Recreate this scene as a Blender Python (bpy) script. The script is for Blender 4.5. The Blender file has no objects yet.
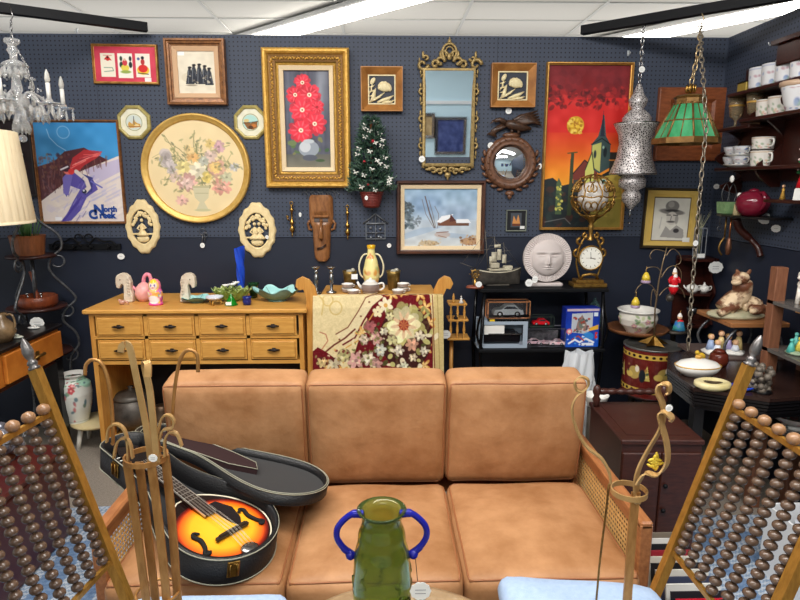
import bpy, bmesh, math, random
import numpy as np
from mathutils import Vector, Matrix
random.seed(7)
PI = math.pi
col = bpy.context.scene.collection
scn = bpy.context.scene
# ---------------------------------------------------------------- camera, world, lights, exposure
EYE = 1.58; F = 600.0; PITCH = math.atan(117/600.0); YAW = math.radians(1.43)
cam = bpy.data.cameras.new('camera'); co = bpy.data.objects.new('camera', cam); col.objects.link(co)
cam.sensor_width = 36; cam.lens = 36*F/800; cam.clip_start = .02
co.location = (0, 0, EYE)
co.rotation_euler = (PI/2-PITCH, 0, -YAW)
scn.camera = co
w = bpy.data.worlds.new('world'); scn.world = w; w.use_nodes = True
w.node_tree.nodes['Background'].inputs[0].default_value = (.93, .96, 1, 1)
w.node_tree.nodes['Background'].inputs[1].default_value = .78
scn.view_settings.view_transform = 'Standard'; scn.view_settings.look = 'None'
scn.view_settings.gamma = 1; scn.view_settings.exposure = 0.0; scn.view_settings.use_curve_mapping = False
def area(name, loc, size, power, rot=(0,0,0), color=(1,.97,.93)):
    l = bpy.data.lights.new(name, 'AREA'); l.shape = 'RECTANGLE'; l.size = size[0]; l.size_y = size[1]
    l.energy = power; l.color = color
    o = bpy.data.objects.new(name, l); col.objects.link(o); o.location = loc; o.rotation_euler = rot
    return o
area('ceiling_panel_light', (-.9, 1.6, 3.12), (2.6, .5), 80, (math.radians(12), 0, math.radians(-32)))
area('ceiling_panel_light', (1.1, .6, 3.12), (2.6, .5), 80, (math.radians(16), 0, math.radians(-32)))
area('ceiling_panel_light', (-.4, -1.4, 3.12), (3.0, .8), 85, (math.radians(25), 0, 0))
area('added_ceiling_uplight', (.3, 6.3, 2.5), (9, 1.2), 30, (PI, 0, 0))  # unseen area light added behind the partition to brighten the ceiling
# ---------------------------------------------------------------- helpers
def P(x, y, Y):
    """world point seen at photo pixel x,y lying at distance Y from the camera plane"""
    u = (x-400)/F; v = (300-y)/F
    c, s = math.cos(PITCH), math.sin(PITCH)
    dx, dy, dz = u, c+v*s, v*c-s
    cy, sy = math.cos(YAW), math.sin(YAW)
    d = Vector((dx*cy+dy*sy, -dx*sy+dy*cy, dz))
    return Vector((0, 0, EYE)) + d*(Y/d.y)
def PZ(x, y, z):
    """world point on the horizontal plane at height z"""
    a = P(x, y, 1.0)-Vector((0, 0, EYE))
    return Vector((0, 0, EYE)) + a*((z-EYE)/a.z)
def PX(x, y, X):
    a = P(x, y, 1.0)-Vector((0, 0, EYE))
    return Vector((0, 0, EYE)) + a*(X/a.x)
def srgb(c):
    r = []
    for k in c[:3]:
        k = k/255.0
        r.append(k/12.92 if k <= .04045 else ((k+.055)/1.055)**2.4)
    return tuple(r)+(1,)
MATS = {}
def mat(name, c, rough=.5, metal=0, c2=None, nscale=20, stretch=(1,1,1), bump=0, bscale=60, trans=0, ior=1.45, spec=.5, emit=None, alpha=1, wave=False, sheen=0, sss=0, namt=1.0):
    if name in MATS: return MATS[name]
    m = bpy.data.materials.new(name); m.use_nodes = True; nt = m.node_tree
    b = nt.nodes['Principled BSDF']; L = nt.links.new
    b.inputs['Base Color'].default_value = srgb(c); b.inputs['Roughness'].default_value = rough
    b.inputs['Metallic'].default_value = metal; b.inputs['IOR'].default_value = ior
    b.inputs['Transmission Weight'].default_value = trans
    b.inputs['Specular IOR Level'].default_value = spec
    b.inputs['Alpha'].default_value = alpha
    if sheen: b.inputs['Sheen Weight'].default_value = sheen
    if emit:
        b.inputs['Emission Color'].default_value = srgb(c); b.inputs['Emission Strength'].default_value = emit
    tc = nt.nodes.new('ShaderNodeTexCoord'); mp = nt.nodes.new('ShaderNodeMapping')
    mp.inputs['Scale'].default_value = stretch; L(tc.outputs['Object'], mp.inputs[0])
    if c2:
        if wave:
            n = nt.nodes.new('ShaderNodeTexWave'); n.inputs['Scale'].default_value = nscale
            n.inputs['Distortion'].default_value = 6; n.inputs['Detail'].default_value = 3; n.inputs['Detail Scale'].default_value = 1.5
            out = n.outputs['Fac']
        else:
            n = nt.nodes.new('ShaderNodeTexNoise'); n.inputs['Scale'].default_value = nscale; n.inputs['Detail'].default_value = 6
            n.inputs['Roughness'].default_value = .6; out = n.outputs['Fac']
        L(mp.outputs[0], n.inputs['Vector'])
        r = nt.nodes.new('ShaderNodeValToRGB')
        r.color_ramp.elements[0].position = .5-.2*namt if not wave else 0; r.color_ramp.elements[1].position = .5+.2*namt if not wave else 1
        r.color_ramp.elements[0].color = srgb(c); r.color_ramp.elements[1].color = srgb(c2)
        L(out, r.inputs[0]); L(r.outputs[0], b.inputs['Base Color'])
    if bump:
        n2 = nt.nodes.new('ShaderNodeTexNoise'); n2.inputs['Scale'].default_value = bscale; n2.inputs['Detail'].default_value = 4
        L(mp.outputs[0], n2.inputs['Vector'])
        bp = nt.nodes.new('ShaderNodeBump'); bp.inputs['Strength'].default_value = bump; bp.inputs['Distance'].default_value = .01
        L(n2.outputs['Fac'], bp.inputs['Height']); L(bp.outputs[0], b.inputs['Normal'])
    MATS[name] = m
    return m
def paintmat(name, rough=.6, spec=.3, metal=0, bump=0, bscale=60):
    if name in MATS: return MATS[name]
    m = mat(name, (200,200,200), rough, metal, bump=bump, bscale=bscale, spec=spec)
    nt = m.node_tree; a = nt.nodes.new('ShaderNodeVertexColor'); a.layer_name = 'Col'
    nt.links.new(a.outputs['Color'], nt.nodes['Principled BSDF'].inputs['Base Color'])
    return m
class MB:
    def __init__(s): s.v = []; s.f = []; s.m = []; s.s = []
    def add(s, vs, fs, mi=0, sm=False, M=None):
        o = len(s.v)
        s.v += [tuple(M @ Vector(v)) if M is not None else tuple(v) for v in vs]
        for f in fs: s.f.append(tuple(i+o for i in f)); s.m.append(mi); s.s.append(sm)
        return s
    def box(s, c, d, mi=0, rz=0, M=None, bev=0, taper=1):
        cx, cy, cz = c; a, b, h = d[0]/2, d[1]/2, d[2]/2
        vs = []; fs = []
        if bev:
            e = min(bev, a*.98, b*.98, h*.98)
            # chamfered box: 24 verts
            idx = {}
            for sx in (-1,1):
                for sy in (-1,1):
                    for sz in (-1,1):
                        for ax in range(3):
                            p = [sx*(a-e), sy*(b-e), sz*(h-e)]
                            p[ax] = (sx*a, sy*b, sz*h)[ax]
                            idx[(sx,sy,sz,ax)] = len(vs); vs.append(p)
            for ax in range(3):
                o1, o2 = [(1,2),(2,0),(0,1)][ax]
                for sg in (-1,1):
                    q = []
                    for (p1,p2) in ((-1,-1),(1,-1),(1,1),(-1,1)):
                        k = [0,0,0]; k[ax] = sg; k[o1] = p1; k[o2] = p2; q.append(idx[(k[0],k[1],k[2],ax)])
                    fs.append(q if sg > 0 else q[::-1])
            for ax in range(3):
                o1, o2 = [(1,2),(2,0),(0,1)][ax]
                for s1 in (-1,1):
                    for s2 in (-1,1):
                        def g(t, axx):
                            k = [0,0,0]; k[ax] = t; k[o1] = s1; k[o2] = s2; return idx[(k[0],k[1],k[2],axx)]
                        q = [g(-1,o1), g(1,o1), g(1,o2), g(-1,o2)]
                        fs.append(q if s1*s2 < 0 else q[::-1])
            for sx in (-1,1):
                for sy in (-1,1):
                    for sz in (-1,1):
                        q = [idx[(sx,sy,sz,k)] for k in range(3)]
                        fs.append(q if sx*sy*sz > 0 else q[::-1])
        else:
            for z, t in ((-h,1),(h,taper)):
                vs += [(-a*t,-b*t,z),(a*t,-b*t,z),(a*t,b*t,z),(-a*t,b*t,z)]
            fs = [(3,2,1,0),(4,5,6,7),(0,1,5,4),(1,2,6,5),(2,3,7,6),(3,0,4,7)]
        cr, sr = math.cos(rz), math.sin(rz)
        vs = [(cx+x*cr-y*sr, cy+x*sr+y*cr, cz+z) for x,y,z in vs]
        return s.add(vs, fs, mi, False, M)
    def lathe(s, prof, n=24, c=(0,0,0), mi=0, sm=True, M=None, sx=1, sy=1, ripple=0, rn=8, arc=None):
        vs = []; fs = []
        k = len(prof)
        for i in range(n):
            a = 2*PI*i/n
            rr = 1+ripple*math.cos(rn*a)
            for r, z in prof: vs.append((c[0]+r*rr*math.cos(a)*sx, c[1]+r*rr*math.sin(a)*sy, c[2]+z))
        for i in range(n):
            j = (i+1) % n
            for q in range(k-1):
                fs.append((i*k+q, j*k+q, j*k+q+1, i*k+q+1))
        return s.add(vs, fs, mi, sm, M)
    def ball(s, c, r, n=12, mi=0, M=None, sc=(1,1,1), sm=True):
        m = max(4, n//2); vs = []; fs = []
        vs.append((c[0], c[1], c[2]-r*sc[2]))
        for i in range(1, m):
            t = -PI/2+PI*i/m
            for j in range(n):
                a = 2*PI*j/n
                vs.append((c[0]+r*sc[0]*math.cos(t)*math.cos(a), c[1]+r*sc[1]*math.cos(t)*math.sin(a), c[2]+r*sc[2]*math.sin(t)))
        vs.append((c[0], c[1], c[2]+r*sc[2])); e = len(vs)-1
        for j in range(n):
            k = (j+1) % n
            fs.append((0, 1+k, 1+j)); fs.append((e, 1+(m-2)*n+j, 1+(m-2)*n+k))
            for i in range(m-2): fs.append((1+i*n+j, 1+i*n+k, 1+(i+1)*n+k, 1+(i+1)*n+j))
        return s.add(vs, fs, mi, sm, M)
    def tube(s, pts, r, n=8, mi=0, closed=False, M=None, cap=True, sm=True, flat=None):
        """r number or list; flat=(w,t,ref) makes a rectangular strap"""
        pts = [Vector(p) for p in pts]; N = len(pts)
        rs = r if isinstance(r, (list, tuple)) else [r]*N
        vs = []; fs = []; nrm = None
        for i, p in enumerate(pts):
            a = pts[(i-1) % N] if (closed or i > 0) else pts[i]; b = pts[(i+1) % N] if (closed or i < N-1) else pts[i]
            t = (b-a); t = t.normalized() if t.length > 1e-9 else Vector((0,0,1))
            if flat: nrm = Vector(flat[2])
            elif nrm is None: nrm = Vector((0,0,1)) if abs(t.z) < .9 else Vector((1,0,0))
            nrm = (nrm-t*nrm.dot(t))
            if nrm.length < 1e-6: nrm = t.orthogonal()
            nrm.normalize(); bi = t.cross(nrm)
            if flat:
                hw, ht = flat[0]/2*rs[i], flat[1]/2
                for (x, y) in ((-hw,-ht),(hw,-ht),(hw,ht),(-hw,ht)): vs.append(p+nrm*x+bi*y)
            else:
                for j in range(n):
                    q = 2*PI*j/n; vs.append(p+(nrm*math.cos(q)+bi*math.sin(q))*rs[i])
        k = 4 if flat else n
        for i in range(N if closed else N-1):
            i2 = (i+1) % N
            for j in range(k):
                j2 = (j+1) % k; fs.append((i*k+j, i*k+j2, i2*k+j2, i2*k+j))
        if cap and not closed:
            fs.append(tuple(range(k))[::-1]); fs.append(tuple((N-1)*k+j for j in range(k)))
        return s.add(vs, fs, mi, sm and not flat, M)
    def prism(s, out, t0, t1, axis='y', mi=0, M=None, sm=False):
        """outline of (a,b) extruded along axis. axis y: (x,z); z: (x,y); x: (y,z)"""
        def q(a, b, t): return {'y': (a,t,b), 'z': (a,b,t), 'x': (t,a,b)}[axis]
        n = len(out); vs = [q(a,b,t0) for a,b in out]+[q(a,b,t1) for a,b in out]
        fs = [tuple(range(n)), tuple(range(2*n-1, n-1, -1))]
        for i in range(n): j = (i+1) % n; fs.append((j, i, n+i, n+j))
        return s.add(vs, fs, mi, sm, M)
    def frame(s, w, h, prof, mi=0, M=None):
        """mitred frame round an opening w x h in the XZ plane, profile of (outward, toward viewer)"""
        vs = []; fs = []; k = len(prof)
        for sx, sz in ((-1,-1),(1,-1),(1,1),(-1,1)):
            for o, d in prof: vs.append((sx*(w/2+o), -d, sz*(h/2+o)))
        for i in range(4):
            j = (i+1) % 4
            for q in range(k-1): fs.append((i*k+q, j*k+q, j*k+q+1, i*k+q+1))
        return s.add(vs, fs, mi, False, M)
    def grid(s, fn, nu, nv, mi=0, sm=True, M=None, closeu=False):
        vs = [fn(i/(nu if closeu else nu-1), j/(nv-1)) for i in range(nu) for j in range(nv)]
        fs = []
        for i in range(nu if closeu else nu-1):
            i2 = (i+1) % nu
            for j in range(nv-1): fs.append((i*nv+j, i2*nv+j, i2*nv+j+1, i*nv+j+1))
        return s.add(vs, fs, mi, sm, M)
    def build(s, name, m, parent=None, bev=0, sub=0, solid=0, loc=None, rot=None):
        me = bpy.data.meshes.new(name); me.from_pydata(s.v, [], s.f)
        ms = m if isinstance(m, (list, tuple)) else [m]
        for x in ms: me.materials.append(x)
        if len(me.polygons) == len(s.m):
            me.polygons.foreach_set('material_index', s.m); me.polygons.foreach_set('use_smooth', s.s)
        me.validate()
        bm = bmesh.new(); bm.from_mesh(me); bmesh.ops.recalc_face_normals(bm, faces=bm.faces); bm.to_mesh(me); bm.free()
        o = bpy.data.objects.new(name, me); col.objects.link(o)
        if parent: o.parent = parent
        if loc is not None: o.location = loc
        if rot is not None: o.rotation_euler = rot
        if solid:
            q = o.modifiers.new('solid', 'SOLIDIFY'); q.thickness = solid; q.offset = 0
        if bev:
            q = o.modifiers.new('bevel', 'BEVEL'); q.width = bev; q.segments = 2; q.limit_method = 'ANGLE'; q.angle_limit = .6
        if sub:
            q = o.modifiers.new('sub', 'SUBSURF'); q.levels = sub; q.render_levels = sub
        return o
def thing(name, label, cat, loc=(0,0,0), rz=0, group=None):
    o = bpy.data.objects.new(name, None); col.objects.link(o); o.location = loc; o.rotation_euler = (0,0,rz) if not isinstance(rz, (tuple, list)) else rz
    o.empty_display_size = .05
    o['label'] = label; o['category'] = cat
    if group: o['group'] = group
    return o
def tag(o, label, cat, group=None):
    o['label'] = label; o['category'] = cat
    if group: o['group'] = group
    return o
def struct(o): o['kind'] = 'structure'; return o
def dup(root, loc, rz=None, label=None, group=None, scale=None):
    def cp(o, par):
        c = o.copy(); col.objects.link(c)
        if par: c.parent = par
        for ch in list(o.children): cp(ch, c)
        return c
    r = cp(root, None); r.location = loc
    if rz is not None: r.rotation_euler = (0,0,rz) if not isinstance(rz, (tuple,list)) else rz
    if label: r['label'] = label
    if group: r['group'] = group
    if scale: r.scale = (scale,)*3
    return r
def TR(x=0, y=0, z=0): return Matrix.Translation((x,y,z))
def RO(a, ax): return Matrix.Rotation(a, 4, ax)
def arc(c, r, a0, a1, n, plane='xz', sc=(1,1)):
    out = []
    for i in range(n+1):
        a = math.radians(a0+(a1-a0)*i/n); x, y = r*math.cos(a)*sc[0], r*math.sin(a)*sc[1]
        out.append({'xz': (c[0]+x, c[1], c[2]+y), 'xy': (c[0]+x, c[1]+y, c[2]), 'yz': (c[0], c[1]+x, c[2]+y)}[plane])
    return out
def smooth_path(pts, n=6):
    pts = [Vector(p) for p in pts]; out = []
    for i in range(len(pts)-1):
        p0 = pts[max(i-1,0)]; p1 = pts[i]; p2 = pts[i+1]; p3 = pts[min(i+2, len(pts)-1)]
        for k in range(n):
            t = k/n
            out.append(.5*((2*p1)+(p2-p0)*t+(2*p0-5*p1+4*p2-p3)*t*t+(3*p1-p0-3*p2+p3)*t**3))
    out.append(pts[-1]); return out
# ---------------------------------------------------------------- little painter for printed and painted surfaces
RS = np.random.RandomState(5)
class CV:
    """canvas addressed in photo pixel units x0..x1, y0..y1 (y down)"""
    def __init__(s, x0, y0, x1, y1, c, res=2.0):
        s.b = (x0,y0,x1,y1); s.w = max(4, int((x1-x0)*res)); s.h = max(4, int((y1-y0)*res))
        xs = np.linspace(x0, x1, s.w); ys = np.linspace(y0, y1, s.h); s.X, s.Y = np.meshgrid(xs, ys)
        s.a = np.ones((s.h, s.w, 3))*np.array(c, float); s.res = res
    def mix(s, m, c, a=1):
        m = (np.clip(m, 0, 1)*a)[..., None]; s.a = s.a*(1-m)+np.array(c, float)*m; return s
    def nz(s, sc, sy=None):
        sy = sy or sc; x0,y0,x1,y1 = s.b
        gx = max(2, int((x1-x0)/sc)+2); gy = max(2, int((y1-y0)/sy)+2); g = RS.rand(gy+1, gx+1)
        fx = (s.X-x0)/sc; fy = (s.Y-y0)/sy; ix = np.clip(fx.astype(int), 0, gx-1); iy = np.clip(fy.astype(int), 0, gy-1)
        tx = fx-ix; ty = fy-iy; tx = tx*tx*(3-2*tx); ty = ty*ty*(3-2*ty)
        return (g[iy,ix]*(1-tx)+g[iy,ix+1]*tx)*(1-ty)+(g[iy+1,ix]*(1-tx)+g[iy+1,ix+1]*tx)*ty
    def noise(s, amp, sc, sy=None):
        s.a = s.a+((s.nz(sc, sy)-.5)*2*amp)[..., None]; return s
    def ell(s, cx, cy, rx, ry, c, a=1, rot=0, soft=.6):
        cr, sr = math.cos(math.radians(rot)), math.sin(math.radians(rot))
        dx, dy = s.X-cx, s.Y-cy; u = (dx*cr+dy*sr)/rx; v = (-dx*sr+dy*cr)/ry
        d = np.sqrt(u*u+v*v); return s.mix((1-d)*min(rx,ry)/soft+.5, c, a)
    def poly(s, pts, c, a=1):
        m = np.zeros(s.X.shape, bool); n = len(pts)
        for i in range(n):
            xa, ya = pts[i]; xb, yb = pts[(i+1) % n]
            if ya == yb: continue
            k = ((ya > s.Y) != (yb > s.Y)) & (s.X < (xb-xa)*(s.Y-ya)/(yb-ya)+xa); m ^= k
        return s.mix(m.astype(float), c, a)
    def line(s, pts, wd, c, a=1):
        best = np.full(s.X.shape, 1e9)
        for (xa,ya),(xb,yb) in zip(pts[:-1], pts[1:]):
            dx, dy = xb-xa, yb-ya; L = dx*dx+dy*dy+1e-9
            t = np.clip(((s.X-xa)*dx+(s.Y-ya)*dy)/L, 0, 1)
            best = np.minimum(best, np.hypot(s.X-xa-t*dx, s.Y-ya-t*dy))
        return s.mix((wd/2-best)*s.res*.7+.5, c, a)
    def ring(s, cx, cy, r, wd, c, a=1):
        return s.mix((wd/2-np.abs(np.hypot(s.X-cx, s.Y-cy)-r))*s.res*.7+.5, c, a)
    def rect(s, x0, y0, x1, y1, c, a=1):
        return s.mix(((s.X>=x0)&(s.X<=x1)&(s.Y>=y0)&(s.Y<=y1)).astype(float), c, a)
    def vgrad(s, y0, y1, c0, c1, x0=-1e9, x1=1e9, a=1):
        t = np.clip((s.Y-y0)/(y1-y0), 0, 1)[..., None]; cc = np.array(c0,float)*(1-t)+np.array(c1,float)*t
        m = (((s.Y>=y0)&(s.Y<=y1)&(s.X>=x0)&(s.X<=x1)).astype(float)*a)[..., None]; s.a = s.a*(1-m)+cc*m; return s
    def flower(s, cx, cy, r, c, cc, petals=8, a=1):
        dx, dy = s.X-cx, s.Y-cy; an = np.arctan2(dy, dx); d = np.hypot(dx, dy)
        rr = r*(.88+.14*np.cos(petals*an+RS.rand()*6))
        s.mix((rr-d)/.6+.5, c, a)
        k = ((d < rr) & (np.cos(petals*an+1.5) > .55) & (d > r*.3)).astype(float)
        s.mix(k, tuple(x*.75 for x in c), .6*a)
        return s.ell(cx, cy, r*.25, r*.25, cc, a)
    def bloom(s, cx, cy, rx, ry, c, cc=None, n=9, mixbg=0):
        for ring, k in ((.68,n),(.38,max(4,n-3))):
            for j in range(k):
                a = 2*PI*j/k+RS.rand()*.5+ring; q = .82+.34*RS.rand()
                s.ell(cx+rx*ring*math.cos(a), cy+ry*ring*math.sin(a), rx*.46, ry*.30, tuple(min(255,v*q) for v in c), .85, math.degrees(a))
        return s.ell(cx, cy, rx*.22, ry*.22, cc or tuple(v*.7 for v in c), .9)
    def spray(s, n, x0, y0, x1, y1, r0, r1, cols, a=.9, inside=None):
        for _ in range(n):
            x = x0+RS.rand()*(x1-x0); y = y0+RS.rand()*(y1-y0)
            if inside and not inside(x, y): continue
            s.ell(x, y, r0+RS.rand()*(r1-r0), r0+RS.rand()*(r1-r0), cols[RS.randint(len(cols))], a, RS.rand()*180)
        return s
def painted(name, cv, fn, m, parent=None, wrap=False, loc=None, rot=None):
    """mesh grid whose points carry the canvas colours; fn(u,v)->point, u right, v down"""
    W, H = cv.w, cv.h; vs = []
    for j in range(H):
        for i in range(W): vs.append(tuple(fn(i/(W-1), j/(H-1))))
    fs = [(j*W+i, (j+1)*W+i, (j+1)*W+i+1, j*W+i+1) for j in range(H-1) for i in range(W-1)]
    me = bpy.data.meshes.new(name); me.from_pydata(vs, [], fs); me.materials.append(m)
    me.polygons.foreach_set('use_smooth', [True]*len(me.polygons))
    ca = me.color_attributes.new('Col', 'FLOAT_COLOR', 'POINT')
    a = np.clip(cv.a/255.0, 0, 1); lin = np.where(a <= .04045, a/12.92, ((a+.055)/1.055)**2.4)
    out = np.ones((H, W, 4), np.float32); out[..., :3] = lin
    ca.data.foreach_set('color', out.reshape(-1)); me.update()
    o = bpy.data.objects.new(name, me); col.objects.link(o)
    if parent: o.parent = parent
    if loc is not None: o.location = loc
    if rot is not None: o.rotation_euler = rot
    return o
def flatfn(w, h, y=0): return lambda u, v: ((u-.5)*w, y, (.5-v)*h)
PAINT = paintmat('painted_surface', .55, .3)
PRINT = paintmat('printed_paper', .35, .4)
GLAZE = paintmat('glazed_paint', .15, .5)
CLOTHP = paintmat('woven_cloth', .9, .1, bump=.3, bscale=300)
# common materials
GOLD = mat('gold_leaf', (232,186,92), .4, .35, c2=(196,144,58), nscale=60, bump=.5, bscale=120)
BRASS = mat('brass', (190,150,80), .3, 1, c2=(120,88,40), nscale=40)
OLDBRASS = mat('aged_brass', (150,115,60), .45, .8, c2=(95,70,36), nscale=50)
SILVER = mat('silver', (190,190,190), .25, 1, c2=(120,120,120), nscale=60)
OAK = mat('golden_pine', (220,166,84), .4, c2=(194,134,58), nscale=6, stretch=(1.5,12,12), bump=.05)
OAKV = mat('golden_pine_upright', (212,156,78), .4, c2=(186,124,52), nscale=6, stretch=(12,12,1.5))
WALNUT = mat('walnut_wood', (120,74,44), .4, c2=(88,50,28), nscale=8, stretch=(2,14,14))
WALNUTV = mat('walnut_upright', (134,86,52), .45, c2=(96,58,34), nscale=8, stretch=(14,14,2))
MAHOG = mat('mahogany_wood', (66,28,20), .3, c2=(40,16,12), nscale=8, stretch=(2,12,12))
BLACKM = mat('black_metal', (16,17,20), .55, 0, spec=.2)
BLACKW = mat('black_lacquered_wood', (16,15,16), .3)
IRON = mat('grey_wrought_iron', (120,122,125), .4, .7, c2=(70,72,76), nscale=50)
PAPER = mat('white_tag_paper', (240,240,236), .8)
CREAM = mat('cream_plaster', (240,220,170), .6, c2=(226,200,146), nscale=30, bump=.2)
PORC = mat('white_porcelain', (232,230,224), .15)
GLASS = mat('clear_glass', (250,252,252), .03, trans=1, ior=1.45)
INK = mat('tag_ink', (120,120,125), .8)
def price(parent, x, z, y=-.012, r=.022, w=1.25, name='price_tag', rz=0):
    """scalloped white paper tag, facing the viewer"""
    out = []
    n = 28
    for i in range(n):
        a = 2*PI*i/n; rr = r*(1+.05*math.cos(10*a)); out.append((x+rr*w*math.cos(a), z+rr*math.sin(a)))
    m = MB(); m.prism(out, y-.0012, y)
    for k in range(2): m.box((x, y-.0014, z+r*.15-k*r*.4), (r*1.1, .0004, r*.06), 1)
    o = m.build(name, [PAPER, INK], parent); o['label'] = 'white scalloped price tag'
    return o
# ---------------------------------------------------------------- the setting
WALLY = 3.80
corner = P(729, 36, WALLY); WALLX = corner.x
TOPZ = 2.44; SEAM = 1.245
def pegmat():
    m = mat('pegboard_navy', (63,71,88), .6, c2=(57,65,82), nscale=3); nt = m.node_tree; L = nt.links.new
    b = nt.nodes['Principled BSDF']; base = b.inputs['Base Color'].links[0].from_socket
    geo = nt.nodes.new('ShaderNodeNewGeometry'); sep = nt.nodes.new('ShaderNodeSeparateXYZ'); L(geo.outputs['Position'], sep.inputs[0])
    def fr(sock, off=0):
        a = nt.nodes.new('ShaderNodeMath'); a.operation = 'MULTIPLY'; a.inputs[1].default_value = 1/.0254; L(sock, a.inputs[0])
        f = nt.nodes.new('ShaderNodeMath'); f.operation = 'FRACT'; L(a.outputs[0], f.inputs[0])
        s = nt.nodes.new('ShaderNodeMath'); s.operation = 'SUBTRACT'; s.inputs[1].default_value = .5; L(f.outputs[0], s.inputs[0])
        p = nt.nodes.new('ShaderNodeMath'); p.operation = 'POWER'; p.inputs[1].default_value = 2; L(s.outputs[0], p.inputs[0]); return p.outputs[0]
    ad = nt.nodes.new('ShaderNodeMath'); ad.operation = 'ADD'; L(sep.outputs[0], ad.inputs[0]); L(sep.outputs[1], ad.inputs[1])
    x2 = fr(ad.outputs[0]); z2 = fr(sep.outputs[2])
    s = nt.nodes.new('ShaderNodeMath'); s.operation = 'ADD'; L(x2, s.inputs[0]); L(z2, s.inputs[1])
    lt = nt.nodes.new('ShaderNodeMath'); lt.operation = 'LESS_THAN'; lt.inputs[1].default_value = .032; L(s.outputs[0], lt.inputs[0])
    mx = nt.nodes.new('ShaderNodeMix'); mx.data_type = 'RGBA'; L(lt.outputs[0], mx.inputs[0]); L(base, mx.inputs[6]); mx.inputs[7].default_value = srgb((18,20,28))
    L(mx.outputs[2], b.inputs['Base Color'])
    return m
PEG = pegmat()
PANEL = mat('smooth_navy_board', (33,39,55), .5, c2=(28,34,50), nscale=2)
XL = -4.2
# back wall: pegboard sheets above, plain boards below
m = MB()
m.box(((XL+WALLX)/2, WALLY+.012, (TOPZ+SEAM)/2), (WALLX-XL, .024, TOPZ-SEAM), 0)
m.box(((XL+WALLX)/2, WALLY+.012, SEAM/2-.002), (WALLX-XL, .024, SEAM-.004), 1)
m.box(((XL+WALLX)/2, WALLY+.034, TOPZ/2), (WALLX-XL+.2, .02, TOPZ-.01), 1)
for xx in (P(92,33,WALLY).x, P(498,37,WALLY).x):
    m.box((xx, WALLY-.0002, (TOPZ+SEAM)/2), (.003, .001, TOPZ-SEAM), 2)
struct(m.build('wall_back', [PEG, PANEL, mat('joint_shadow_gap', (44,48,60), .8)]))
m = MB()
m.box((WALLX+.012, 1.2, (TOPZ+SEAM)/2), (.024, 5.2, TOPZ-SEAM), 0)
m.box((WALLX+.012, 1.2, SEAM/2-.002), (.024, 5.2, SEAM-.004), 1)
m.box((WALLX+.034, 1.2, TOPZ/2), (.02, 5.2, TOPZ-.01), 1)
struct(m.build('wall_right', [PEG, PANEL]))
def floormat():
    m = mat('greige_carpet', (168,158,146), .95, c2=(132,124,114), nscale=120, bump=.6, bscale=400, spec=.1)
    return m
m = MB(); m.box((0, 2.5, -.05), (12, 16, .1)); struct(m.build('floor', floormat()))
# suspended ceiling of 4 x 2 ft tiles
def ceilmat():
    m = mat('ceiling_tile', (226,224,218), .9, c2=(214,212,206), nscale=150); nt = m.node_tree; L = nt.links.new
    b = nt.nodes['Principled BSDF']; base = b.inputs['Base Color'].links[0].from_socket
    return m
CEIL = 3.18
m = MB(); m.box((0, 5, CEIL+.05), (22, 22, .1))
struct(m.build('ceiling', ceilmat()))
gx0 = P(455.5,35,WALLY).x/WALLY*(1.60/.2272)
m = MB()
for k in range(-8, 8): m.box((gx0+k*1.22, 5, CEIL-.006), (.028, 22, .012))
for k in range(-9, 14): m.box((0, 7.0+k*.61, CEIL-.005), (22, .026, .010))
struct(m.build('trim_1', mat('ceiling_grid_white', (200,200,196), .5)))
# opposite wall of the aisle behind the camera (shows in the mirrors)
m = MB(); m.box((0, -2.6, 1.35), (9, .06, 2.7), 0); m.box((0, -2.56, 1.86), (9, .03, .05), 1)
struct(m.build('wall_rear', [mat('pale_blue_wall', (205,234,246), .7), mat('white_trim', (235,238,240), .6)]))
for i, (x, z, ww, hh, c) in enumerate(((1.08,1.34,.42,.5,(30,44,100)), (.1,1.42,.42,.55,(40,60,110)), (1.9,1.4,.5,.5,(60,40,60)), (.72,1.50,.10,.3,(150,124,80)))):
    t = thing('framed_print', ['wide navy print in a silver frame on the pale blue rear wall','narrower blue print in a silver frame on the rear wall','plum print in a silver frame far right on the rear wall','brown print in a silver frame on the rear wall, highest hung'][i], 'picture', (x, -2.56, z), PI)
    MB().frame(ww, hh, [(0,.0),(0,.03),(.04,.035),(.05,.0)]).build('frame', SILVER, t)
    MB().box((0,-.008,0), (ww, .012, hh)).build('print', mat('print%d' % i, c, .4, c2=tuple(min(255,k+60) for k in c), nscale=9), t)
# blue braided rugs
RUGM = None
def rug(x0, y0, x1, y1, label, rz=0):
    cx, cy, W, H = (x0+x1)/2, (y0+y1)/2, x1-x0, y1-y0
    cv = CV(0, 0, W*100, H*100, (120,140,165), 2.2)
    w2, h2 = W*50, H*50
    d = np.minimum(np.minimum(cv.X, W*100-cv.X), np.minimum(cv.Y, H*100-cv.Y))
    st = ((d % 3.2) < 1.6)
    z = (((cv.X+cv.Y) % 2.4) < 1.2) ^ st
    cv.mix(z.astype(float), (196,200,204), .75)
    band = (((d > 14) & (d < 20)) | ((d > 30) & (d < 40))).astype(float); cv.mix(band, (84,112,150), .7)
    cv.noise(14, 1.5)
    o = painted('braided_rug', cv, lambda u, v: ((u-.5)*W, (.5-v)*H, .009+.0015*math.sin(u*W*100*2)*math.sin(v*H*200)), CLOTHP, loc=(cx, cy, 0), rot=(0,0,rz))
    q = o.modifiers.new('solid', 'SOLIDIFY'); q.thickness = .008; q.offset = -1
    tag(o, label, 'rug'); return o
rug(-1.95, 1.05, -.98, 2.75, 'blue and white braided rug on the carpet left of the leather sofa', math.radians(4))
rug(1.25, .9, 2.0, 2.6, 'blue and white braided rug seen through the beads of the right chair', 0)
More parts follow.
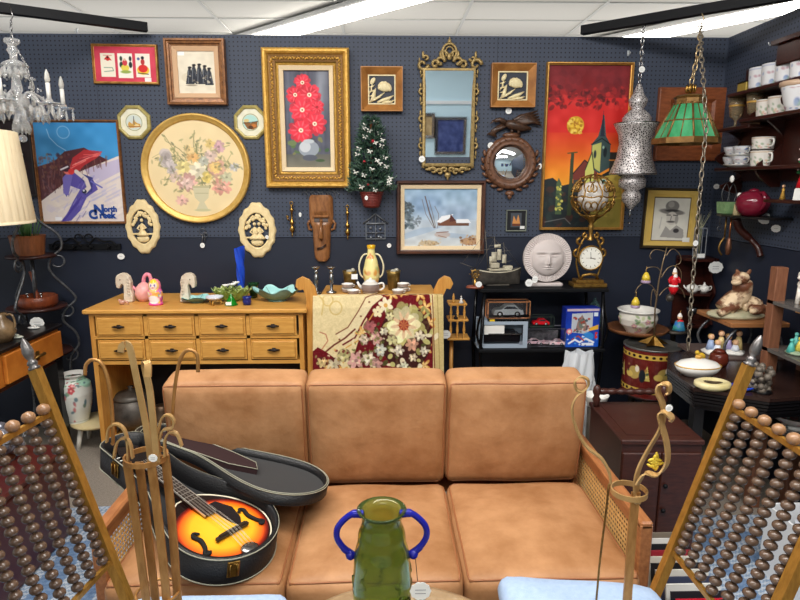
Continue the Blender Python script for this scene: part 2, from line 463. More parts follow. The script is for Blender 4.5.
# black rails crossing the corner tops
def rail(a, b, label):
    a, b = Vector(a), Vector(b); d = (b-a); L = d.length
    o = MB().box((L/2,0,0), (L, .045, .05), bev=.002).build('ceiling_rail', BLACKM, loc=a, rot=(0,0,math.atan2(d.y,d.x)))
    return tag(o, label, 'rail')
RZ = TOPZ+.026
rail(PZ(147, 27.5, RZ), PZ(-60, 0, RZ), 'long black square rail on the top left of the pegboard wall')
rail(PZ(582, 30.5, RZ), PZ(900, -24, RZ), 'long black square rail over the hanging lamps at the right')
# fluorescent strip fixtures on the ceiling beyond the partition
def strip(a, b, label, e=14):
    a, b = Vector(a), Vector(b); d = b-a; L = d.length; c = (a+b)/2
    t = thing('strip_light', label, 'ceiling light', (c.x, c.y, CEIL-.012), math.atan2(d.y, d.x), 'fluorescent strip lights')
    MB().box((0,0,-.035), (L, .30, .05), bev=.01).build('housing', mat('light_housing', (200,200,198), .5), t)
    m = MB()
    m.tube([(-L/2+.02, 0, -.065), (L/2-.02, 0, -.065)], 1, flat=(.055, .26, (0,0,1)))
    m.build('tube', mat('fluorescent_tube', (255,250,240), .5, emit=e), t)
    return t
strip(PZ(215, 44, CEIL), PZ(470, -32, CEIL), 'bright fluorescent strip light on the ceiling left of centre')
strip(PZ(600, 38, CEIL), PZ(880, -22, CEIL), 'bright fluorescent strip light on the ceiling at the right above the black rail')
# ---------------------------------------------------------------- things hanging on the pegboard wall
WY = WALLY-.002
def wr(x0, y0, x1, y1, Y=WY-.02):
    ym, xm = (y0+y1)/2, (x0+x1)/2
    a, b = P(x0, ym, Y), P(x1, ym, Y); c, d = P(xm, y0, Y), P(xm, y1, Y)
    return Vector(((a.x+b.x)/2, Y, (c.z+d.z)/2)), b.x-a.x, c.z-d.z
def picture(name, label, cat, r, bd, cv, fmat, depth=.025, liner=None, lmat=None, prof=None, pmat=None, tagpos=None, tilt=0, group=None):
    c, W, H = wr(*r); s = W/(r[2]-r[0]); b = bd*s
    t = thing(name, label, cat, (c.x, WY, c.z), (0, tilt, 0), group)
    w, h = W-2*b, H-2*b
    pf = prof(b, depth) if prof else [(0,0),(0,depth*.55),(b*.25,depth*.6),(b*.45,depth),(b*.8,depth),(b,depth*.6),(b,0)]
    MB().frame(w, h, pf).build('frame', fmat, t)
    lw = 0
    if liner:
        lw = liner*s
        MB().frame(w-2*lw, h-2*lw, [(0,0),(0,depth*.4),(lw*.9,depth*.55),(lw*1.02,depth*.5)]).build('liner', lmat, t)
    MB().box((0,-.004,0), (W-.01, .007, H-.01)).build('backing', mat('backing_board', (120,96,70), .8), t)
    o = painted('picture_panel', cv, flatfn(w-2*lw+.004, h-2*lw+.004, -.0085), pmat or PAINT, t)
    if tagpos: price(t, *tagpos, y=-depth-.002, r=.018)
    return t, s
FR_BRN = mat('brown_gilt_frame_wood', (156,104,58), .35, .2, c2=(96,58,30), nscale=10, stretch=(4,4,4))
FR_GLD = mat('thin_gilt_frame', (196,146,74), .35, .5, c2=(140,96,44), nscale=30)
FR_DRK = mat('dark_brown_frame_wood', (88,50,34), .35, c2=(58,32,22), nscale=12)
LINEN = mat('cream_linen_liner', (236,214,178), .8, c2=(224,200,160), nscale=200)
BLK = (22,20,22)
# three dancer cards on a pink mat
cv = CV(95, 46, 155, 81, (206,62,84), 3); cv.noise(8, 6)
cv.rect(101,53,115,76,(238,228,208)); cv.rect(117.5,53,132,77,(240,234,220)); cv.rect(135,53,149,76,(240,230,214))
cv.poly([(104,59),(108,55),(112,60)],(200,40,40)); cv.ell(108,58,2,2.4,(206,50,44)); cv.ell(108,57,1,1,BLK); cv.line([(104,67),(112,67),(113,70),(104,71)],.7,(120,150,130)); cv.line([(104,55),(112,55)],.6,(210,120,110))
for x, c in ((121,(40,60,50)),(130,(30,40,40))): cv.ell(x,58,1.3,2.4,c); cv.ell(x,64,1.7,3,c)
cv.ell(124.5,67,4,3.4,(226,206,80)); cv.ell(124.5,62,2.4,3,(206,60,70)); cv.ell(124.5,59,1.2,1.3,(220,180,150)); cv.ell(125,71,5,1.6,(150,170,80))
cv.ell(142,69,6,4.6,(236,196,60)); cv.ell(142,67.5,4.6,3.8,(212,44,40)); cv.ell(142,61,1.9,3,(180,50,50)); cv.ell(142,57,1.5,1.6,(30,34,44)); cv.ell(138,58,1.4,1.4,(90,100,150)); cv.line([(137,72),(147,73)],.8,BLK)
cv.rect(143,76.5,149.5,80.5,(238,232,228))
picture('framed_cards', 'thin gilt frame with three costumed dancer cards on a pink mat', 'picture', (91.5,43.5,157.5,84), 2.6, cv, FR_GLD, .018, tilt=math.radians(.6))
# black figures print
cv = CV(178, 50, 213, 95, (228,218,196), 3); cv.noise(8, 4); cv.ell(196,78,15,7,(214,202,176),.8)
for x, y, h in ((189,72,12),(193,70,13),(198,70,14),(203,71,13),(207,73,12)):
    y += 2; cv.ell(x,y-h*.42,1.3,1.7,(70,60,58)); cv.ell(x+.3,y-h*.55,1.7,1.1,BLK); cv.ell(x,y,2.3,h*.42,(46,50,58)); cv.poly([(x-2.2,y),(x+2.2,y),(x+4,y+h*.9),(x-4.2,y+h*.9)],(40,44,54)); cv.line([(x-1,y-3),(x-2,y+h*.8)],.6,(120,124,130)); cv.line([(x+1,y),(x+3,y+9)],.7,(96,98,106))
cv.spray(18,186,76,210,84,.5,1.4,[(110,100,90),(60,60,66),(180,170,150)]); cv.ell(190,86,5,1,(140,128,110),.8); cv.rect(179,51,185,55,(246,244,240))
picture('figures_print', 'thick stepped brown wood frame round a print of dark standing figures', 'picture', (166,38.5,226,105), 7, cv, FR_BRN, .04, 4.5, mat('rose_tan_liner', (206,166,128), .6),
        prof=lambda b, d: [(0,0),(0,d*.4),(b*.3,d*.45),(b*.35,d*.7),(b*.6,d*.75),(b*.7,d),(b*.95,d),(b,d*.8),(b,0)])
# ski poster
def ski():
    cv = CV(38, 121, 120, 221, (226,216,206), 2.6)
    cv.vgrad(120, 170, (58,140,200), (70,150,206)); cv.noise(10, 9)
    # hillside wood
    cv.poly([(38,165),(55,160),(66,150),(86,146),(104,156),(112,160),(38,200)], (84,44,50))
    cv.spray(170,40,152,78,196,.7,2.2,[(110,60,56),(60,40,60),(140,100,70),(78,50,48),(120,84,90)],.6)
    cv.poly([(38,200),(60,184),(80,170),(120,154),(120,221),(38,221)], (226,214,208))
    cv.poly([(84,168),(120,157),(120,170),(96,182)], (196,186,212)); cv.spray(70,42,186,118,219,1,5,[(240,228,220),(206,196,214),(232,220,206)],.35)
    for k in range(150):
        x = 40+RS.rand()*72; y = 158+RS.rand()*30; 
        if y < 196-(x-38)*.5 and y > 152+abs(x-84)*.14: cv.line([(x,y-5),(x+RS.randn(),y+4)],.8,[(120,70,64),(70,40,50),(96,56,60),(150,110,100)][k%4],.6)
    for k in range(50):
        x = 44+RS.rand()*70; y = 172+RS.rand()*44; cv.line([(x,y+4),(x+14,y-3)],1.6,[(240,230,220),(190,186,216),(214,200,196),(170,170,210)][k%4],.4 if y > 190-(x-38)*.36 else 0)
    # streaks of red
    cv.poly([(70,166),(74,156),(86,148),(104,150),(98,156),(84,164),(76,172)], (200,52,58),.85)
    for k in range(26): a_ = RS.rand(); cv.line([(70+a_*16,166-a_*14+RS.rand()*4),(84+a_*18,156-a_*6+RS.rand()*4)],.9,[(240,120,116),(150,34,50),(226,70,70),(250,170,160)][k%4],.7)
    # skier
    cv.poly([(62,178),(68,170),(80,172),(92,178),(96,188),(84,196),(76,210),(66,220),(58,221),(70,200),(78,188),(68,184),(64,196),(61,190)], (94,84,168))
    cv.poly([(76,170),(92,176),(90,190),(82,194),(84,184)], (60,60,130)); cv.poly([(62,176),(67,171),(72,174),(66,194),(61,192)], (120,110,190))
    cv.line([(76,170),(85,178),(87,186),(83,190)],4.2,(226,214,206)); cv.ell(82,190,2.4,2.2,(30,40,60)); cv.ell(81.5,189,1.1,1.1,(240,240,240))
    cv.ell(68,169,4.6,4,(232,120,110)); cv.ell(66,167,4.4,3.2,(70,40,56)); cv.line([(61,168),(68,165)],1.6,(226,226,230)); cv.ell(71,170,3,3,(214,60,60))
    cv.line([(57,221),(70,206),(79,196)],2.4,(74,60,150)); cv.line([(90,180),(100,186)],1.6,(110,110,190)); cv.rect(50,216,57,219.5,(240,240,244))
    cv.line([(51,128),(53,136),(60,144),(68,149)],.7,(190,220,240),.8); cv.ring(67,131,6,.7,(180,214,240),.7)
    for k in range(34):
        x = 60+RS.rand()*34; y = 172+RS.rand()*44; cv.line([(x,y),(x-4,y+6)],1,[(130,120,200),(60,50,130),(180,170,220),(84,74,150)][k%4],.45 if abs((x-60)+(y-216)*.75-4) < 16 else 0)
    B = (36,70,140)
    return cv
cv = ski()
t, s = picture('ski_poster', 'framed ski poster lettered North Creek with a downhill racer under blue sky', 'poster', (34.5,119.5,122,224), 2.6, cv, FR_BRN, .022, pmat=PRINT)
def text(s, size, m, parent, loc, name='lettering', rot=(PI/2,0,0), ext=.0004, offset=0):
    c = bpy.data.curves.new(name, 'FONT'); c.body = s; c.size = size; c.extrude = ext; c.offset = offset; c.align_x = 'CENTER'; c.resolution_u = 3
    o = bpy.data.objects.new(name, c); col.objects.link(o); o.data.materials.append(m)
    dg = bpy.context.evaluated_depsgraph_get(); me = bpy.data.meshes.new_from_object(o.evaluated_get(dg)); me.name = name
    bpy.data.objects.remove(o); o = bpy.data.objects.new(name, me); col.objects.link(o)
    o.parent = parent; o.location = loc; o.rotation_euler = rot; return o
NAVYI = mat('navy_print_ink', (34,72,150), .4)
def pl(t, x, y, Y=WY-.012):
    p = P(x, y, Y); return (p.x-t.location.x, p.y-t.location.y, p.z-t.location.z)
text('N', .085, NAVYI, t, pl(t,99.5,214.5), offset=.004)
text('orth', .045, NAVYI, t, pl(t,110.5,211.5), offset=.0025)
text('C', .075, NAVYI, t, pl(t,93.5,218.5), offset=.004)
text('reek', .052, NAVYI, t, pl(t,107.5,218), offset=.003)
# oval floral picture
def oval():
    cv = CV(141, 113, 250, 223, (232,210,164), 2.4); cv.noise(5, 12)
    G = [(120,124,84),(150,150,104),(96,104,80),(170,160,120)]
    for a in range(34):
        x0, y0 = 196+RS.randn()*8, 165+RS.randn()*8; an = RS.rand()*2*PI; L = 20+RS.rand()*22
        x1, y1 = x0+math.cos(an)*L*1.15, y0+math.sin(an)*L*.9
        if y1 > 196: continue
        cv.line([(x0,y0),((x0+x1)/2+RS.randn()*3,(y0+y1)/2+RS.randn()*3),(x1,y1)],.7,G[a%4],.8)
        for k in range(5):
            f = .45+.13*k; cv.ell(x0+(x1-x0)*f+RS.randn()*1.8, y0+(y1-y0)*f+RS.randn()*1.8, 2.4, 1, G[(a+k)%4], .75, RS.rand()*180)
    cv.line([(195,160),(194,140),(196,126)],.7,(130,124,90)); cv.line([(165,138),(178,146),(190,158)],.7,(130,124,90))
    for x, y, rx, ry, c in ((167,157,5,9,(176,164,168)),(172,166,5,6,(186,174,180)),(193,156,5,4,(224,160,80)),(183,166,6,5,(226,206,120)),(197,169,7,6,(236,226,196)),
        (186,181,8,7,(206,140,140)),(186,182,5,4.5,(232,190,182)),(219,185,8,6.5,(206,120,110)),(219,184,5,3.5,(230,160,140)),(215,167,7,8,(200,140,120)),(214,166,5,5,(226,180,90)),
        (210,155,5,5,(214,180,170)),(218,146,5,5,(196,140,160)),(210,143,4,3.5,(222,186,96)),(205,176,4,5,(220,190,80)),(180,199,5,4,(220,160,150)),(232,166,4,3,(176,176,190)),(203,160,4,4,(180,184,170)),(175,176,5,4,(200,170,160)),(224,176,5,4,(190,190,150)),(190,149,4,4,(226,190,120))):
        x, y, rx, ry = 196+(x-196)*1.16, 166+(y-166)*1.12, rx*1.25, ry*1.25
        cv.bloom(x,y,rx*1.05,ry*1.05,tuple(k*.80+44 for k in c))
    for k in range(46):
        a = RS.rand()*2*PI; r = 20+RS.rand()*22; x, y = 196+r*math.cos(a)*1.1, 166+r*math.sin(a)*.75; cv.ell(x,y,2.6,1,G[k%4],.6,RS.rand()*180); cv.line([(x,y),(x+RS.randn()*4,y+3)],.4,G[k%4],.5)
    cv.a = cv.a*.86+np.array((234,212,164))*.14
    cv.poly([(190,187),(209,187),(207,200),(202,205),(206,213),(193,213),(197,205),(192,200)],(206,198,164)); cv.line([(190,188),(209,188)],1,(170,160,120)); cv.line([(193,195),(207,195)],.6,(170,164,130)); cv.ell(200,214,9,1.6,(196,190,150))
    return cv
cv = oval(); c, W, H = wr(141,113,250,223)
t = thing('floral_oval', 'large round gilt framed picture of a pale flower bouquet in an urn', 'picture', (c.x, WY, c.z))
rx, rz_ = W/2, H/2
m = MB(); pr = [(-.040,0),(-.040,.012),(-.030,.02),(-.022,.020),(-.014,.034),(-.004,.034),(0,.024),(0,0)]
N = 72; vs = []; fs = []
for i in range(N):
    a = 2*PI*i/N
    for o_, d in pr: vs.append(((rx+o_)*math.cos(a), -d, (rz_+o_)*math.sin(a)))
for i in range(N):
    for q in range(len(pr)-1): fs.append((i*8+q, ((i+1)%N)*8+q, ((i+1)%N)*8+q+1, i*8+q+1))
m.add(vs, fs, 0, True).build('frame', mat('yellow_gilt', (222,184,104), .38, .35, c2=(200,156,76), nscale=20), t)
def disc(rx, rz_, y): # square grid mapped onto a disc
    def f(u, v):
        a, b = 2*u-1, 1-2*v
        k = 1/ max(1, math.hypot(a, b)) if True else 1
        return (a*k*rx, y, b*k*rz_)
    return f
painted('picture_panel', cv, disc(rx-.030, rz_-.030, -.008), PAINT, t)
# octagonal plates
def octo(cx, cy, lab, second):
    c, W, H = wr(cx-17, cy-17, cx+17, cy+17)
    t = thing('octagonal_plaque', lab, 'plaque', (c.x, WY, c.z), 0, 'octagonal scenic plaques beside the round floral picture')
    r = W/2/math.cos(PI/8)*.98
    def pr(r, a=PI/8): return [(r*math.cos(a+PI/4*i), r*math.sin(a+PI/4*i)) for i in range(8)]
    m = MB(); vs = []; fs = []; pf = [(.78,.006),(.80,.014),(.88,.016),(.97,.010),(1,.004),(1,0)]
    for (x, z) in pr(r):
        for k, d in pf: vs.append((x*k, -d, z*k))
    for i in range(8):
        for q in range(5): fs.append((i*6+q, ((i+1)%8)*6+q, ((i+1)%8)*6+q+1, i*6+q+1))
    m.add(vs, fs).build('rim', mat('olive_gilt_rim', (190,176,112), .4, .2, c2=(150,134,74), nscale=40), t)
    cv = CV(-17,-17,17,17,(228,224,200),3); cv.noise(6,4)
    if second:
        cv.ell(0,0,9.5,9,(176,214,206)); cv.poly([(-9,0),(-4,-1),(0,1),(9,-2),(8,6),(3,9),(-4,8)],(140,96,56)); cv.ell(-5,-2,3.5,2,(214,190,130)); cv.ell(4,4,3,2,(196,120,60)); cv.line([(-9,1),(9,-1)],.8,(60,60,50)); cv.ell(0,6,3,2,(90,60,40))
    else:
        cv.ell(0,0,9.5,9,(206,214,206)); cv.poly([(-8,3),(-6,-1),(-2,2),(0,-6),(1.5,-1),(4,1),(8,2),(7,6),(-6,7)],(206,160,80)); cv.ell(3,4,3,1.6,(236,210,150)); cv.line([(0,-7),(0,3)],.8,(70,84,100)); cv.line([(-8,5),(8,5)],.8,(150,90,50))
    cv.ring(0,0,10,.8,(150,150,110))
    painted('scene_panel', cv, disc(r*.76, r*.76, -.0065), GLAZE, t)
    MB().box((0,-.003,0), (r*1.3,.005,r*1.3)).build('backing', mat('backing_board', (120,96,70), .8), t)
octo(133, 122, 'octagonal plaque with a hazy golden tower scene, left of the round floral picture', 0)
octo(250, 122, 'octagonal plaque with a green-sky scene, between round picture and gold frame', 1)
# large ornate gold frame with red dahlias
def dahl():
    cv = CV(283, 68, 332, 173, (84,86,100), 3)
    cv.noise(14, 2.4, 60); cv.ell(322,86,6,34,(186,192,200),.55,4,10); cv.ell(288,95,4,34,(120,124,140),.5,0,8)
    cv.vgrad(158,173,(96,96,90),(126,122,106)); cv.noise(6,6)
    cv.spray(60,288,82,328,158,1.2,2.8,[(60,96,56),(90,116,70),(44,74,50),(130,130,80)],.85, lambda x,y: abs(x-306)<6+ (y-80)*.22)
    R = (222,44,62)
    for x, y, r in ((303,81,7),(295,94,7.5),(310,94,9.5),(302,110,10.5),(318,107,6),(315,125,10),(300,132,10.5)):
        r *= 1.18; cv.ell(x,y,r*.8,r*.8,(176,26,44)); cv.bloom(x,y,r,r,(232,52,70),(240,200,180) if r > 8 else None,12)
        for k in range(10):
            a = k*.628; cv.ell(x+r*.6*math.cos(a),y+r*.6*math.sin(a),r*.26,r*.07,(250,120,130),.6,math.degrees(a))
        if r > 8: cv.ell(x,y,2,2,(250,240,210)); cv.ell(x,y,.9,.9,(150,60,40))
    cv.ell(308,152,11,9,(150,158,168)); cv.ell(304,150,6,6,(206,210,214),.9); cv.ell(308,144,6,2.4,(190,196,202)); cv.ell(309,162,8,3.4,(88,92,104)); cv.ell(320,165,5,1.6,(70,90,60)); cv.ell(290,146,5,3,(110,126,84))
    return cv
cv = dahl()
t, s = picture('dahlia_painting', 'large ornate gold frame with a tall painting of red dahlias in a grey vase', 'painting', (264.5,48.5,350,187.5), 16, cv, GOLD, .06, 4.2, LINEN, prof=lambda b, d: [(0,0),(0,d*.35),(b*.12,d*.45),(b*.2,d*.35),(b*.62,d*.6),(b*.68,d*.85),(b*.78,d),(b*.9,d),(b,d*.8),(b,0)])
c, W, H = wr(264.5,48.5,350,187.5); b = 16*s
MB().frame(W-2*b*.80, H-2*b*.80, [(0,.03),(0,.0365),(b*.40,.043),(b*.40,.03)]).build('recess_shade_band', mat('recess_shade_gold', (120,84,36), .5, .4), t)  # raised dark band: shade between the scrolls put in as colour
# carved leaf scrolls running round the frame
m = MB(); x_, z_ = W/2-b*.6, H/2-b*.6
per = []
for (ax, az, bx, bz) in ((-x_,-z_,x_,-z_),(x_,-z_,x_,z_),(x_,z_,-x_,z_),(-x_,z_,-x_,-z_)):
    L = math.hypot(bx-ax, bz-az); n = int(L/.024)
    for i in range(n):
        f = (i+.5)/n; px, pz = ax+(bx-ax)*f, az+(bz-az)*f; an = math.atan2(bz-az, bx-ax)
        M = TR(px, -.042, pz) @ RO(-an+(.6 if i % 2 else -.6), 'Y')
        m.ball((0,0,0), .0125, 8, M=M, sc=(1,.7,.42)); m.ball((.006,-.004,.010 if i%2 else -.010), .006, 6, M=M)
m.build('carved_scroll', GOLD, t)
# two tulip reliefs in shadow boxes
def tulip(r, lab, tg):
    c, W, H = wr(*r); s = W/(r[2]-r[0])
    t = thing('tulip_relief', lab, 'wall art', (c.x, WY, c.z), 0, 'pair of cream tulip reliefs')
    b = 7*s; w, h = W-2*b, H-2*b
    MB().frame(w, h, [(0,0),(0,.012),(b*.9,.045),(b,.045),(b,0)]).build('frame', mat('shadow_box_wood', (186,128,66), .4, .1, c2=(140,90,44), nscale=12), t)
    MB().box((0,-.003,0), (w+.01,.006,h+.01)).build('backing', PANEL, t)
    m = MB(); e = .005; M1 = Matrix.Diagonal((1.28,1,1.22,1))
    m.frame(w-.014, h-.014, [(0,.006),(0,.014),(.007,.014),(.007,.006)])
    for (x, z, rr, sc, an) in ((.012,.012,.030,(1,.35,.72),.2),(-.002,.016,.022,(.6,.4,.95),.5),(.028,.010,.022,(.6,.4,.9),-.5),(.014,.018,.020,(.6,.5,.9),0),(-.038,.036,.014,(.7,.5,1.2),.5)):
        m.ball((0,0,0), rr, 12, M=TR(x,-.012,z) @ RO(an,'Y'), sc=sc)
    def leaf(x0,z0,x1,z1,w_): m.tube([(x0,-.011,z0),((x0*2+x1)/3+.006,-.013,(z0*2+z1)/3),((x0+2*x1)/3,-.013,(z0+2*z1)/3-.004),(x1,-.011,z1)], [w_*.4,w_,w_*.9,w_*.2], 6)
    leaf(-.055,-.055,.012,-.012,.006); leaf(-.055,-.02,-.038,.03,.004); leaf(-.05,-.055,-.025,.005,.009); leaf(-.02,-.055,.05,-.025,.009); leaf(.0,-.058,.055,-.045,.007)
    for k in range(3): leaf(-.055,-.03+k*.02,-.03,-.02+k*.02,.004)
    m.v = [(x*1.42, y*1.2, z*1.34) if i >= 16 else (x,y,z) for i,(x,y,z) in enumerate(m.v)]; m.build('tulip_carving', mat('carved_cream_resin', (240,228,186), .55, c2=(220,202,152), nscale=60), t)
    if tg: price(t, *tg, r=.019, w=1)
tulip((361,67,402.5,111.5), 'square wooden shadow box with a cream tulip relief, above the small Christmas tree', None)
tulip((491,63.5,535,107.5), 'square wooden shadow box with a cream tulip relief, above the eagle mirror', (-.02,-.145))
# rococo mirror
MIR = mat('mirror_glass', (235,240,244), .02, 1)
c, W, H = wr(424,70,473,165)
t = thing('rococo_mirror', 'tall gold rococo mirror with pierced scrolling crest reflecting a pale blue wall', 'mirror', (c.x, WY, c.z))
MB().box((0,0,0), (W-.01,.004,H-.012)).build('mirror_pane', MIR, t, loc=(0,-.014,0), rot=(math.radians(4.5),0,0))
RG = mat('rubbed_antique_gold', (182,156,100), .45, .4, c2=(128,106,66), nscale=70)
m = MB(); b = .022
m.frame(W-.02, H-.02, [(0,.01),(0,.03),(b*.3,.036),(b*.8,.034),(b,.02),(b,0)])
m.build('frame', RG, t)
def scroll(m, x, z, r, a0, turns, th=.006, y=-.022, fl=1, n=14):
    pts = []
    for i in range(n+1):
        f = i/n; a = a0+fl*turns*2*PI*f; rr = r*(1-.75*f); pts.append((x+rr*math.cos(a), y, z+rr*math.sin(a)))
    m.tube(pts, [th*(1.55-.6*i/n) for i in range(n+1)], 6)
m = MB()
for sx in (-1, 1):
    for k in range(7):
        z = -H/2+.04+k*(H-.08)/6
        scroll(m, sx*(W/2+.012), z, .022, -PI/2, .8*1, .005, fl=sx*(1 if k % 2 else -1)); m.ball((sx*(W/2+.022), -.02, z+.03), .008, 6, sc=(.8,.6,2.2))
    # upper corners
    scroll(m, sx*(W/2+.01), H/2+.03, .035, 0, 1, .008, fl=sx); scroll(m, sx*(W/2-.01), H/2+.065, .018, PI, .9, .006, fl=sx)
    m.ball((sx*(W/2+.008), -.02, H/2+.085), .010, 8, sc=(.8,.6,2.4)); m.ball((sx*(W/2+.03), -.02, H/2+.055), .008, 8, sc=(.7,.6,2)); 
    # top rail scrolls
    for k, (x, z, r) in enumerate(((.085,.032,.026),(.055,.045,.030),(.038,.085,.026))): scroll(m, sx*x, H/2+z, r, PI if sx > 0 else 0, .95, .007, fl=-sx); m.ball((sx*x, -.024, H/2+z-.012), .012, 8, sc=(1.4,.6,.8))
    # bottom
    for k, (x, z, r) in enumerate(((.13,-.018,.024),(.09,-.034,.024),(.05,-.042,.022),(.02,-.03,.018))): scroll(m, sx*x, -H/2+z, r, 0 if sx > 0 else PI, .95, .007, fl=sx); m.ball((sx*x, -.022, -H/2+z+.012), .013, 8, sc=(1.3,.6,.8))
pts = arc((0,-.022,H/2+.10), .042, -60, 240, 20, 'xz', (1,1.15)); m.tube(pts, .008, 8); pts = arc((0,-.024,H/2+.10), .024, -60, 240, 14, 'xz', (1,1.3)); m.tube(pts, .005, 6)
m.ball((0,-.026,H/2+.075), .016, 8, sc=(1,.6,1.4)); m.ball((0,-.022,H/2+.16), .010, 8, sc=(1.2,.7,1.6)); m.ball((0,-.022,H/2+.178), .005, 6, sc=(.8,.6,2))
m.ball((0,-.026,H/2-.012), .02, 8, sc=(1.6,.5,.8)); m.ball((0,-.022,-H/2-.06), .018, 8, sc=(1.2,.5,1)); m.ball((0,-.022,-H/2-.078), .008, 8, sc=(.9,.6,2))
for k in range(13):
    x = -W/2+.012+k*(W-.024)/12; m.ball((x,-.026,H/2-.006-.012*abs(math.sin(k*1.4))), .013, 6, sc=(1,.5,1))
m.build('carved_ornament', RG, t)
price(t, -W/2-.012, -H/2+.035, y=-.04, r=.019, w=1)
# eagle convex mirror
c, W, H = wr(482,138,537,190); R_ = .158
t = thing('eagle_mirror', 'round carved wood mirror crowned by a spread eagle, right of the gold mirror', 'mirror', (P(510,163,WY).x, WY, P(510,163,WY).z))
EW = mat('dark_carved_walnut', (124,84,60), .35, c2=(84,54,38), nscale=40)
M0 = RO(PI/2, 'X')
MB().lathe([(0,.026),(.03,.025),(.06,.021),(.09,.015),(.113,.008),(.113,.002),(0,.002)], 40, M=M0).build('convex_pane', MIR, t)
m = MB().lathe([(.108,.0),(.108,.022),(.115,.03),(.122,.022),(.132,.03),(.150,.030),(.158,.02),(.164,.0)], 48, M=M0)
for k in range(24):
    a = 2*PI*k/24; m.ball((.140*math.cos(a),-.032,.140*math.sin(a)), .007, 6)
m.build('frame', EW, t)
for s in (-1,1):
    m = MB()
    for k in range(7):
        a = math.radians(250-k*15) if s < 0 else math.radians(-70+k*15)
        m.ball((0,0,0), .02, 6, M=TR(.172*math.cos(a),-.015,.172*math.sin(a)) @ RO(-a+PI/2+s*.5,'Y'), sc=(1.2,.5,.5))
    m.build('acanthus_trim', EW, t)
m = MB()
m.ball((0,-.02,-.185),.022,8,sc=(1.4,.7,.8)); m.ball((0,-.02,-.205),.015,8,sc=(1,.7,1.2)); m.build('drop_finial', EW, t)
m = MB().ball((0,-.018,.165),.03,8,sc=(2,.7,.6)).build('eagle_perch', EW, t)

m = MB()
m.tube([(.09,-.025,.195),(.05,-.03,.20),(0,-.035,.215),(-.03,-.035,.222)], [.006,.02,.026,.016], 8)     # body
m.tube([(-.03,-.035,.222),(-.06,-.035,.240),(-.083,-.04,.232)], [.015,.011,.009], 8); m.tube([(-.086,-.04,.234),(-.105,-.04,.218)], [.007,.001], 6)
for k in range(6):      # wing feathers swept up and back
    m.tube([(-.01+k*.012,-.03-k*.001,.22),(.035+k*.012,-.032,.252-k*.004),(.115+k*.004,-.03,.282-k*.014)], [.011,.012,.003], 6)
    m.tube([(-.02-k*.006,-.028,.215),(-.05-k*.008,-.03,.20-k*.003),(-.115+k*.009,-.03,.168-k*.003)], [.009,.010,.003], 6)
m.tube([(0,-.03,.2),(0,-.03,.175)], .008, 6); m.tube([(.03,-.03,.2),(.03,-.03,.17)], .008, 6)
m.v = [(x*1.32, y, .165+(z-.165)*1.22) for x, y, z in m.v]; m.build('eagle', mat('eagle_wood', (84,58,42), .35, c2=(50,34,26), nscale=60), t)
price(t, -.125, .105, r=.019, w=1); price(t, .185, -.02, r=.018, w=.6)
# red town painting
def town():
    cv = CV(547, 64, 627, 228, (222,70,40), 2.6)
    cv.vgrad(64,100,(116,34,40),(150,36,40)); cv.vgrad(96,130,(206,40,40),(216,46,40)); cv.vgrad(130,168,(218,60,36),(240,140,40)); cv.vgrad(168,196,(240,140,40),(246,180,60))
    cv.noise(10,9); cv.spray(130,547,84,627,106,.8,3.5,[(90,24,30),(190,44,44),(60,22,26),(220,60,56)],.5); cv.spray(40,550,66,625,90,2,7,[(100,30,38),(140,44,50)],.3)
    cv.ell(576,123,8.5,9,(208,160,40)); cv.spray(40,569,116,583,131,.8,2.2,[(240,200,70),(170,110,30),(250,220,110)],.8)
    D = (40,48,50)
    cv.poly([(547,178),(556,176),(566,184),(600,176),(627,160),(627,228),(547,228)], D)
    cv.spray(60,548,186,600,226,1,5,[(60,50,50),(34,40,44),(90,50,40),(50,64,62)],.5)
    cv.poly([(560,182),(562,176),(565,182),(566,214),(560,214)],(80,100,70)); cv.spray(26,560,184,567,212,.6,1.5,[(230,220,110),(60,80,60),(200,190,90)],.9)
    cv.poly([(573,150),(576,150),(576,215),(572,215)],(60,70,50)); cv.line([(570,151),(579,150)],1.2,(80,80,40))
    cv.poly([(576,172),(587,158),(600,168),(602,186),(577,186)],(120,56,48)); cv.line([(576,172),(587,158),(600,168)],1,(40,30,30)); cv.rect(577,178,600,188,(70,70,66))
    cv.poly([(593,142),(599,134),(604,112),(607,134),(612,142),(612,166),(602,172),(593,164)],(64,84,84)); cv.poly([(603,108),(605.5,134),(601,134)],(40,46,60)); cv.poly([(594,143),(603,140),(603,170),(594,164)],(196,196,110))
    cv.ell(597,152,1.4,4,(50,60,60)); cv.ell(607,150,1.8,5,(30,40,44)); cv.line([(593,142),(603,136),(612,142)],1,(30,36,40)); cv.ell(605,145,1,1.6,(160,190,170))
    cv.poly([(612,150),(627,150),(627,176),(612,176)],(46,44,40)); cv.line([(612,158),(627,158)],1.4,(200,120,50)); cv.poly([(600,176),(620,172),(627,178),(627,228),(600,228)],(196,170,80)); cv.ell(607,180,3.4,2.8,(220,226,210)); cv.ell(607.5,180,1.8,2,(40,90,80))
    cv.poly([(596,200),(627,198),(627,228),(596,228)],(148,134,60)); cv.spray(30,596,176,626,226,1,4,[(214,190,90),(130,118,50),(160,140,70)],.4)
    cv.poly([(588,168),(594,150),(597,168),(597,200),(588,200)],(206,206,110)); cv.line([(588,168),(594,150),(597,168)],1,(50,60,50)); cv.line([(550,222),(570,218),(576,224)],1,(130,130,130),.7)
    return cv
cv = town()
picture('town_painting', 'tall thin gold framed painting of a steepled town under red sky', 'painting', (543.5,62,628.5,230), 2.6, cv, mat('bright_gilt_edge', (206,156,80), .35, .5, c2=(170,120,50), nscale=30), .035)
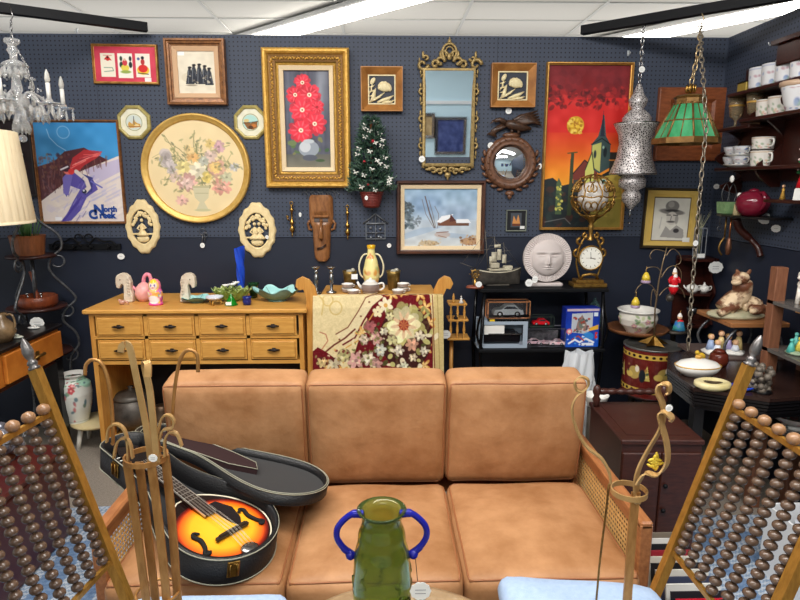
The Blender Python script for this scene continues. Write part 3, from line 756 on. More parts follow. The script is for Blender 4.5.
# snowy cabin
def snow():
    cv = CV(403, 188, 477, 247, (150,170,192), 2.8)
    cv.vgrad(188,222,(138,168,194),(178,196,212)); cv.noise(18,7); cv.ell(425,205,16,10,(120,150,190),.5,0,9); cv.ell(455,214,20,8,(140,160,190),.5,0,8)
    cv.vgrad(220,247,(186,200,214),(206,212,214)); cv.noise(14,5); cv.poly([(403,240),(430,232),(444,226),(420,228),(403,234)],(150,176,204),.5); cv.poly([(440,232),(477,236),(477,240),(450,238)],(150,174,200),.5)
    cv.spray(90,403,202,412,228,.7,2.2,[(84,100,110),(120,134,140),(70,80,86)],.7); cv.spray(30,412,216,420,226,.5,1.3,[(110,120,126),(130,140,150)],.7)
    for x in (421,424.5,428,434): cv.line([(437-(434-x)*.3,228),(x+4,214),(x,196+abs(x-424))],.6,(110,96,90),.8)
    cv.line([(424,196),(428,210),(434,228)],1,(96,80,74),.9)
    cv.poly([(437,224),(441,217),(450,214.5),(456,222),(456,226),(438,226)],(120,78,60)); cv.poly([(436,222),(441,216),(453,214),(448,219),(440,223)],(238,240,244)); cv.poly([(456,219),(468,219),(471,223),(456,224)],(236,238,242)); cv.rect(456,223,469,226,(110,76,60))
    cv.poly([(450,214),(456,221),(449,222)],(90,50,44)); cv.ell(442,235,8,3,(190,170,160),.7); cv.line([(436,233),(448,232)],.7,(120,80,60)); cv.line([(438,236),(446,238)],.7,(150,110,90)); cv.ell(428,244,10,3,(186,160,120),.7); cv.ell(470,242,9,4,(176,130,90),.8); cv.spray(30,460,236,477,247,.4,1.6,[(120,80,50),(200,160,110)],.7); cv.spray(24,418,240,440,247,.4,1.4,[(150,120,80),(220,190,140)],.6)
    return cv
cv = snow()
picture('snow_painting', 'brown framed painting of a snowy cabin by bare trees, below the gold mirror', 'painting', (396.5,180.5,485,254), 4.2, cv, FR_DRK, .045, 3.8, LINEN)
# tiny ship picture
cv = CV(508,213,525,230,(30,30,34),4); cv.poly([(511.5,215),(521,215),(521,227),(511.5,227)],(70,76,84)); cv.poly([(513,224),(514,217),(516.5,222),(518,216),(520,224)],(206,140,80)); cv.rect(513,224,520,226,(110,60,40)); cv.rect(520,226,524,228.5,(230,230,226))
picture('ship_print', 'very small black print of a sailing ship above the model ship', 'picture', (506.5,210,527,231.5), 1.1, cv, mat('silver_green_frame', (150,156,140), .4, .5), .015)
# man in hat
cv = CV(653,195,690,239,(214,178,92),3); cv.noise(6,5); cv.rect(656.5,198,687,237.5,(96,76,44)); cv.rect(657.3,199,686.3,236.8,(222,218,206))
cv.noise(4,3); cv.ell(672,211,10.5,2.6,(120,116,112),.9,6); cv.ell(672,206,5.6,5,(128,124,120)); cv.ell(671,204.5,2.6,2.8,(160,156,150)); cv.ell(672,210,5.5,1.2,(60,58,58))
cv.ell(672.5,217,4.6,6,(206,200,190)); cv.line([(668,214),(671,214)],.8,(70,66,66)); cv.line([(673.5,214),(677,214.3)],.8,(70,66,66)); cv.line([(672,215),(671.5,218.5)],.7,(130,124,120)); cv.ell(672,220,3.4,.9,(90,86,84)); cv.ell(676.5,218,1.4,4,(150,146,140),.8)
cv.poly([(664,234),(668,224),(672,228),(677,223),(683,227),(684,235)],(150,146,142),.8); cv.ell(677,228,2.4,2,(60,58,60)); cv.line([(664,216),(663,226)],.8,(190,186,178))
cv.rect(683,234,689,238,(236,236,230))
picture('cowboy_portrait', 'dark framed pencil portrait of a mustached man in a wide hat on yellow mat', 'picture', (643.5,188,699.5,248.5), 2.6, cv, mat('dark_olive_frame', (70,56,34), .35, c2=(44,34,22), nscale=10), .025, 3.4, mat('yellow_mat_board', (214,180,96), .8), tilt=math.radians(1.2))
# dark picture, far left
cv = CV(5,118,40,198,(34,24,26),2); cv.noise(10,6); cv.ell(24,170,9,14,(54,34,32),.8,0,4); cv.spray(16,14,150,34,190,.8,2.5,[(70,40,36),(44,36,50),(90,56,44)],.4); cv.ell(22.5,188,1.4,1.4,(220,190,40)); cv.ell(20,186,1,1,(220,190,40))
picture('dark_picture', 'dark brown picture half hidden behind the cream lamp shade', 'picture', (0,118,33.5,197), 3, cv, mat('near_black_frame', (30,22,20), .4), .025, tagpos=(.02,.02))
# cream oval plaques with a pierced figure scene
def plaque(x0,y0,x1,y1,lab,couple):
    c, W, H = wr(x0,y0,x1,y1)
    t = thing('oval_plaque', lab, 'plaque', (c.x, WY, c.z), 0, 'pair of cream pierced oval plaques')
    m = MB(); N = 64; pf = [(.64,.0),(.64,.018),(.70,.020),(.78,.012),(.88,.02),(.97,.012),(1,0)]; vs = []; fs = []
    for i in range(N):
        a = 2*PI*i/N
        for k, d in pf:
            lob = 1+(.03*math.cos(14*a)+.10*abs(math.sin(a))**14-.03 if k > .8 else .03*abs(math.sin(a))**8)
            vs.append((W/2*k*lob*math.cos(a)*.97, -d, H/2*k*lob*math.sin(a)*.95))
    n = len(pf)
    for i in range(N):
        for q in range(n-1): fs.append((i*n+q, ((i+1)%N)*n+q, ((i+1)%N)*n+q+1, i*n+q+1))
    m.add(vs, fs, 0, True).build('rim', CREAM, t)
    m = MB()
    for k in range(30):     # tree canopy
        a = PI*(.05+.9*k/29); rr = .72+.25*RS.rand(); m.ball((W/2*.52*rr*math.cos(a)*1.05, -.012, H/2*.56*rr*math.sin(a)), .008+.005*RS.rand(), 6, sc=(1,.6,1))
    m.build('leaf_relief', CREAM, t)
    m = MB(); z0 = -H*.13
    m.box((0,-.010,z0), (W*.64,.010,.010), bev=.002)
    m.ball((0,-.010,z0-.03), .03, 10, sc=(1.3,.4,.8))
    for dx in ((-.012,.016) if couple else (0,)):
        m.ball((dx,-.016,z0+.085), .011, 8); m.lathe([(0,.078),(.010,.072),(.016,.05),(.012,.035),(.03,.012),(.036,0),(0,0)], 10, c=(dx,-.014,z0-.01), sy=.5)
        m.tube([(dx-.012,-.018,z0+.055),(dx-.028,-.02,z0+.035),(dx-.012,-.024,z0+.025)], .005, 6); m.tube([(dx+.012,-.018,z0+.055),(dx+.026,-.02,z0+.038),(dx+.01,-.024,z0+.03)], .005, 6)
    m.tube([(-.035,-.012,z0-.02),(-.015,-.014,z0-.045),(.02,-.012,z0-.03)], .006, 6)
    m.build('figure_relief', CREAM, t)
    return t
plaque(123.5,199.5,160,254,'cream pierced oval plaque left of the large round floral picture, single figure',0)
tt = plaque(236.5,202.5,276.5,258,'cream pierced oval plaque right of the large round floral picture, with seated pair',1)
price(tt, .065, -.04, y=-.03, r=.012, w=.9)
# brass wall sconces
def sconce(x, y0, y1, lab, knob):
    c, W, H = wr(x-4,y0,x+4,y1)
    t = thing('brass_sconce', lab, 'ornament', (c.x, WY, c.z), 0, 'brass hanging ornaments either side of the wooden mask')
    m = MB().lathe([(0,-H/2),(.004,-H/2+.004),(.005,-H/2+.02),(.002,-H/2+.024),(.012,-H/2+.035),(.017,-H/2+.05),(.010,-H/2+.066),(.006,-H/2+.075),(.014,-H/2+.085),(.014,-H/2+.095),(.006,-H/2+.105),(.005,H/2-.06),(.012,H/2-.052),(.012,H/2-.044),(.005,H/2-.035),(.009,H/2-.026),(.004,H/2-.018),(0,H/2-.016)], 12, c=(0,-.022,0))
    m.build('body', BRASS, t)
    MB().tube(arc((0,-.02,H/2-.008), .010, 0, 360, 12), .0028, 6, closed=False).build('hanging_ring', BRASS, t)
    if knob: MB().tube([(-.005,-.022,0),(-.022,-.035,-.004),(-.024,-.04,.014)], .004, 6).lathe([(0,0),(.008,.002),(.009,.012),(.006,.014)], 10, c=(-.024,-.04,.012)).build('arm', BRASS, t)
    return t
a = sconce(292, 202, 237, 'brass spindle ornament with a side arm hanging left of the wooden mask', 1)
price(a, .05, .03, y=-.01, r=.014, w=.6)
sconce(347.5, 205.5, 240, 'brass spindle ornament hanging right of the wooden mask', 0)
# wooden mask
c, W, H = wr(309,195,334,261)
t = thing('wooden_mask', 'long carved wooden mask with wire hair between the brass ornaments', 'mask', (c.x, WY, c.z))
WM = mat('oiled_mask_wood', (160,108,64), .3, c2=(112,70,40), nscale=9, stretch=(6,6,2))
def maskw(v):   # half width down the mask
    ks = [(0,.060),(.04,.074),(.30,.074),(.42,.070),(.5,.056),(.62,.054),(.85,.050),(.95,.046),(1,.030)]
    for (a, b), (c_, d) in zip(ks[:-1], ks[1:]):
        if a <= v <= c_: return b+(d-b)*(v-a)/(c_-a)
m = MB()
def mf(u, v):
    x = (2*u-1); z = H*.5-v*H
    y = -.012-.028*math.sqrt(max(0,1-x*x))
    if .26 < v < .42: y += .012*(1-abs(x))         # eye recess
    return (x*maskw(v), y, z)
m.grid(mf, 17, 40); m.grid(lambda u, v: ((2*u-1)*maskw(v), 0, H*.5-v*H), 2, 40)
for s in (0, 1): m.grid(lambda u, v: ((2*s-1)*maskw(v), -.013*u, H*.5-v*H), 2, 40)
m.build('face', WM, t)
m = MB(); m.tube([(0,-.036,.045),(0,-.058,0),(0,-.066,-.052),(0,-.045,-.07)], [.008,.010,.017,.008], 8); m.box((0,-.040,.075),(.10,.012,.018),bev=.005); m.build('nose_ridge', WM, t)
DK = mat('mask_dark_stain', (60,36,24), .4)
m = MB()
for s in (-1,1): m.box((s*.026,-.033,.052),(.034,.006,.022),bev=.002)
m.build('eye', mat('mask_eye_grey', (96,84,80), .4), t)
MB().tube([(-.028,-.041,-.125),(0,-.046,-.118),(.028,-.041,-.098)], .005, 6, sm=True).tube([(-.026,-.041,-.132),(0,-.046,-.126),(.028,-.041,-.106)], .004, 6).build('mouth', DK, t)
for s in (-1,1): MB().tube([(s*.07,-.012,.05),(s*.085,-.012,.03),(s*.078,-.012,-.005),(s*.06,-.012,-.01)], .008, 6).build('ear', WM, t)
m = MB()
for k in range(9):
    x = -.10+k*.024; m.tube(arc((x,-.012,H/2+.002), .018+.005*(k%2), 200, -20, 10), .0018, 5); m.ball((x+.017,-.012,H/2-.012), .004, 5)
m.build('wire_hair', IRON, t)
# metal birdhouse ornament
c, W, H = wr(363,213,388,240)
t = thing('house_ornament', 'small pierced grey metal house hanging below the Christmas tree', 'ornament', (c.x, WY, c.z))
m = MB(); w2 = W*.40
m.frame(w2*2-.012, H*.55, [(0,.004),(0,.010),(.006,.010),(.006,.004)], M=TR(0,0,-H*.17))
m.tube([(-W/2,-.007,H*.10),(0,-.007,H*.47),(W/2,-.007,H*.10)], .005, 6)
for k in range(-2,3): m.tube([(k*.022,-.007,H*.11),(k*.022,-.007,H*.42-abs(k)*.018)], .0028, 5)
m.tube([(-w2,-.007,H*.1),(w2,-.007,H*.1)], .004, 5); m.tube([(-w2,-.007,-.04),(w2,-.007,-.04)], .003, 5); m.tube([(0,-.007,H*.1),(0,-.007,-.09)], .003, 5)
for k, (x, z) in enumerate(((-.03,-.01),(.03,-.015),(-.028,-.07),(.02,-.065),(.035,-.07))): m.ball((x,-.008,z), .010, 6, sc=(1,.5,.9))
m.build('cutwork', mat('pewter_grey', (120,124,130), .4, .7), t); price(t, .085, -.12, y=-.006, r=.014, w=1)
# key ring with tags
t = thing('key_ring', 'small bunch of rings and white tags hanging right below the round picture', 'key ring', (P(203.5,238,WY).x, WY, P(203.5,238,WY).z))
m = MB(); m.tube(arc((0,-.008,.04),.02,0,350,14),.0025,6); m.tube(arc((.012,-.01,.02),.016,0,350,12),.002,6); m.tube([(0,-.01,.02),(-.008,-.01,-.03)],.004,6); m.tube([(.01,-.01,.02),(.012,-.01,-.02)],.003,6)
m.build('ring', IRON, t); price(t, -.006, -.045, r=.016, w=.9)
# black coat rack under the poster
c, W, H = wr(48,232,120,251)
t = thing('coat_rack', 'black iron wall rack mounted under the ski poster', 'rack', (c.x, WY, c.z))
m = MB(); m.box((0,-.012,-H*.28),(W,.014,.035),bev=.002); m.build('rail', BLACKM, t)
m = MB()
for s in (-1,1):
    m.tube(smooth_path([(s*.02,-.02,-.03),(s*.07,-.02,.02),(s*.12,-.02,.0),(s*.17,-.02,.0),(s*.20,-.02,-.03)],5), .006, 6); m.tube(arc((s*.03,-.02,.02),.025,0,300,12),.005,6)
for k in range(4): m.tube([(-.16+k*.107,-.02,-.03),(-.16+k*.107,-.055,-.045),(-.16+k*.107,-.06,-.02)], .005, 6)
m.build('scroll_hook', BLACKM, t)
# little pegboard hooks
def hook(x, y, i):
    p = P(x, y, WY)
    m = MB(); m.tube([(0,0,0),(0,-.03,0),(0,-.035,.012)], .002, 5); m.box((0,-.002,.01),(.012,.003,.03))
    tag(m.build('peg_hook', mat('zinc_hook', (200,204,206), .35, .7), loc=p), ['small zinc hook near the wall top under the left black rail','small zinc hook at the wall top by the right edge of the red painting','small zinc hook under the gold framed dahlia painting','small zinc hook below the large cream dancers and above the chest of drawers'][i], 'hook')
hook(77.5,33,0); hook(628,55,1)
# potted Christmas tree on the wall
p = P(372,205,WY); zt = P(372,117,WY).z; zb = P(372,207,WY).z; Ht = zt-zb
t = thing('christmas_tree', 'small artificial Christmas tree with white doves in a red wicker pot hung on the wall', 'Christmas tree', (p.x, WY-.085, zb))
m = MB()
for k in range(1300):
    h = RS.rand()**1.25; z = .10+h*(Ht-.11); R = .132*(1-h)**.5+.012; a = RS.rand()*2*PI; rr = R*(.55+.45*RS.rand())
    x, y = rr*math.cos(a), min(rr*math.sin(a)*.8, .07)
    d = Vector((math.cos(a)*.8+RS.randn()*.4, math.sin(a)*.8+RS.randn()*.4, .5+RS.randn()*.6)).normalized()
    q = Vector((x,y,z)); s_ = d.orthogonal().normalized()*.005; e = q+d*(.024+.01*RS.rand())
    m.add([q-s_, q+s_, e+s_*.3, e-s_*.3], [(0,1,2,3)], RS.randint(3)); n_ = d.cross(s_)
    m.add([q-n_, q+n_, e], [(0,1,2)], RS.randint(3))
m.tube([(0,0,.06),(0,0,Ht-.03)], .008, 6, 3)
for i in range(12): m.tube(arc((0,0,.1+i*.03), .03+.0, 0, 360, 8, 'xy', ((1-i/13)*2.2,(1-i/13)*1.6)), .01, 5, 0)
m.build('foliage', [mat('pine_needle_dark', (34,62,48), .7), mat('pine_needle_mid', (58,92,70), .7), mat('pine_needle_frost', (96,120,104), .7), WALNUT], t)
for k in range(24):
    h = (k+.5)/24; z = .10+h*(Ht-.13); a = -PI/2+RS.uniform(-1.2,1.2); R = .128*(1-h)**.55+.014
    m = MB(); 
    for j in range(4): m.ball((0,0,0), .0105, 5, M=RO(j*1.256,'Y') @ TR(.009,0,0), sc=(1,.3,.42))
    m.build('white_bow', mat('white_felt', (226,224,216), .8), t, loc=(R*math.cos(a), max(R*math.sin(a),-.1)*.9, z))
for (x, z) in ((-.02,.14),(.012,.39),(-.04,.27)): MB().ball((0,0,0), .010, 8).build('red_berry', mat('red_berry', (186,24,44), .3), t, loc=(x,-.09+z*.06,z))
m = MB().lathe([(0,0),(.045,0),(.052,.02),(.068,.09),(.060,.09),(.046,.02)], 20)
for k in range(6): m.lathe([(.047+k*.0038,.008+k*.015),(.053+k*.0038,.014+k*.015),(.049+k*.004,.021+k*.015)], 20, ripple=.02, rn=10)
m.build('wicker_pot', mat('red_brown_wicker', (120,42,34), .6, c2=(84,28,24), nscale=90), t); price(t, -.03, .06, y=-.066, r=.013, w=.75)
# ---------------------------------------------------------------- leather sofa
LEA = mat('tan_leather', (189,141,99), .52, c2=(148,101,62), nscale=6, bump=.75, bscale=8, spec=.35)
SOFW = mat('sofa_walnut', (138,82,48), .38, c2=(104,58,32), nscale=8, stretch=(10,2,10))
def cushion(w, d, h, r, bulge, seed=0, n=16):
    """rounded upholstered block, origin at its centre"""
    rs = np.random.RandomState(seed); m = MB(); hw, hd, hh = w/2, d/2, h/2
    ph = rs.rand(6)*6
    def mapp(p):
        q = [p[0]*hw, p[1]*hd, p[2]*hh]; c = [max(-hw+r, min(hw-r, q[0])), max(-hd+r, min(hd-r, q[1])), max(-hh+r, min(hh-r, q[2]))]
        dv = Vector((q[0]-c[0], q[1]-c[1], q[2]-c[2]))
        if dv.length > 1e-9: dv = dv.normalized()*r
        o = Vector(c)+dv
        b = (1-p[0]**2)*(1-p[1]**2)
        if abs(p[2]) > .5: o.z += bulge*b*p[2]+.003*math.sin(o.x*17+ph[0])*math.sin(o.y*13+ph[1])
        o.y += .35*bulge*(1-p[0]**2)*(1-p[2]**2)*p[1]; o.x += .2*bulge*(1-p[1]**2)*(1-p[2]**2)*p[0]
        return o
    g = [math.sin(PI/2*(-1+2*i/n)) for i in range(n+1)]
    for ax in range(3):
        for sg in (-1,1):
            def f(u, v):
                p = [0,0,0]; p[ax] = sg; p[(ax+1)%3] = g[round(u*n)]; p[(ax+2)%3] = g[round(v*n)]; return mapp(p)
            m.grid(f, n+1, n+1)
    m.pip = [mapp((x,y,.985)) for x, y in [(-.985+1.97*i/20,-.985) for i in range(21)]+[(.985,-.985+1.97*i/20) for i in range(21)]+[(.985-1.97*i/20,.985) for i in range(21)]+[(-.985,.985-1.97*i/20) for i in range(21)]]
    return m
def weld(o):
    bm = bmesh.new(); bm.from_mesh(o.data); bmesh.ops.remove_doubles(bm, verts=bm.verts, dist=1e-5); bmesh.ops.recalc_face_normals(bm, faces=bm.faces); bm.to_mesh(o.data); bm.free(); return o
SX = -.035
t = thing('leather_sofa', 'three-seat tan leather sofa with wooden arms and woven cane side panels', 'sofa', (SX, 1.9, 0))
PIPE = mat('dark_leather_piping', (150,96,60), .5)
for i, x in enumerate((-.537, 0, .537)):
    m = cushion(.535, .60, .16, .036, .026, i); o = weld(m.build('seat_cushion', LEA, t, loc=(x, -.02, .345)))
    MB().tube(m.pip, .0035, 6, closed=True).build('piping', PIPE, o)
    m = cushion(.535, .445, .15, .030, .028, 10+i)
    o = weld(m.build('back_cushion', LEA, t, loc=(x, .345, .635), rot=(math.radians(97.5), 0, 0)))
    MB().tube(m.pip, .0035, 6, closed=True).build('piping', PIPE, o)
m = MB()
m.box((0,-.31,.225),(1.66,.03,.075)); m.box((0,.42,.225),(1.66,.03,.075))
for s in (-1,1): m.box((s*.80,.05,.225),(.03,.74,.075))
m.box((0,.05,.25),(1.6,.70,.012))
m.build('seat_frame', SOFW, t, bev=.004)
MB().box((0,.455,.50),(1.66,.02,.42)).box((0,.455,.70),(1.66,.03,.04)).build('back_panel', SOFW, t, bev=.003)
CANE = mat('woven_cane', (232,190,124), .5, c2=(214,164,96), nscale=40)
for s in (-1,1):
    X = s*.826
    m = MB(); m.box((X,.075,.558),(.040,.68,.026), bev=.006)
    m.box((X,-.245,.28),(.04,.04,.56), bev=.004); m.box((X,.39,.28),(.04,.04,.56), bev=.004); m.box((X,.03,.25),(.03,.70,.05)); m.box((X,.07,.528),(.025,.62,.03))
    m.build('arm_frame', mat('sofa_arm_wood', (176,116,70), .38, c2=(140,86,50), nscale=8, stretch=(10,2,10)), t)
    m = MB(); y0, y1, z0, z1 = -.225, .375, .275, .515
    def strip_(a, b): 
        m.tube([a, b], 1, flat=(.0035, .0012, (0, b[1]-a[1] and -(b[2]-a[2]), b[1]-a[1]) if False else (0,1,0) if abs(b[2]-a[2]) > abs(b[1]-a[1]) else (0,0,1)), cap=False)
    n = int((y1-y0)/.018)
    for k in range(n):
        y = y0+k*.018
        for e in (-.0025,.0025): strip_((X-s*.002,y+e,z0),(X-s*.002,y+e,z1))
    n = int((z1-z0)/.018)
    for k in range(n):
        z = z0+k*.018
        for e in (-.0025,.0025): strip_((X-s*.004,y0,z+e),(X-s*.004,y1,z+e))
    for k in range(0):    # diagonals
        for dr in (1,-1):
            a = y0+k*.0125; b = a+(z1-z0)
            ya, yb = max(a,y0), min(b,y1)
            if ya >= yb: continue
            za, zb = z0+(ya-a), z0+(yb-a)
            if dr < 0: za, zb = z0+z1-za, z0+z1-zb
            m.tube([(X-s*.006,ya,za),(X-s*.006,yb,zb)], 1, flat=(.0035,.001,(1,0,0)) if False else (.001,.0035,(1,0,0)), cap=False)
    o = m.build('cane_panel', CANE, t); o['kind'] = 'stuff' if False else o.get('kind','') or 'part'
    del o['kind']
for s in (-1,1):
    for y in (-.245,.39): MB().box((s*.826,y,.0),(.04,.04,.01)).build('foot_pad', BLACKM, t, loc=(0,0,.005))
# ---------------------------------------------------------------- mandolin in its open case on the left seat
def casew(x, R=.165, N=.075):
    """half width of the case along its axis, x = 0 at the bout centre"""
    if x < 0: return math.sqrt(max(0, R*R-x*x))
    if x > .58: return N*math.sqrt(max(0, 1-((x-.58)/.04)**2))
    k = min(1, x/.36); k = k*k*(3-2*k); return R+(N-R)*k
def outline(R, N, xe=.62, n=56):
    xs = [-R*math.cos(PI/2*i/14) for i in range(15)]+[xe*(i/26) for i in range(1,24)]+[.58+.04*math.sin(PI/2*i/6) for i in range(0,7)]
    up = [(x, casew(x,R,N)) for x in xs]; return up+[(x,-w) for x, w in up[::-1][1:-1]]
CASE = mat('black_case_vinyl', (20,20,22), .42, bump=.25, bscale=160)
PLUSH = mat('black_case_plush', (13,13,16), .95, sheen=.3)
PINST = mat('grey_stitching', (150,148,130), .6)
az = math.atan2(.34,-.44)
rot = Matrix.Rotation(az, 4, 'Z') @ Matrix.Rotation(-math.radians(11.5), 4, 'Y')
CASEP = (-.515, 1.715, .462)
ct = thing('instrument_case', 'open black hard case with pale stitching holding the mandolin, lying on the left sofa seat', 'instrument case', CASEP, tuple(rot.to_euler()))
def wall(out, z0, z1, th=.012):
    m = MB(); n = len(out); vs = []
    c = (.2, 0)
    inn = [(x*(1-th/ .17) if x < 0 else x-th*(x/.62), y*(1-th/.15)) for x, y in out]
    for (a, b) in zip(out, inn): vs += [(a[0],a[1],z0),(a[0],a[1],z1),(b[0],b[1],z1),(b[0],b[1],z0+.01)]
    fs = []
    for i in range(n):
        j = (i+1) % n
        for q in range(3): fs.append((i*4+q, j*4+q, j*4+q+1, i*4+q+1))
    m.add(vs, fs, 0, True); return m, inn
out = outline(.165,.078)
m, inn = wall(out, 0, .095); m.prism(out, 0, .006, 'z'); m.build('case_body', CASE, ct)
MB().prism(inn, .0065, .022, 'z').build('plush_lining', PLUSH, ct)
for z in (.093,.004): MB().tube([(x*1.003,y*1.003,z) for x, y in out], .0022, 5, closed=True).build('stitched_edge', PINST, ct)
# latches
for (x, y, a) in ((-.145,.079,2.64),(.47,.080,PI/2)):
    m = MB(); m.box((0,0,.06),(.035,.006,.055), bev=.002); m.tube([(-.011,.006,.04),(-.011,.008,.085),(.011,.008,.085),(.011,.006,.04)], .0025, 6)
    m.build('latch', BRASS, ct, loc=(x*1.02, y*1.02, 0), rot=(0,0,a-PI/2))
# lid, hinged along the far long side and leaning on the back cushions
lid = thing('x','x','x'); bpy.data.objects.remove(lid)
m, inn2 = wall(out, 0, .035); m.prism(out, -.004, .004, 'z'); lo = m.build('lid', CASE, ct)
MB().prism(inn2, .0045, .010, 'z').build('lid_lining', PLUSH, lo)
for k, z in ((1.0,.035),(.965,.037)): MB().tube([(x*k,y*k,z) for x, y in out], .0018, 5, closed=True).build('stitched_edge', PINST, lo)
m = MB(); pk = [(.12+.0,.02),(.22,.055),(.42,.06),(.56,.05),(.57,-.04),(.44,-.058),(.28,-.05),(.16,-.03)]
m.prism([(x-.03,y) for x, y in pk], .010, .030, 'z'); m.build('accessory_pocket', mat('wine_plush', (44,22,24), .9), lo)
MB().tube([(x-.03,y,.031) for x, y in pk], .0018, 5, closed=True).build('pocket_stitching', PINST, lo)
# far side in local coordinates is y = -w (the axis points away to the left)
hy = -.150
op = math.radians(128)
lo.matrix_local = Matrix.Translation((0, hy, .098)) @ Matrix.Rotation(op, 4, 'X') @ Matrix.Translation((0, -hy, .037)) @ Matrix.Rotation(PI, 4, 'X') @ Matrix.Rotation(0, 4, 'Z')
lo.matrix_local = Matrix.Translation((0, hy, .100)) @ Matrix.Rotation(math.radians(12), 4, 'X') @ Matrix.Rotation(math.radians(6), 4, 'Y') @ Matrix.Rotation(math.radians(14), 4, 'Z') @ Matrix.Translation((0.02, hy, 0))
# mandolin
mt = thing('mandolin', 'sunburst mandolin with f-holes and black pickguard lying in the open case', 'mandolin', CASEP, tuple(rot.to_euler()))
mt.scale = (1.13,1.13,1.0)
def mw(x):
    if x < 0: return .128*math.sqrt(max(0, 1-(x/.128)**2))
    k = min(1, x/.185); return .128*math.cos(k*PI/2)**.62 if k < 1 else 0
def mo(k=1, n=60):
    xs = [-.128*math.cos(PI/2*i/14) for i in range(15)]+[.185*i/16 for i in range(1,16)]
    up = [(x*k, max(mw(x),.018)*k if x > .1 else mw(x)*k) for x in xs]; return up+[(x,-w) for x, w in up[::-1][0:-1]]
bo = [(x, y) for x, y in mo()]
MB().prism(bo, .024, .060, 'z').build('body', mat('dark_sunburst_side', (70,28,18), .2), mt)
cv = CV(-.135,-.135,.19,.135,(28,14,10),1.0); cv.w = 150; cv.h = 125
xs = np.linspace(-.135,.19,150); ys = np.linspace(-.135,.135,125); cv.X, cv.Y = np.meshgrid(xs, ys); cv.a = np.ones((125,150,3))*np.array((24,12,10.)); 
d = np.hypot(np.where(cv.X>0, (cv.X-.005)*.93, (cv.X-.005)), cv.Y)/.128
def stop(d0, d1, c0, c1):
    k = np.clip((d-d0)/(d1-d0), 0, 1)[...,None]; mk = ((d >= d0)&(d < d1))[...,None]; cv.a = np.where(mk, np.array(c0,float)*(1-k)+np.array(c1,float)*k, cv.a)
stop(0,.64,(252,190,50),(250,170,36)); stop(.64,.84,(250,170,36),(236,96,26)); stop(.84,.93,(236,96,26),(120,26,16)); stop(.93,1.0,(120,26,16),(26,12,10))
def topfn(u, v):
    x, y = -.135+u*.325, -.135+v*.27
    if x < 0:
        r = math.hypot(x, y); k = min(1, .127/max(r,1e-6)); x, y = x*k, y*k
    else:
        wmax = max(mw(min(x,.184)), .017) if x < .185 else .017
        x = min(x, .185); y = max(-wmax+.001, min(wmax-.001, y))
    r = min(1, math.hypot(x, y)/.128); return (x, y, .0602+.012*(1-r*r))
painted('soundboard', cv, topfn, paintmat('sunburst_lacquer', .22, .5), mt)
MB().tube([(x*1.0,y*1.0,.0605) for x, y in bo], .0025, 6, closed=True).build('binding', mat('ivory_binding', (226,216,190), .4), mt)
MB().box((.26,0,.066),(.27,.030,.018)).build('neck', mat('dark_neck', (60,30,20), .3), mt)
m = MB(); m.box((.225,0,.079),(.33,.034,.006)); 
for k in range(14): m.box((.375-.018*k,0,.0825),(.0016,.034,.001),1)
for s in (-1,1): m.box((.225,s*.0172,.0795),(.33,.0016,.0065),1)
m.build('fretboard', [mat('rosewood_board', (52,36,30), .4), mat('fret_wire', (214,210,200), .3, .6)], mt)
m = MB(); m.prism([(.38,-.02),(.41,-.034),(.47,-.036),(.51,-.022),(.50,0),(.51,.022),(.47,.036),(.41,.034),(.38,.02)], .060, .074, 'z'); m.build('headstock', mat('black_headstock', (16,14,14), .2), mt)
for s in (-1,1):
    for k in range(4): MB().tube([(.41+.018*k,s*.034,.067),(.41+.018*k,s*.050,.067)], .002, 6).ball((.41+.018*k,s*.052,.067), .0055, 8).build('tuning_peg', PORC, mt)
MB().prism([(.10,-.018),(.03,-.020),(.0,-.024),(-.028,-.036),(.0,-.056),(.05,-.066),(.10,-.045)], .0735, .0765, 'z').build('pickguard', mat('dark_pickguard', (30,24,26), .25), mt)
MB().box((-.035,0,.080),(.012,.105,.012),bev=.002).box((-.035,0,.088),(.006,.085,.008)).build('bridge', mat('ebony_bridge', (34,28,26), .4), mt)
def fhole(s):
    m = MB(); pts = smooth_path([(.022,s*.068,.0735),(.030,s*.076,.073),(.020,s*.084,.072),(-.005,s*.078,.0725),(-.035,s*.086,.0705),(-.048,s*.097,.0690),(-.056,s*.088,.0700),(-.050,s*.080,.0712)], 4)
    n = len(pts); m.tube(pts, [.0028+.0038*math.sin(PI*i/(n-1)) for i in range(n)], 6); m.ball((.022,s*.069,.073), .006, 8, sc=(1,1,.4)); m.ball((-.048,s*.087,.0705), .006, 8, sc=(1,1,.4))
    m.build('f_hole', mat('f_hole_black', (10,8,8), .8), mt)
fhole(1); fhole(-1)
m = MB()
for k in range(4):
    y = -.0105+.007*k; 
    for e in (-.001,.001): m.tube([(-.115,(y+e)*1.4,.072),(-.035,(y+e)*1.5,.0925),(.39,(y+e)*.9,.0845)], .0005, 4)
m.build('strings', mat('string_steel', (200,196,186), .3, .8), mt)
m = MB(); m.ball((-.108,0,.070), .022, 12, sc=(1,1.2,.35)); m.build('tailpiece', SILVER, mt)
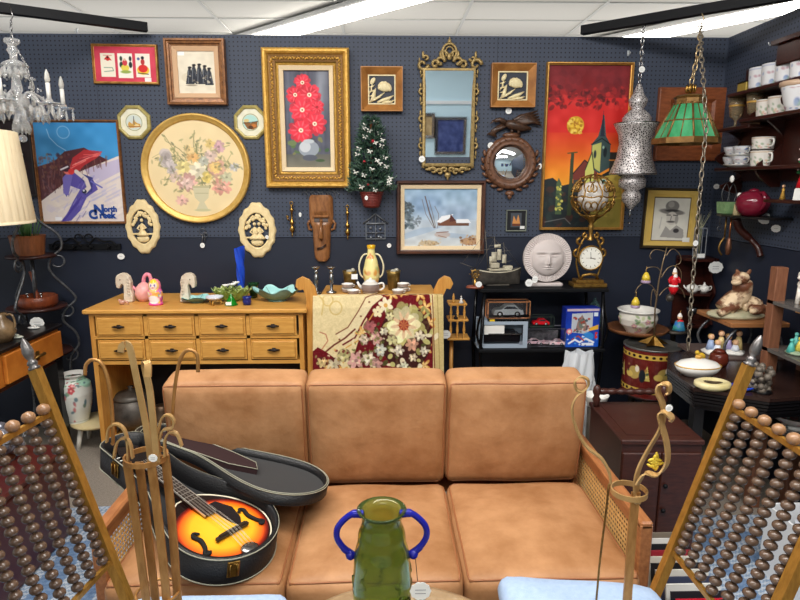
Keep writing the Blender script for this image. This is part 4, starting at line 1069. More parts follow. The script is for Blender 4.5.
# ---------------------------------------------------------------- golden pine chest of drawers
CX = -1.037; CWd = 1.165; CZ = .905; CY0, CY1 = 3.24, 3.72
t = thing('drawer_sideboard', 'golden pine sideboard with eight small drawers and an open lower shelf', 'sideboard', (CX, CY0, 0))
D = CY1-CY0
MB().box((0,D/2-.01,CZ-.0125),(CWd+.05,D+.03,.025),bev=.006).build('top', OAK, t)
z1, z0 = CZ-.025, .61
for s in (-1,1): MB().box((s*(CWd/2-.012),D/2,(z1)/2),(.024,D,z1)).build('side_panel', OAKV, t)
m = MB(); m.box((0,D/2,z0-.01),(CWd-.05,D,.02)); m.box((0,D/2,(z0+z1)/2),(CWd-.05,D,.018)); m.box((0,.01,z1-.008),(CWd-.05,.02,.016))
cw = (CWd-.048)/4
for k in range(1,4): m.box((-CWd/2+.024+k*cw,D/2,(z0+z1)/2),(.020,D,z1-z0))
m.build('drawer_case', OAK, t)
MB().box((0,D/2,.11),(CWd-.05,D-.02,.022)).build('lower_shelf', OAK, t)
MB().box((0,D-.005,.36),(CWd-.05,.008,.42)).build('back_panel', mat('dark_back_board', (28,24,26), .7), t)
MB().box((0,.03,.05),(CWd-.05,.02,.07)).build('plinth', OAK, t)
PULL = mat('dark_iron_pull', (30,24,24), .4, .4)
for r in range(2):
    for k in range(4):
        x = -CWd/2+.024+(k+.5)*cw; zc = z0+(z1-z0)*(.26+.5*r)-.006
        m = MB(); m.box((0,0,0),(cw-.026,.014,.112)); m.box((0,-.010,0),(cw-.044,.010,.094),bev=.004)
        dr = m.build('drawer', OAK, t, loc=(x,.002,zc))
        h = MB(); h.box((0,-.018,.0),(.022,.008,.022),bev=.003); h.tube([(-.034,-.024,0),(-.018,-.030,.002),(0,-.032,0),(.018,-.030,.002),(.034,-.024,0)], [.003,.007,.006,.007,.003], 8)
        h.build('pull', PULL, dr)
# ---------------------------------------------------------------- washstand with the tapestry rug over it
t = thing('pine_washstand', 'pine stand with round-topped end panels between sideboard and black rack, tapestry draped over it', 'stand', (-.06, 3.28, 0))
MB().box((0.02,.22,.945),(.66,.40,.022),bev=.006).build('top', OAK, t)
for x in ():
    o = [(-.03,0),(.40,0),(.40,.93)]+[(.06+.0,.97)]+[(.045+.05*math.cos(a)-.0,.985+.045*math.sin(a)) for a in [math.radians(q) for q in range(20,200,20)]]+[(-.03,.94)]
    MB().prism([(a,b) for a,b in o], x-.012, x+.022, 'x').build('end_panel', OAKV, t)
w_ = lambda x, y: ((P(x,y,3.262).x+.06), P(x,y,3.262).z)
for nm_, pts in (('l', [(317,392),(318,300),(315,288),(309,280),(302,277),(296,280),(295,287),(299,291),(303,290),(306,300),(307,392)]), ('r', [(431,350),(432,308),(435,292),(440,282),(446,278),(452,280),(455,286),(452,292),(448,291),(444,300),(442,350)])):
    o_ = [w_(a, b) for a, b in pts]; o_[0] = (o_[0][0], .0); o_[-1] = (o_[-1][0], .0); MB().prism(o_, -.006 if nm_ == 'l' else .06, .016 if nm_ == 'l' else .082, 'y').build('scroll_end', OAKV, t, bev=.003)
MB().box((.345,.22,.467),(.024,.38,.934)).build('end_panel', OAKV, t)
MB().box((0,.38,.5),(.66,.015,.8)).build('back_panel', OAK, t)
MB().box((0,.2,.25),(.66,.36,.02)).build('lower_shelf', OAK, t)
def rugcv():
    cv = CV(313, 290, 444, 385, (228,208,158), 2.6); M_ = (108,26,32); GR = (150,146,86); GO = (214,160,84); CR = (236,222,186)
    cv.noise(6,3)
    cv.poly([(436,290),(444,290),(444,385),(434,385),(432,330)], (206,184,126))
    # maroon field right of the curving border
    cv.poly([(372,293),(430,293),(433,330),(433,385),(352,385),(352,362),(358,344),(368,330),(366,312)], M_)
    cv.poly([(346,385),(340,362),(326,352),(318,348),(313,352),(313,385)], M_)
    # cream border band with dark edges
    b1 = [(336,336),(348,330),(358,316),(366,303),(380,297)]; b2 = [(343,346),(355,340),(364,324),(373,311),(384,303)]
    cv.poly(b1+b2[::-1], (232,214,170)); cv.line(b1,1,(120,60,40)); cv.line(b2,1.6,M_); cv.line([(x+3,y+3) for x, y in b2],1.2,GO)
    for f in range(5): x, y = b1[f]; x2, y2 = b2[f]; cv.ell((x+x2)/2,(y+y2)/2,1,.8,(120,70,50))
    # scrolls on the cream
    for (x, y, r) in ((328,305,5),(336,312,6),(331,322,0)): 
        if r: cv.ring(x,y,r,1.2,(206,176,106),.8)
    cv.line([(322,350),(328,342),(326,336),(320,334)],1,(190,120,90)); cv.line([(318,300),(324,306),(322,318)],1.4,(210,180,110),.8)
    def leafs(x,y,n,L,c,w=2.4,a0=0):
        for k in range(n): a = a0+2*PI*k/n; cv.ell(x+math.cos(a)*L*.6,y+math.sin(a)*L*.6,L*.5,w,c,1,math.degrees(a))
    cv.line([(326,352),(334,346),(345,340),(355,332)],1.6,(110,50,40)); cv.line([(316,372),(330,366),(343,376)],1.2,(214,160,84))
    # scrolling gold acanthus
    for (x,y,s) in ((420,300,1),(426,312,1),(404,296,1),(392,300,-1),(430,326,1),(398,366,1),(424,366,-1),(362,336,1),(330,366,1),(342,372,-1),(426,350,1)):
        leafs(x,y,5,6.5,GO,1.5,s*.7); leafs(x,y,5,4,(236,200,130),.9,s*.7)
    leafs(386,310,6,7,CR,2.2,.3); leafs(378,316,5,5,(240,226,180),2,1); cv.ell(386,310,2,2,GO)
    # dark ground of the large bouquet
    cv.ell(406,340,26,30,(56,34,30),.85)
    for k in range(60): 
        a = RS.rand()*6.3; r = 14+RS.rand()*17; cv.ell(406+r*math.cos(a),338+r*math.sin(a)*1.15,1.2+RS.rand()*3,1+RS.rand()*1.6,[GR,(196,190,120),CR,(80,80,44)][k%4],.95,RS.rand()*180)
    cv.bloom(404,328,19,19,(196,188,116),None,9); cv.bloom(404,328,15,16,(236,222,176),None,8); leafs(404,328,9,12,(224,190,150),1.6,.2); cv.ell(404,328,5,5,(150,60,50)); leafs(404,328,8,6,(190,110,70),.7)
    for x, y, r, c in ((412,346,6,(226,170,140)),(399,351,5,(238,224,200)),(420,338,5,(236,220,190)),(413,358,4,(232,214,180)),(392,342,5,(214,206,150)),(404,366,4,(220,220,190)),(424,352,4,(236,226,200)),
        (370,330,6,(190,110,110)),(376,341,6,(222,170,160)),(364,342,5,(236,214,190)),(384,334,4,(230,220,190)),(356,362,8,(222,170,160)),(344,356,6,(200,190,130)),(368,360,7,(236,222,196)),(380,352,6,(214,216,200)),(334,364,6,(236,220,180)),(376,366,6,(196,150,140)),(322,362,5,(228,200,140)),(390,320,4,(220,210,160))):
        cv.ell(x,y,r*1.1,r*1.05,(70,44,34),.6); cv.bloom(x,y,r,r*.95,c,tuple(k*.7 for k in c),6)
    cv.spray(60,352,334,384,372,.6,1.8,[GR,(110,110,60),(236,224,180)],.8); cv.spray(30,313,350,350,380,.6,1.8,[GR,M_,(236,224,180),GO],.8)
    cv.line([(433,294),(435,385)],.9,(120,60,40)); cv.line([(438,294),(440,385)],.7,(150,120,70),.8); cv.noise(8,1)
    return cv
cv = rugcv()
a0, a1 = P(313,293,3.27), P(443,293,3.27); Zt = .962; bot = P(380,385,3.27).z
def rf(u, v):
    top = .10; L = top+(Zt-bot); s = v*L*1.0
    x = a0.x+(a1.x-a0.x)*u
    if v < .12: return (x, 3.27+.045-v/.12*.045, Zt+.006)
    k = (v-.12)/.88; y = 3.262-.012*math.sin(u*9+1)*k-.01*min(1,k*8); return (x+.012*k*(u-.5)*2-.0, y, Zt+.006-k*(Zt-bot)-.004*math.sin(u*11)*k)
o = painted('tapestry_rug', cv, rf, CLOTHP); q = o.modifiers.new('solid','SOLIDIFY'); q.thickness = .008; q.offset = -1
tag(o, 'cream and maroon floral tapestry draped over the pine stand behind the sofa', 'tapestry')
# ---------------------------------------------------------------- spindle what-not
t = thing('spindle_whatnot', 'small pine corner what-not with turned spindles, right of the tapestry', 'shelf', (.345, 3.50, 0))
p = lambda x, y: ((P(x,y,3.5).x-.345), P(x,y,3.5).z)
sc = [p(433,350),(p(433,310)),p(434,296),p(437,286),p(443,280),p(450,279),p(454,283),p(454,288),p(451,291),p(448,290),p(445,294),p(443,303),p(442,350)]
zs = [p(0,306)[1], p(0,322)[1], p(0,341)[1]]
for i, z in enumerate(zs): MB().box((.085+.004*i,.03,z),(.11+.012*i,.12,.014),bev=.003).build('shelf', OAK, t)
for i in range(2):
    za, zb = zs[i+1]+.007, zs[i]-.007; h = za-zb
    for x in (.045,.085,.125): MB().lathe([(0,0),(.007,0),(.007,.006),(.004,.012),(.009,(zb-za)*.5),(.004,(zb-za)-.012),(.007,(zb-za)-.006),(.007,zb-za),(0,zb-za)], 10, c=(x,-.02,za)).build('spindle', OAK, t)
MB().lathe([(0,0),(.010,0),(.012,.012),(.006,.02),(.008,.035),(.003,.055),(0,.06)], 10, c=(.06,-.01,zs[0]+.007)).build('finial', OAK, t)
MB().tube([(.06,.06,0),(.06,.06,zs[2])], .012, 8).box((.06,.06,.01),(.2,.16,.02)).build('pedestal', OAKV, t)
price(t, p(450,0)[0], p(0,335)[1], y=-.05, r=.026, w=1.1); 
# ---------------------------------------------------------------- black rack with two shelves
x0, x1 = P(478,286,3.5).x, P(604,286,3.5).x; XC = (x0+x1)/2; Wd = x1-x0
t = thing('black_rack', 'black metal two-tier rack holding clocks above and toy cars below', 'shelf rack', (XC, 3.58, 0))
for z in (.975,.612): MB().box((0,0,z-.010),(Wd,.34,.020),bev=.004).build('shelf', BLACKM, t)
m = MB()
for s in (-1,1):
    for y in (-.15,.15):
        MB().tube([(s*(Wd/2-.03),y,0),(s*(Wd/2-.03),y,.24),(s*(Wd/2-.012),y,.60),(s*(Wd/2-.03),y,.97)], .010, 10).build('leg', mat('satin_black_tube', (22,22,24), .2, .6), t)
    MB().tube(smooth_path([(s*(Wd/2-.03),-.15,.6),(s*(Wd/2+.01),-.15,.7),(s*(Wd/2-.012),-.15,.84),(s*(Wd/2-.03),-.15,.97)],6), .007, 8).build('curved_bracket', mat('satin_black_tube', (22,22,24), .2, .6), t)
# ---------------------------------------------------------------- table on the left with two drawers
YT = mat('burl_orange_wood', (214,136,56), .32, c2=(178,98,34), nscale=7)
t = thing('drawer_table', 'orange wood table with two front drawers and black legs at the left edge', 'table', (-1.895, 2.83, 0))
MB().box((-.30,0,.765),(.62,1.26,.022),bev=.004).build('top', mat('black_table_top', (24,22,24), .3), t)
MB().box((-.30,0,.665),(.58,1.22,.175)).build('apron', YT, t)
MB().box((-.30,0,.572),(.59,1.23,.018)).build('apron_trim', MAHOG, t)
for y0, y1, z in ((.08,.60,.665),(-.56,.04,.665)):
    dr = MB().box((0,0,0),(.022,y1-y0,.150),bev=.004).build('drawer', YT, t, loc=(.002,(y0+y1)/2,z))
    MB().box((.014,0,0),(.006,.035,.05),bev=.002).tube([(.018,-.055,-.008),(.036,-.03,.004),(.04,0,.006),(.036,.03,.004),(.018,.055,-.008)], [.004,.009,.008,.009,.004], 8).build('pull', OLDBRASS, dr)
for x in (-.03,-.57):
    for y in (-.58,.57): MB().box((x,y,.288),(.065,.06,.575),taper=1).build('leg', BLACKW, t)
# ---------------------------------------------------------------- wrought iron plant stand
p0 = P(31,255,3.60); 
t = thing('plant_stand', 'tall scrolled wrought iron stand with round wooden tiers at the left edge', 'plant stand', (p0.x, 3.60, 0))
TW = mat('dark_red_tier_wood', (70,36,30), .35, c2=(46,24,20), nscale=12)
zt = [P(28,256,3.60).z, P(33,307,3.60).z, P(40,352,3.60).z]; rt = [.13,.16,.165]
for z, r in zip(zt, rt): MB().lathe([(0,-.008),(r,-.008),(r+.004,0),(r,.008),(0,.008)], 32, c=(0,0,z)).build('tier', TW, t)
for k in range(3):
    a = math.radians(-90+120*k); ca, sa = math.cos(a), math.sin(a)
    def q(r, z): return (r*ca, r*sa, z)
    pts = smooth_path([q(.03,zt[0]+.33),q(.05,zt[0]+.22),q(.15,zt[0]+.12),q(.16,zt[0]+.04),q(.10,zt[0]-.02),q(.09,zt[0]-.10),q(.17,zt[1]+.10),q(.21,zt[1]+.03),q(.15,zt[1]-.03),q(.13,zt[1]-.10),q(.19,zt[2]+.10),q(.20,zt[2]+.02),q(.15,zt[2]-.06),q(.14,zt[2]-.25),q(.17,.12),q(.19,.012)],6)
    m = MB().tube(pts, .0075, 8)
    for z, r in ((zt[0]-.04,.10),(zt[1]-.04,.12),(zt[2]-.04,.12)):
        m.tube([q(r+.035+.035*math.cos(b), z+.0+.035*math.sin(b)) for b in [math.radians(d_) for d_ in range(-150,140,24)]], .006, 6)
    m.build('scroll_leg', IRON, t)
MB().tube([(0,0,zt[1]),(0,0,zt[0])], .012, 8).build('centre_post', IRON, t)
m = MB().tube(arc((0,0,zt[0]+.32), .035, 0, 360, 16, 'xy'), .006, 6).build('top_ring', IRON, t)
price(t, .10, zt[1]-.055, y=-.19, r=.034, w=1.2)
# ---------------------------------------------------------------- dark wooden trunk by the sofa arm
t = thing('spindle_cabinet', 'dark mahogany cabinet with a spindle gallery rail beside the right sofa arm', 'cabinet', (1.125, 2.27, 0), math.radians(-2))
TR_ = mat('dark_cherry_wood', (76,40,32), .35, c2=(52,27,22), nscale=8, stretch=(3,14,14))
MB().box((0,.20,.545),(.34,.44,.022),bev=.004).box((0,.20,.557),(.26,.34,.003)).build('top', TR_, t)
MB().box((0,.20,.27),(.325,.42,.53)).build('body', TR_, t)
for s in (-1,1): MB().box((s*.081,-.014,.29),(.158,.014,.42),bev=.004).build('door', TR_, t)
for z in (.36,.25): MB().ball((.02,-.03,z), .010, 8).build('knob', BLACKM, t)
for x in (-.155,.155):
    MB().lathe([(0,0),(.016,0),(.014,.02),(.020,.035),(.012,.05),(.020,.07),(.016,.09),(.010,.10),(0,.106)], 12, c=(x,.36,.556)).build('rail_post', TR_, t)
m = MB(); n = 24; m.tube([(-.148+.296*i/n,.36,.628) for i in range(n+1)], [.011+.006*abs(math.sin(i*.9)) for i in range(n+1)], 8); m.build('gallery_rail', TR_, t)
# ---------------------------------------------------------------- black ribbed table, right
t = thing('black_side_table', 'black table with ribbed edge at the right holding a tureen and ashtray', 'table', (1.60, 2.68, 0))
bo = [(-.26,-.02),(-.16,-.25),(.45,-.25),(.45,.25),(-.20,.25),(-.30,.15)]
bo = [(Z_[0]-1.60, Z_[1]-2.68) for Z_ in [PZ(667,368,.70), PZ(694,388,.70), PZ(770,399,.70)]]+[(.46,-.28),(.46,.36),(-.10,.36)]
MB().prism(bo, .685, .70, 'z').build('top', mat('dark_brown_table_top', (44,28,24), .25), t)
m = MB()
for k in range(4): m.prism([(x*(1.0-.012*k)-.0, y*(1.0-.012*k)) for x, y in bo], .672-.016*k, .683-.016*k, 'z')
m.prism([(x*.92,y*.92) for x, y in bo], .60, .684, 'z'); m.build('ribbed_edge', mat('ribbed_black', (20,18,20), .25, .2), t)
for (x, y) in ((bo[1][0]+.05,bo[1][1]+.05),(.40,-.2),(.40,.3),(-.08,.3)): MB().box((x,y,.3),(.045,.045,.60)).build('leg', BLACKW, t)
# ---------------------------------------------------------------- iron stand carrying the dog figure and figurines
t = thing('iron_side_stand', 'small iron stand with a pine top tier and dark lower tier in the right corner', 'stand', (1.88, 3.05, 0))
za = P(742,318,3.0).z; zb = P(715,352,3.0).z
MB().box((0,.0,za-.012),(.30,.34,.024),bev=.003).build('top', mat('pine_board', (170,116,72), .45, c2=(140,90,52), nscale=8, stretch=(2,14,14)), t)
MB().box((-.06,-.02,zb-.01),(.40,.30,.018)).build('lower_tier', mat('grey_brown_board', (104,88,84), .5, c2=(76,60,56), nscale=10), t)
m = MB()
for x in (-.12,.12):
    for y in (-.12,.12): MB().tube(smooth_path([(x*1.1,y,0),(x,y,zb-.1),(x*1.25,y*1.1,zb+.06),(x*.6,y,za-.02)],5), .008, 6).build('leg', IRON, t)
# ---------------------------------------------------------------- etagere at the right edge
PW = mat('reddish_post_wood', (142,94,68), .45, c2=(110,68,48), nscale=6, stretch=(14,14,2))
t = thing('post_etagere', 'open shelf with square brown wooden posts and dark glass shelves at the right edge', 'shelf', (1.82, 2.70, 0))
for (x, y, h) in ((-.0,0,1.20),(.18,0,1.20),(-.0,-.9,1.20),(.18,-.9,1.20)): MB().box((x,y,h/2),(.055,.05,h),bev=.003).build('post', PW, t)
for z in (1.045,.82,.45): MB().box((.09,-.45,z-.008),(.235,.94,.016)).build('shelf', mat('dusty_glass_shelf', (96,92,88), .2), t)
tag(MB().box((WALLX-.022,2.84,1.20),(.036,.05,.50)).build('wood_upright', OAKV), 'orange pine upright fixed on the right wall above the brown posts', 'wood strip')
# ---------------------------------------------------------------- mahogany wall shelf with crockery
t = thing('crockery_shelf', 'dark mahogany open wall shelf with scrolled sides full of crockery', 'wall shelf', (WALLX-.002, 3.0, 0))
MB().box((-.008,.0,1.90),(.012,1.10,.62)).build('back_board', MAHOG, t)
def shelf(z, ya, yb, d, z_t=.018): return MB().box((-d/2-.012,(ya+yb)/2,z-z_t/2),(d,yb-ya,z_t),bev=.003).build('shelf', MAHOG, t)
shelf(2.065,-.6,.46,.15); shelf(1.885,.24,.56,.14); shelf(1.915,-.6,.30,.16); shelf(1.665,-.6,.52,.15)
MB().box((-.075,-.27,2.19),(.17,.66,.10),bev=.006).box((-.085,-.27,2.25),(.19,.70,.02)).build('cornice', MAHOG, t)
def bracket(y, z0, z1, d):
    o = [(-.004,z0)]; n = 14
    for i in range(n+1):
        f = i/n; o.append((-(d*(.55+.45*math.sin(f*PI*2.3-.4))), z0+(z1-z0)*f))
    o.append((-.004,z1)); return MB().prism(o, y-.008, y+.008, 'y').build('scrolled_side', MAHOG, t)
bracket(.54,1.66,1.88,.15); bracket(.28,1.88,2.06,.13); bracket(.16,1.56,1.90,.14); bracket(.50,1.52,1.66,.13); bracket(-.02,1.9,2.18,.16)
# small black wall shelf with curved bracket
t = thing('bracket_shelf', 'small black wall shelf on a curved bracket holding a maroon pot', 'wall shelf', (WALLX-.002, 3.28, 1.405))
MB().prism([(0,-.26),(-.12,-.24),(-.17,-.1),(-.17,.1),(-.12,.24),(0,.26)], -.012, 0, 'z').build('shelf', BLACKW, t)
m = MB(); m.tube(smooth_path([(-.13,.02,-.02),(-.10,.02,-.08),(-.05,.0,-.13),(-.03,-.04,-.17),(-.02,-.06,-.22)],5), [.022]*10+[.016]*10+[.02]*1, 8, sm=True); m.build('curved_bracket', MAHOG, t)
t = thing('ledge_shelf', 'short dark shelf on the right wall carrying the Christmas candle figure', 'wall shelf', (WALLX-.002, 2.78, 1.50))
MB().box((-.08,0,-.008),(.16,.50,.016),bev=.002).build('shelf', MAHOG, t); MB().prism([(0,-.12),(0,-.016),(-.12,-.016)], -.01, .01, 'y').build('bracket', MAHOG, t)
# corner what-not
t = thing('corner_whatnot', 'narrow dark mahogany shelf in the wall corner holding small teapots', 'wall shelf', (1.955, 3.70, 0))
zz = [1.12, .905, .70]
MB().box((.01,.085,.90),(.19,.012,.45)).build('back_board', MAHOG, t)
for z in zz: MB().prism([(-.09,.08),(-.09,-.02),(-.05,-.09),(.06,-.09),(.115,-.02),(.115,.08)], z-.014, z, 'z').build('shelf', MAHOG, t)
for z0, z1 in ((.70,.905),(.905,1.12)):
    o = [(.08,z0)]+[(-.0-.06*(.5+.5*math.cos(i/10*2*PI)), z0+(z1-z0)*i/10) for i in range(11)]+[(.08,z1)]
    MB().prism(o, .098, .110, 'x').build('scrolled_side', MAHOG, t)
price(t, .06, 1.075, y=-.12, r=.036, w=1.25)
# ---------------------------------------------------------------- tray pedestal and small stool
p_ = P(637,330,3.45)
t = thing('tray_table', 'round carved wooden tray on a dark pedestal under the floral bowl', 'table', (p_.x, 3.45, 0))
TRY = mat('carved_tray_wood', (132,84,50), .35, c2=(84,50,30), nscale=14)
z = p_.z-.01; tray_x, tray_z = p_.x, z+.0005
MB().lathe([(0,z-.012),(.10,z-.012),(.16,z+.004),(.178,z+.026),(.172,z+.030),(.155,z+.010),(.10,z),(0,z)], 40, ripple=.012, rn=12).build('tray', TRY, t)
MB().lathe([(0,0),(.15,0),(.15,.02),(.03,.05),(.02,.3),(.035,.45),(.03,z-.03),(.06,z-.012),(0,z-.012)], 20).build('pedestal', BLACKW, t)
p_ = Vector((-1.80,3.52,.2))
t = thing('low_stool', 'low cream round stool under the Chinese vase', 'stool', (p_.x+.02, p_.y, 0))
CRW = mat('cream_painted_wood', (222,206,160), .5, c2=(206,184,130), nscale=9)
MB().lathe([(0,.135),(.125,.135),(.14,.145),(.138,.157),(0,.157)], 32).build('seat', CRW, t)
for k in range(4):
    a = math.radians(-40+90*k); MB().tube([(.09*math.cos(a),.09*math.sin(a),.136),(.12*math.cos(a),.12*math.sin(a),0)], [.016,.013], 8).build('leg', mat('white_leg_paint', (226,222,210), .5), t)
# ---------------------------------------------------------------- round glass-topped table in front
p_ = PZ(392,582,.55)
t = thing('round_table', 'round cocktail table with carved wooden rim and glass top under the green jug', 'table', (p_.x+.01, p_.y-.31, 0))
MB().lathe([(.245,.535),(.25,.522),(.30,.522),(.31,.535),(.305,.548),(.285,.556),(.262,.553),(.245,.548)], 56).build('rim', mat('limed_rim_wood', (176,150,116), .4, c2=(130,104,74), nscale=14, bump=.2), t)
MB().lathe([(0,.520),(.25,.520),(.25,.530),(0,.530)], 40).build('inlay', mat('carved_inlay', (150,116,74), .4, c2=(90,64,40), nscale=30, bump=.5, bscale=40), t)
m = MB()
for k in range(14): a = 2*PI*k/14; m.tube([(.19*math.cos(a)+.035*math.cos(b), .19*math.sin(a)+.035*math.sin(b), .534) for b in [i*.5 for i in range(13)]], .005, 5)
m.build('carved_rosettes', mat('carved_inlay_pale', (190,156,104), .4), t)
MB().lathe([(0,.542),(.247,.542),(.247,.547),(0,.547)], 40).build('glass_top', GLASS, t)
for k in range(3):
    a = math.radians(90+120*k); MB().tube([(.24*math.cos(a),.24*math.sin(a),.524),(.20*math.cos(a),.20*math.sin(a),0)], [.022,.014], 10).build('leg', WALNUTV, t)
# ---------------------------------------------------------------- bead-back chairs
BRS = mat('brushed_brass_frame', (186,138,62), .35, .5, c2=(150,108,44), nscale=12, stretch=(8,8,2))
FIN = mat('pewter_finial', (136,132,130), .35, .7, c2=(90,88,88), nscale=40)
BEAD = mat('wooden_bead', (104,82,66), .24, c2=(66,50,40), nscale=22, spec=.6)
BEADL = mat('pale_wooden_bead', (160,122,88), .3, c2=(120,88,64), nscale=22, spec=.6)
BLUE = mat('pale_blue_upholstery', (176,198,226), .85, c2=(160,184,216), nscale=60, bump=.2, bscale=300)
def bead_chair(lab):
    t = thing('bead_chair', lab, 'chair', (0,0,0), 0, 'brass chairs with wooden bead backs facing the round table')
    # local: seat centre at origin, back at -x
    m = cushion(.44, .45, .075, .045, .012, 3, 12)
    m.v = [(x, y*(1+.16*(x/.22)), z) for x, y, z in m.v]
    weld(m.build('seat', BLUE, t, loc=(-.004,0,.437)))
    for s in (-1,1):
        a = Vector((-.20, s*.19, .0)); b = Vector((-.222, s*.19, .45)); c = Vector((-.222-.29*.665, s*.19, 1.115))
        MB().tube([a,b], 1, flat=(.025,.024,(0,1,0))).tube([b, c], 1, flat=(.025,.024,(0,1,0))).build('back_post', BRS, t)
        d = (c-b).normalized(); M = TR(*c) @ d.to_track_quat('Z','Y').to_matrix().to_4x4()
        m = MB().lathe([(a_*.66,b_*.62) for a_, b_ in [(0,0),(.022,0),(.022,.008),(.014,.014),(.020,.024),(.016,.034),(.010,.040),(.018,.055),(.021,.075),(.016,.105),(.006,.130),(0,.135)]], 14, M=M)
        m.build('finial', FIN, t)
        MB().tube([(.20,s*.19,.40),(.21,s*.20,0)], 1, flat=(.028,.028,(0,1,0))).build('front_leg', BRS, t)
    def bp(z, y): return Vector((-.222-(z-.45)*.29, y, z))
    for z in (1.0,.582): MB().tube([bp(z,-.19), bp(z,.19)], 1, flat=(.014,.010,(0,0,1))).build('cross_rail', BRS, t)
    for y in (-.19,.19): MB().tube([(-.19,y,.39),(.2,y,.39)], 1, flat=(.026,.02,(0,0,1))).build('seat_rail', BRS, t)
    bm_ = MB(); bm_.ball((0,0,0), .0148, 14, sc=(1,1,.78)); b0 = bm_.build('bead', BEAD); 
    bl_ = MB(); bl_.ball((0,0,0), .0165, 14, sc=(1,1,.9)); b1 = bl_.build('rail_ball', BEADL)
    M0 = Matrix.Identity(4)
    cnt = 0
    NC = 7
    rodm = MB(); stm = MB()
    for k in range(NC):
        y = .160-.320*k/(NC-1)
        rodm.tube([bp(.585,y), bp(1.0,y)], .002, 5)
        n = 17
        for i in range(n):
            p = bp(.602+i*(.982-.602)/(n-1), y+RS.randn()*.0006)
            if cnt < 96 : 
                o = b0 if cnt == 0 else b0.copy()
                if cnt: col.objects.link(o)
                o.parent = t; o.location = p
            else: stm.ball(p, .0148, 14, sc=(1,1,.78))
            cnt += 1
        o = b1 if k == 0 else b1.copy()
        if k: col.objects.link(o)
        o.parent = t; o.location = bp(1.0,y)+Vector((0,0,.019)); k > 2 and setattr(o, 'scale', (.93,)*3)
    rodm.build('rods', OLDBRASS, t)
    o = stm.build('bead_strands', BEAD, t); o['kind'] = 'stuff'; o['label'] = 'further strands of the same brown beads'
    return t
c1 = bead_chair('brass chair with brown bead back at the left edge of the photo')
c1.location = (-.505, 1.25, 0); c1.rotation_euler = (0,0,math.radians(-7))
c2 = dup(c1, (.53, 1.287, 0), math.radians(180), 'brass chair with brown bead back at the right edge of the photo')
# ---------------------------------------------------------------- things hanging from the rails
CRY = mat('chandelier_crystal', (252,252,250), .06, trans=.75, ior=1.5, spec=.8)
h = PZ(10,12,RZ-.03)
hx, hy = h.x, h.y
Ya = hy
def zp(y): return P(15,y,Ya).z
xc = P(15,70,Ya).x
t = thing('crystal_chandelier', 'crystal chandelier with candle bulbs hanging from the left black rail', 'chandelier', (xc, Ya, zp(130)))
B = zp(130)
def chain(pts, m, r=.0035, L=.032, wd=.011):
    pts = [Vector(p) for p in pts]
    tot = sum((b-a).length for a, b in zip(pts[:-1], pts[1:])); n = max(2, int(tot/(L*.78)))
    k = 0
    for i in range(n):
        d = tot*(i+.5)/n; acc = 0
        for a, b in zip(pts[:-1], pts[1:]):
            l = (b-a).length
            if acc+l >= d: c = a+(b-a)*((d-acc)/l); tt = (b-a).normalized(); break
            acc += l
        q = tt.to_track_quat('Z','Y').to_matrix().to_4x4() @ RO(PI/2*(i % 2), 'Z')
        ring = [(wd*.5*math.cos(a_), 0, L*.5*math.sin(a_)) for a_ in [2*PI*j/10 for j in range(10)]]
        m.tube(ring, r, 5, closed=True, M=TR(*c) @ q)
    return m
m = MB(); m.tube([(hx-xc,0,RZ-.0-B),(hx-xc+.012,0,RZ-.05-B),(hx-xc,0,RZ-.07-B)], .003, 6); chain([(hx-xc,0,RZ-.07-B),(0,0,zp(40)-B)], m, .0025, .03, .012)
chain([(0,0,zp(40)-B),(.06,0,zp(65)-B),(.085,0,zp(95)-B)], m, .002, .022, .009); m.build('chain', SILVER, t)
H_ = zp(38)-B
m = MB().lathe([(0,H_),(.035,H_-.005),(.040,H_-.02),(.022,H_-.035),(.022,H_-.05),(.030,H_-.06),(.018,H_-.08),(.018,H_-.105),(.05,H_-.12),(.065,H_-.135),(.030,H_-.15),(.020,H_-.20),(.028,H_-.25),(.018,H_-.27),(.05,H_-.30),(.055,H_-.33),(.025,H_-.38),(.04,H_-.42),(.02,H_-.46),(0,H_-.48)], 16)
m.build('glass_stem', CRY, t)
zz = H_-.33
MB().lathe([(0,zz),(.03,zz-.01),(.035,zz-.02),(0,zz-.03)], 16).build('hub', SILVER, t)
for k in range(6):
    a = math.radians(-20+60*k); ca, sa = math.cos(a), math.sin(a); R = .21
    def q(r, z): return (r*ca, r*sa, z)
    am = MB().tube(smooth_path([q(.02,zz),q(.07,zz+.06),q(.13,zz+.02),q(.17,zz-.05),q(.20,zz-.04),q(R,zz-.01)],5), .008, 8)
    am.lathe([(0,0),(.05,.004),(.055,.012),(.02,.012),(.016,.03),(0,.03)], 16, c=q(R,zz-.01), ripple=.06, rn=8)
    ar = am.build('arm', CRY, t)
    MB().tube([q(R,zz+.02),q(R,zz+.10)], .011, 10).build('candle_sleeve', PORC, ar)
    MB().lathe([(0,0),(.010,.004),(.014,.02),(.010,.045),(.003,.065),(0,.068)], 10, c=q(R,zz+.10)).build('bulb', mat('frosted_bulb', (240,238,230), .15, trans=.5), ar)
    pr = MB()
    for j in range(7):
        b = 2*PI*j/7; x, y = R*ca+.047*math.cos(b), R*sa+.047*math.sin(b)
        pr.ball((x,y,zz-.012),.005,6); pr.lathe([(0,0),(.006,-.008),(.008,-.035),(0,-.052)], 6, c=(x,y,zz-.018), sm=False)
    pr.build('prism_ring', CRY, ar)
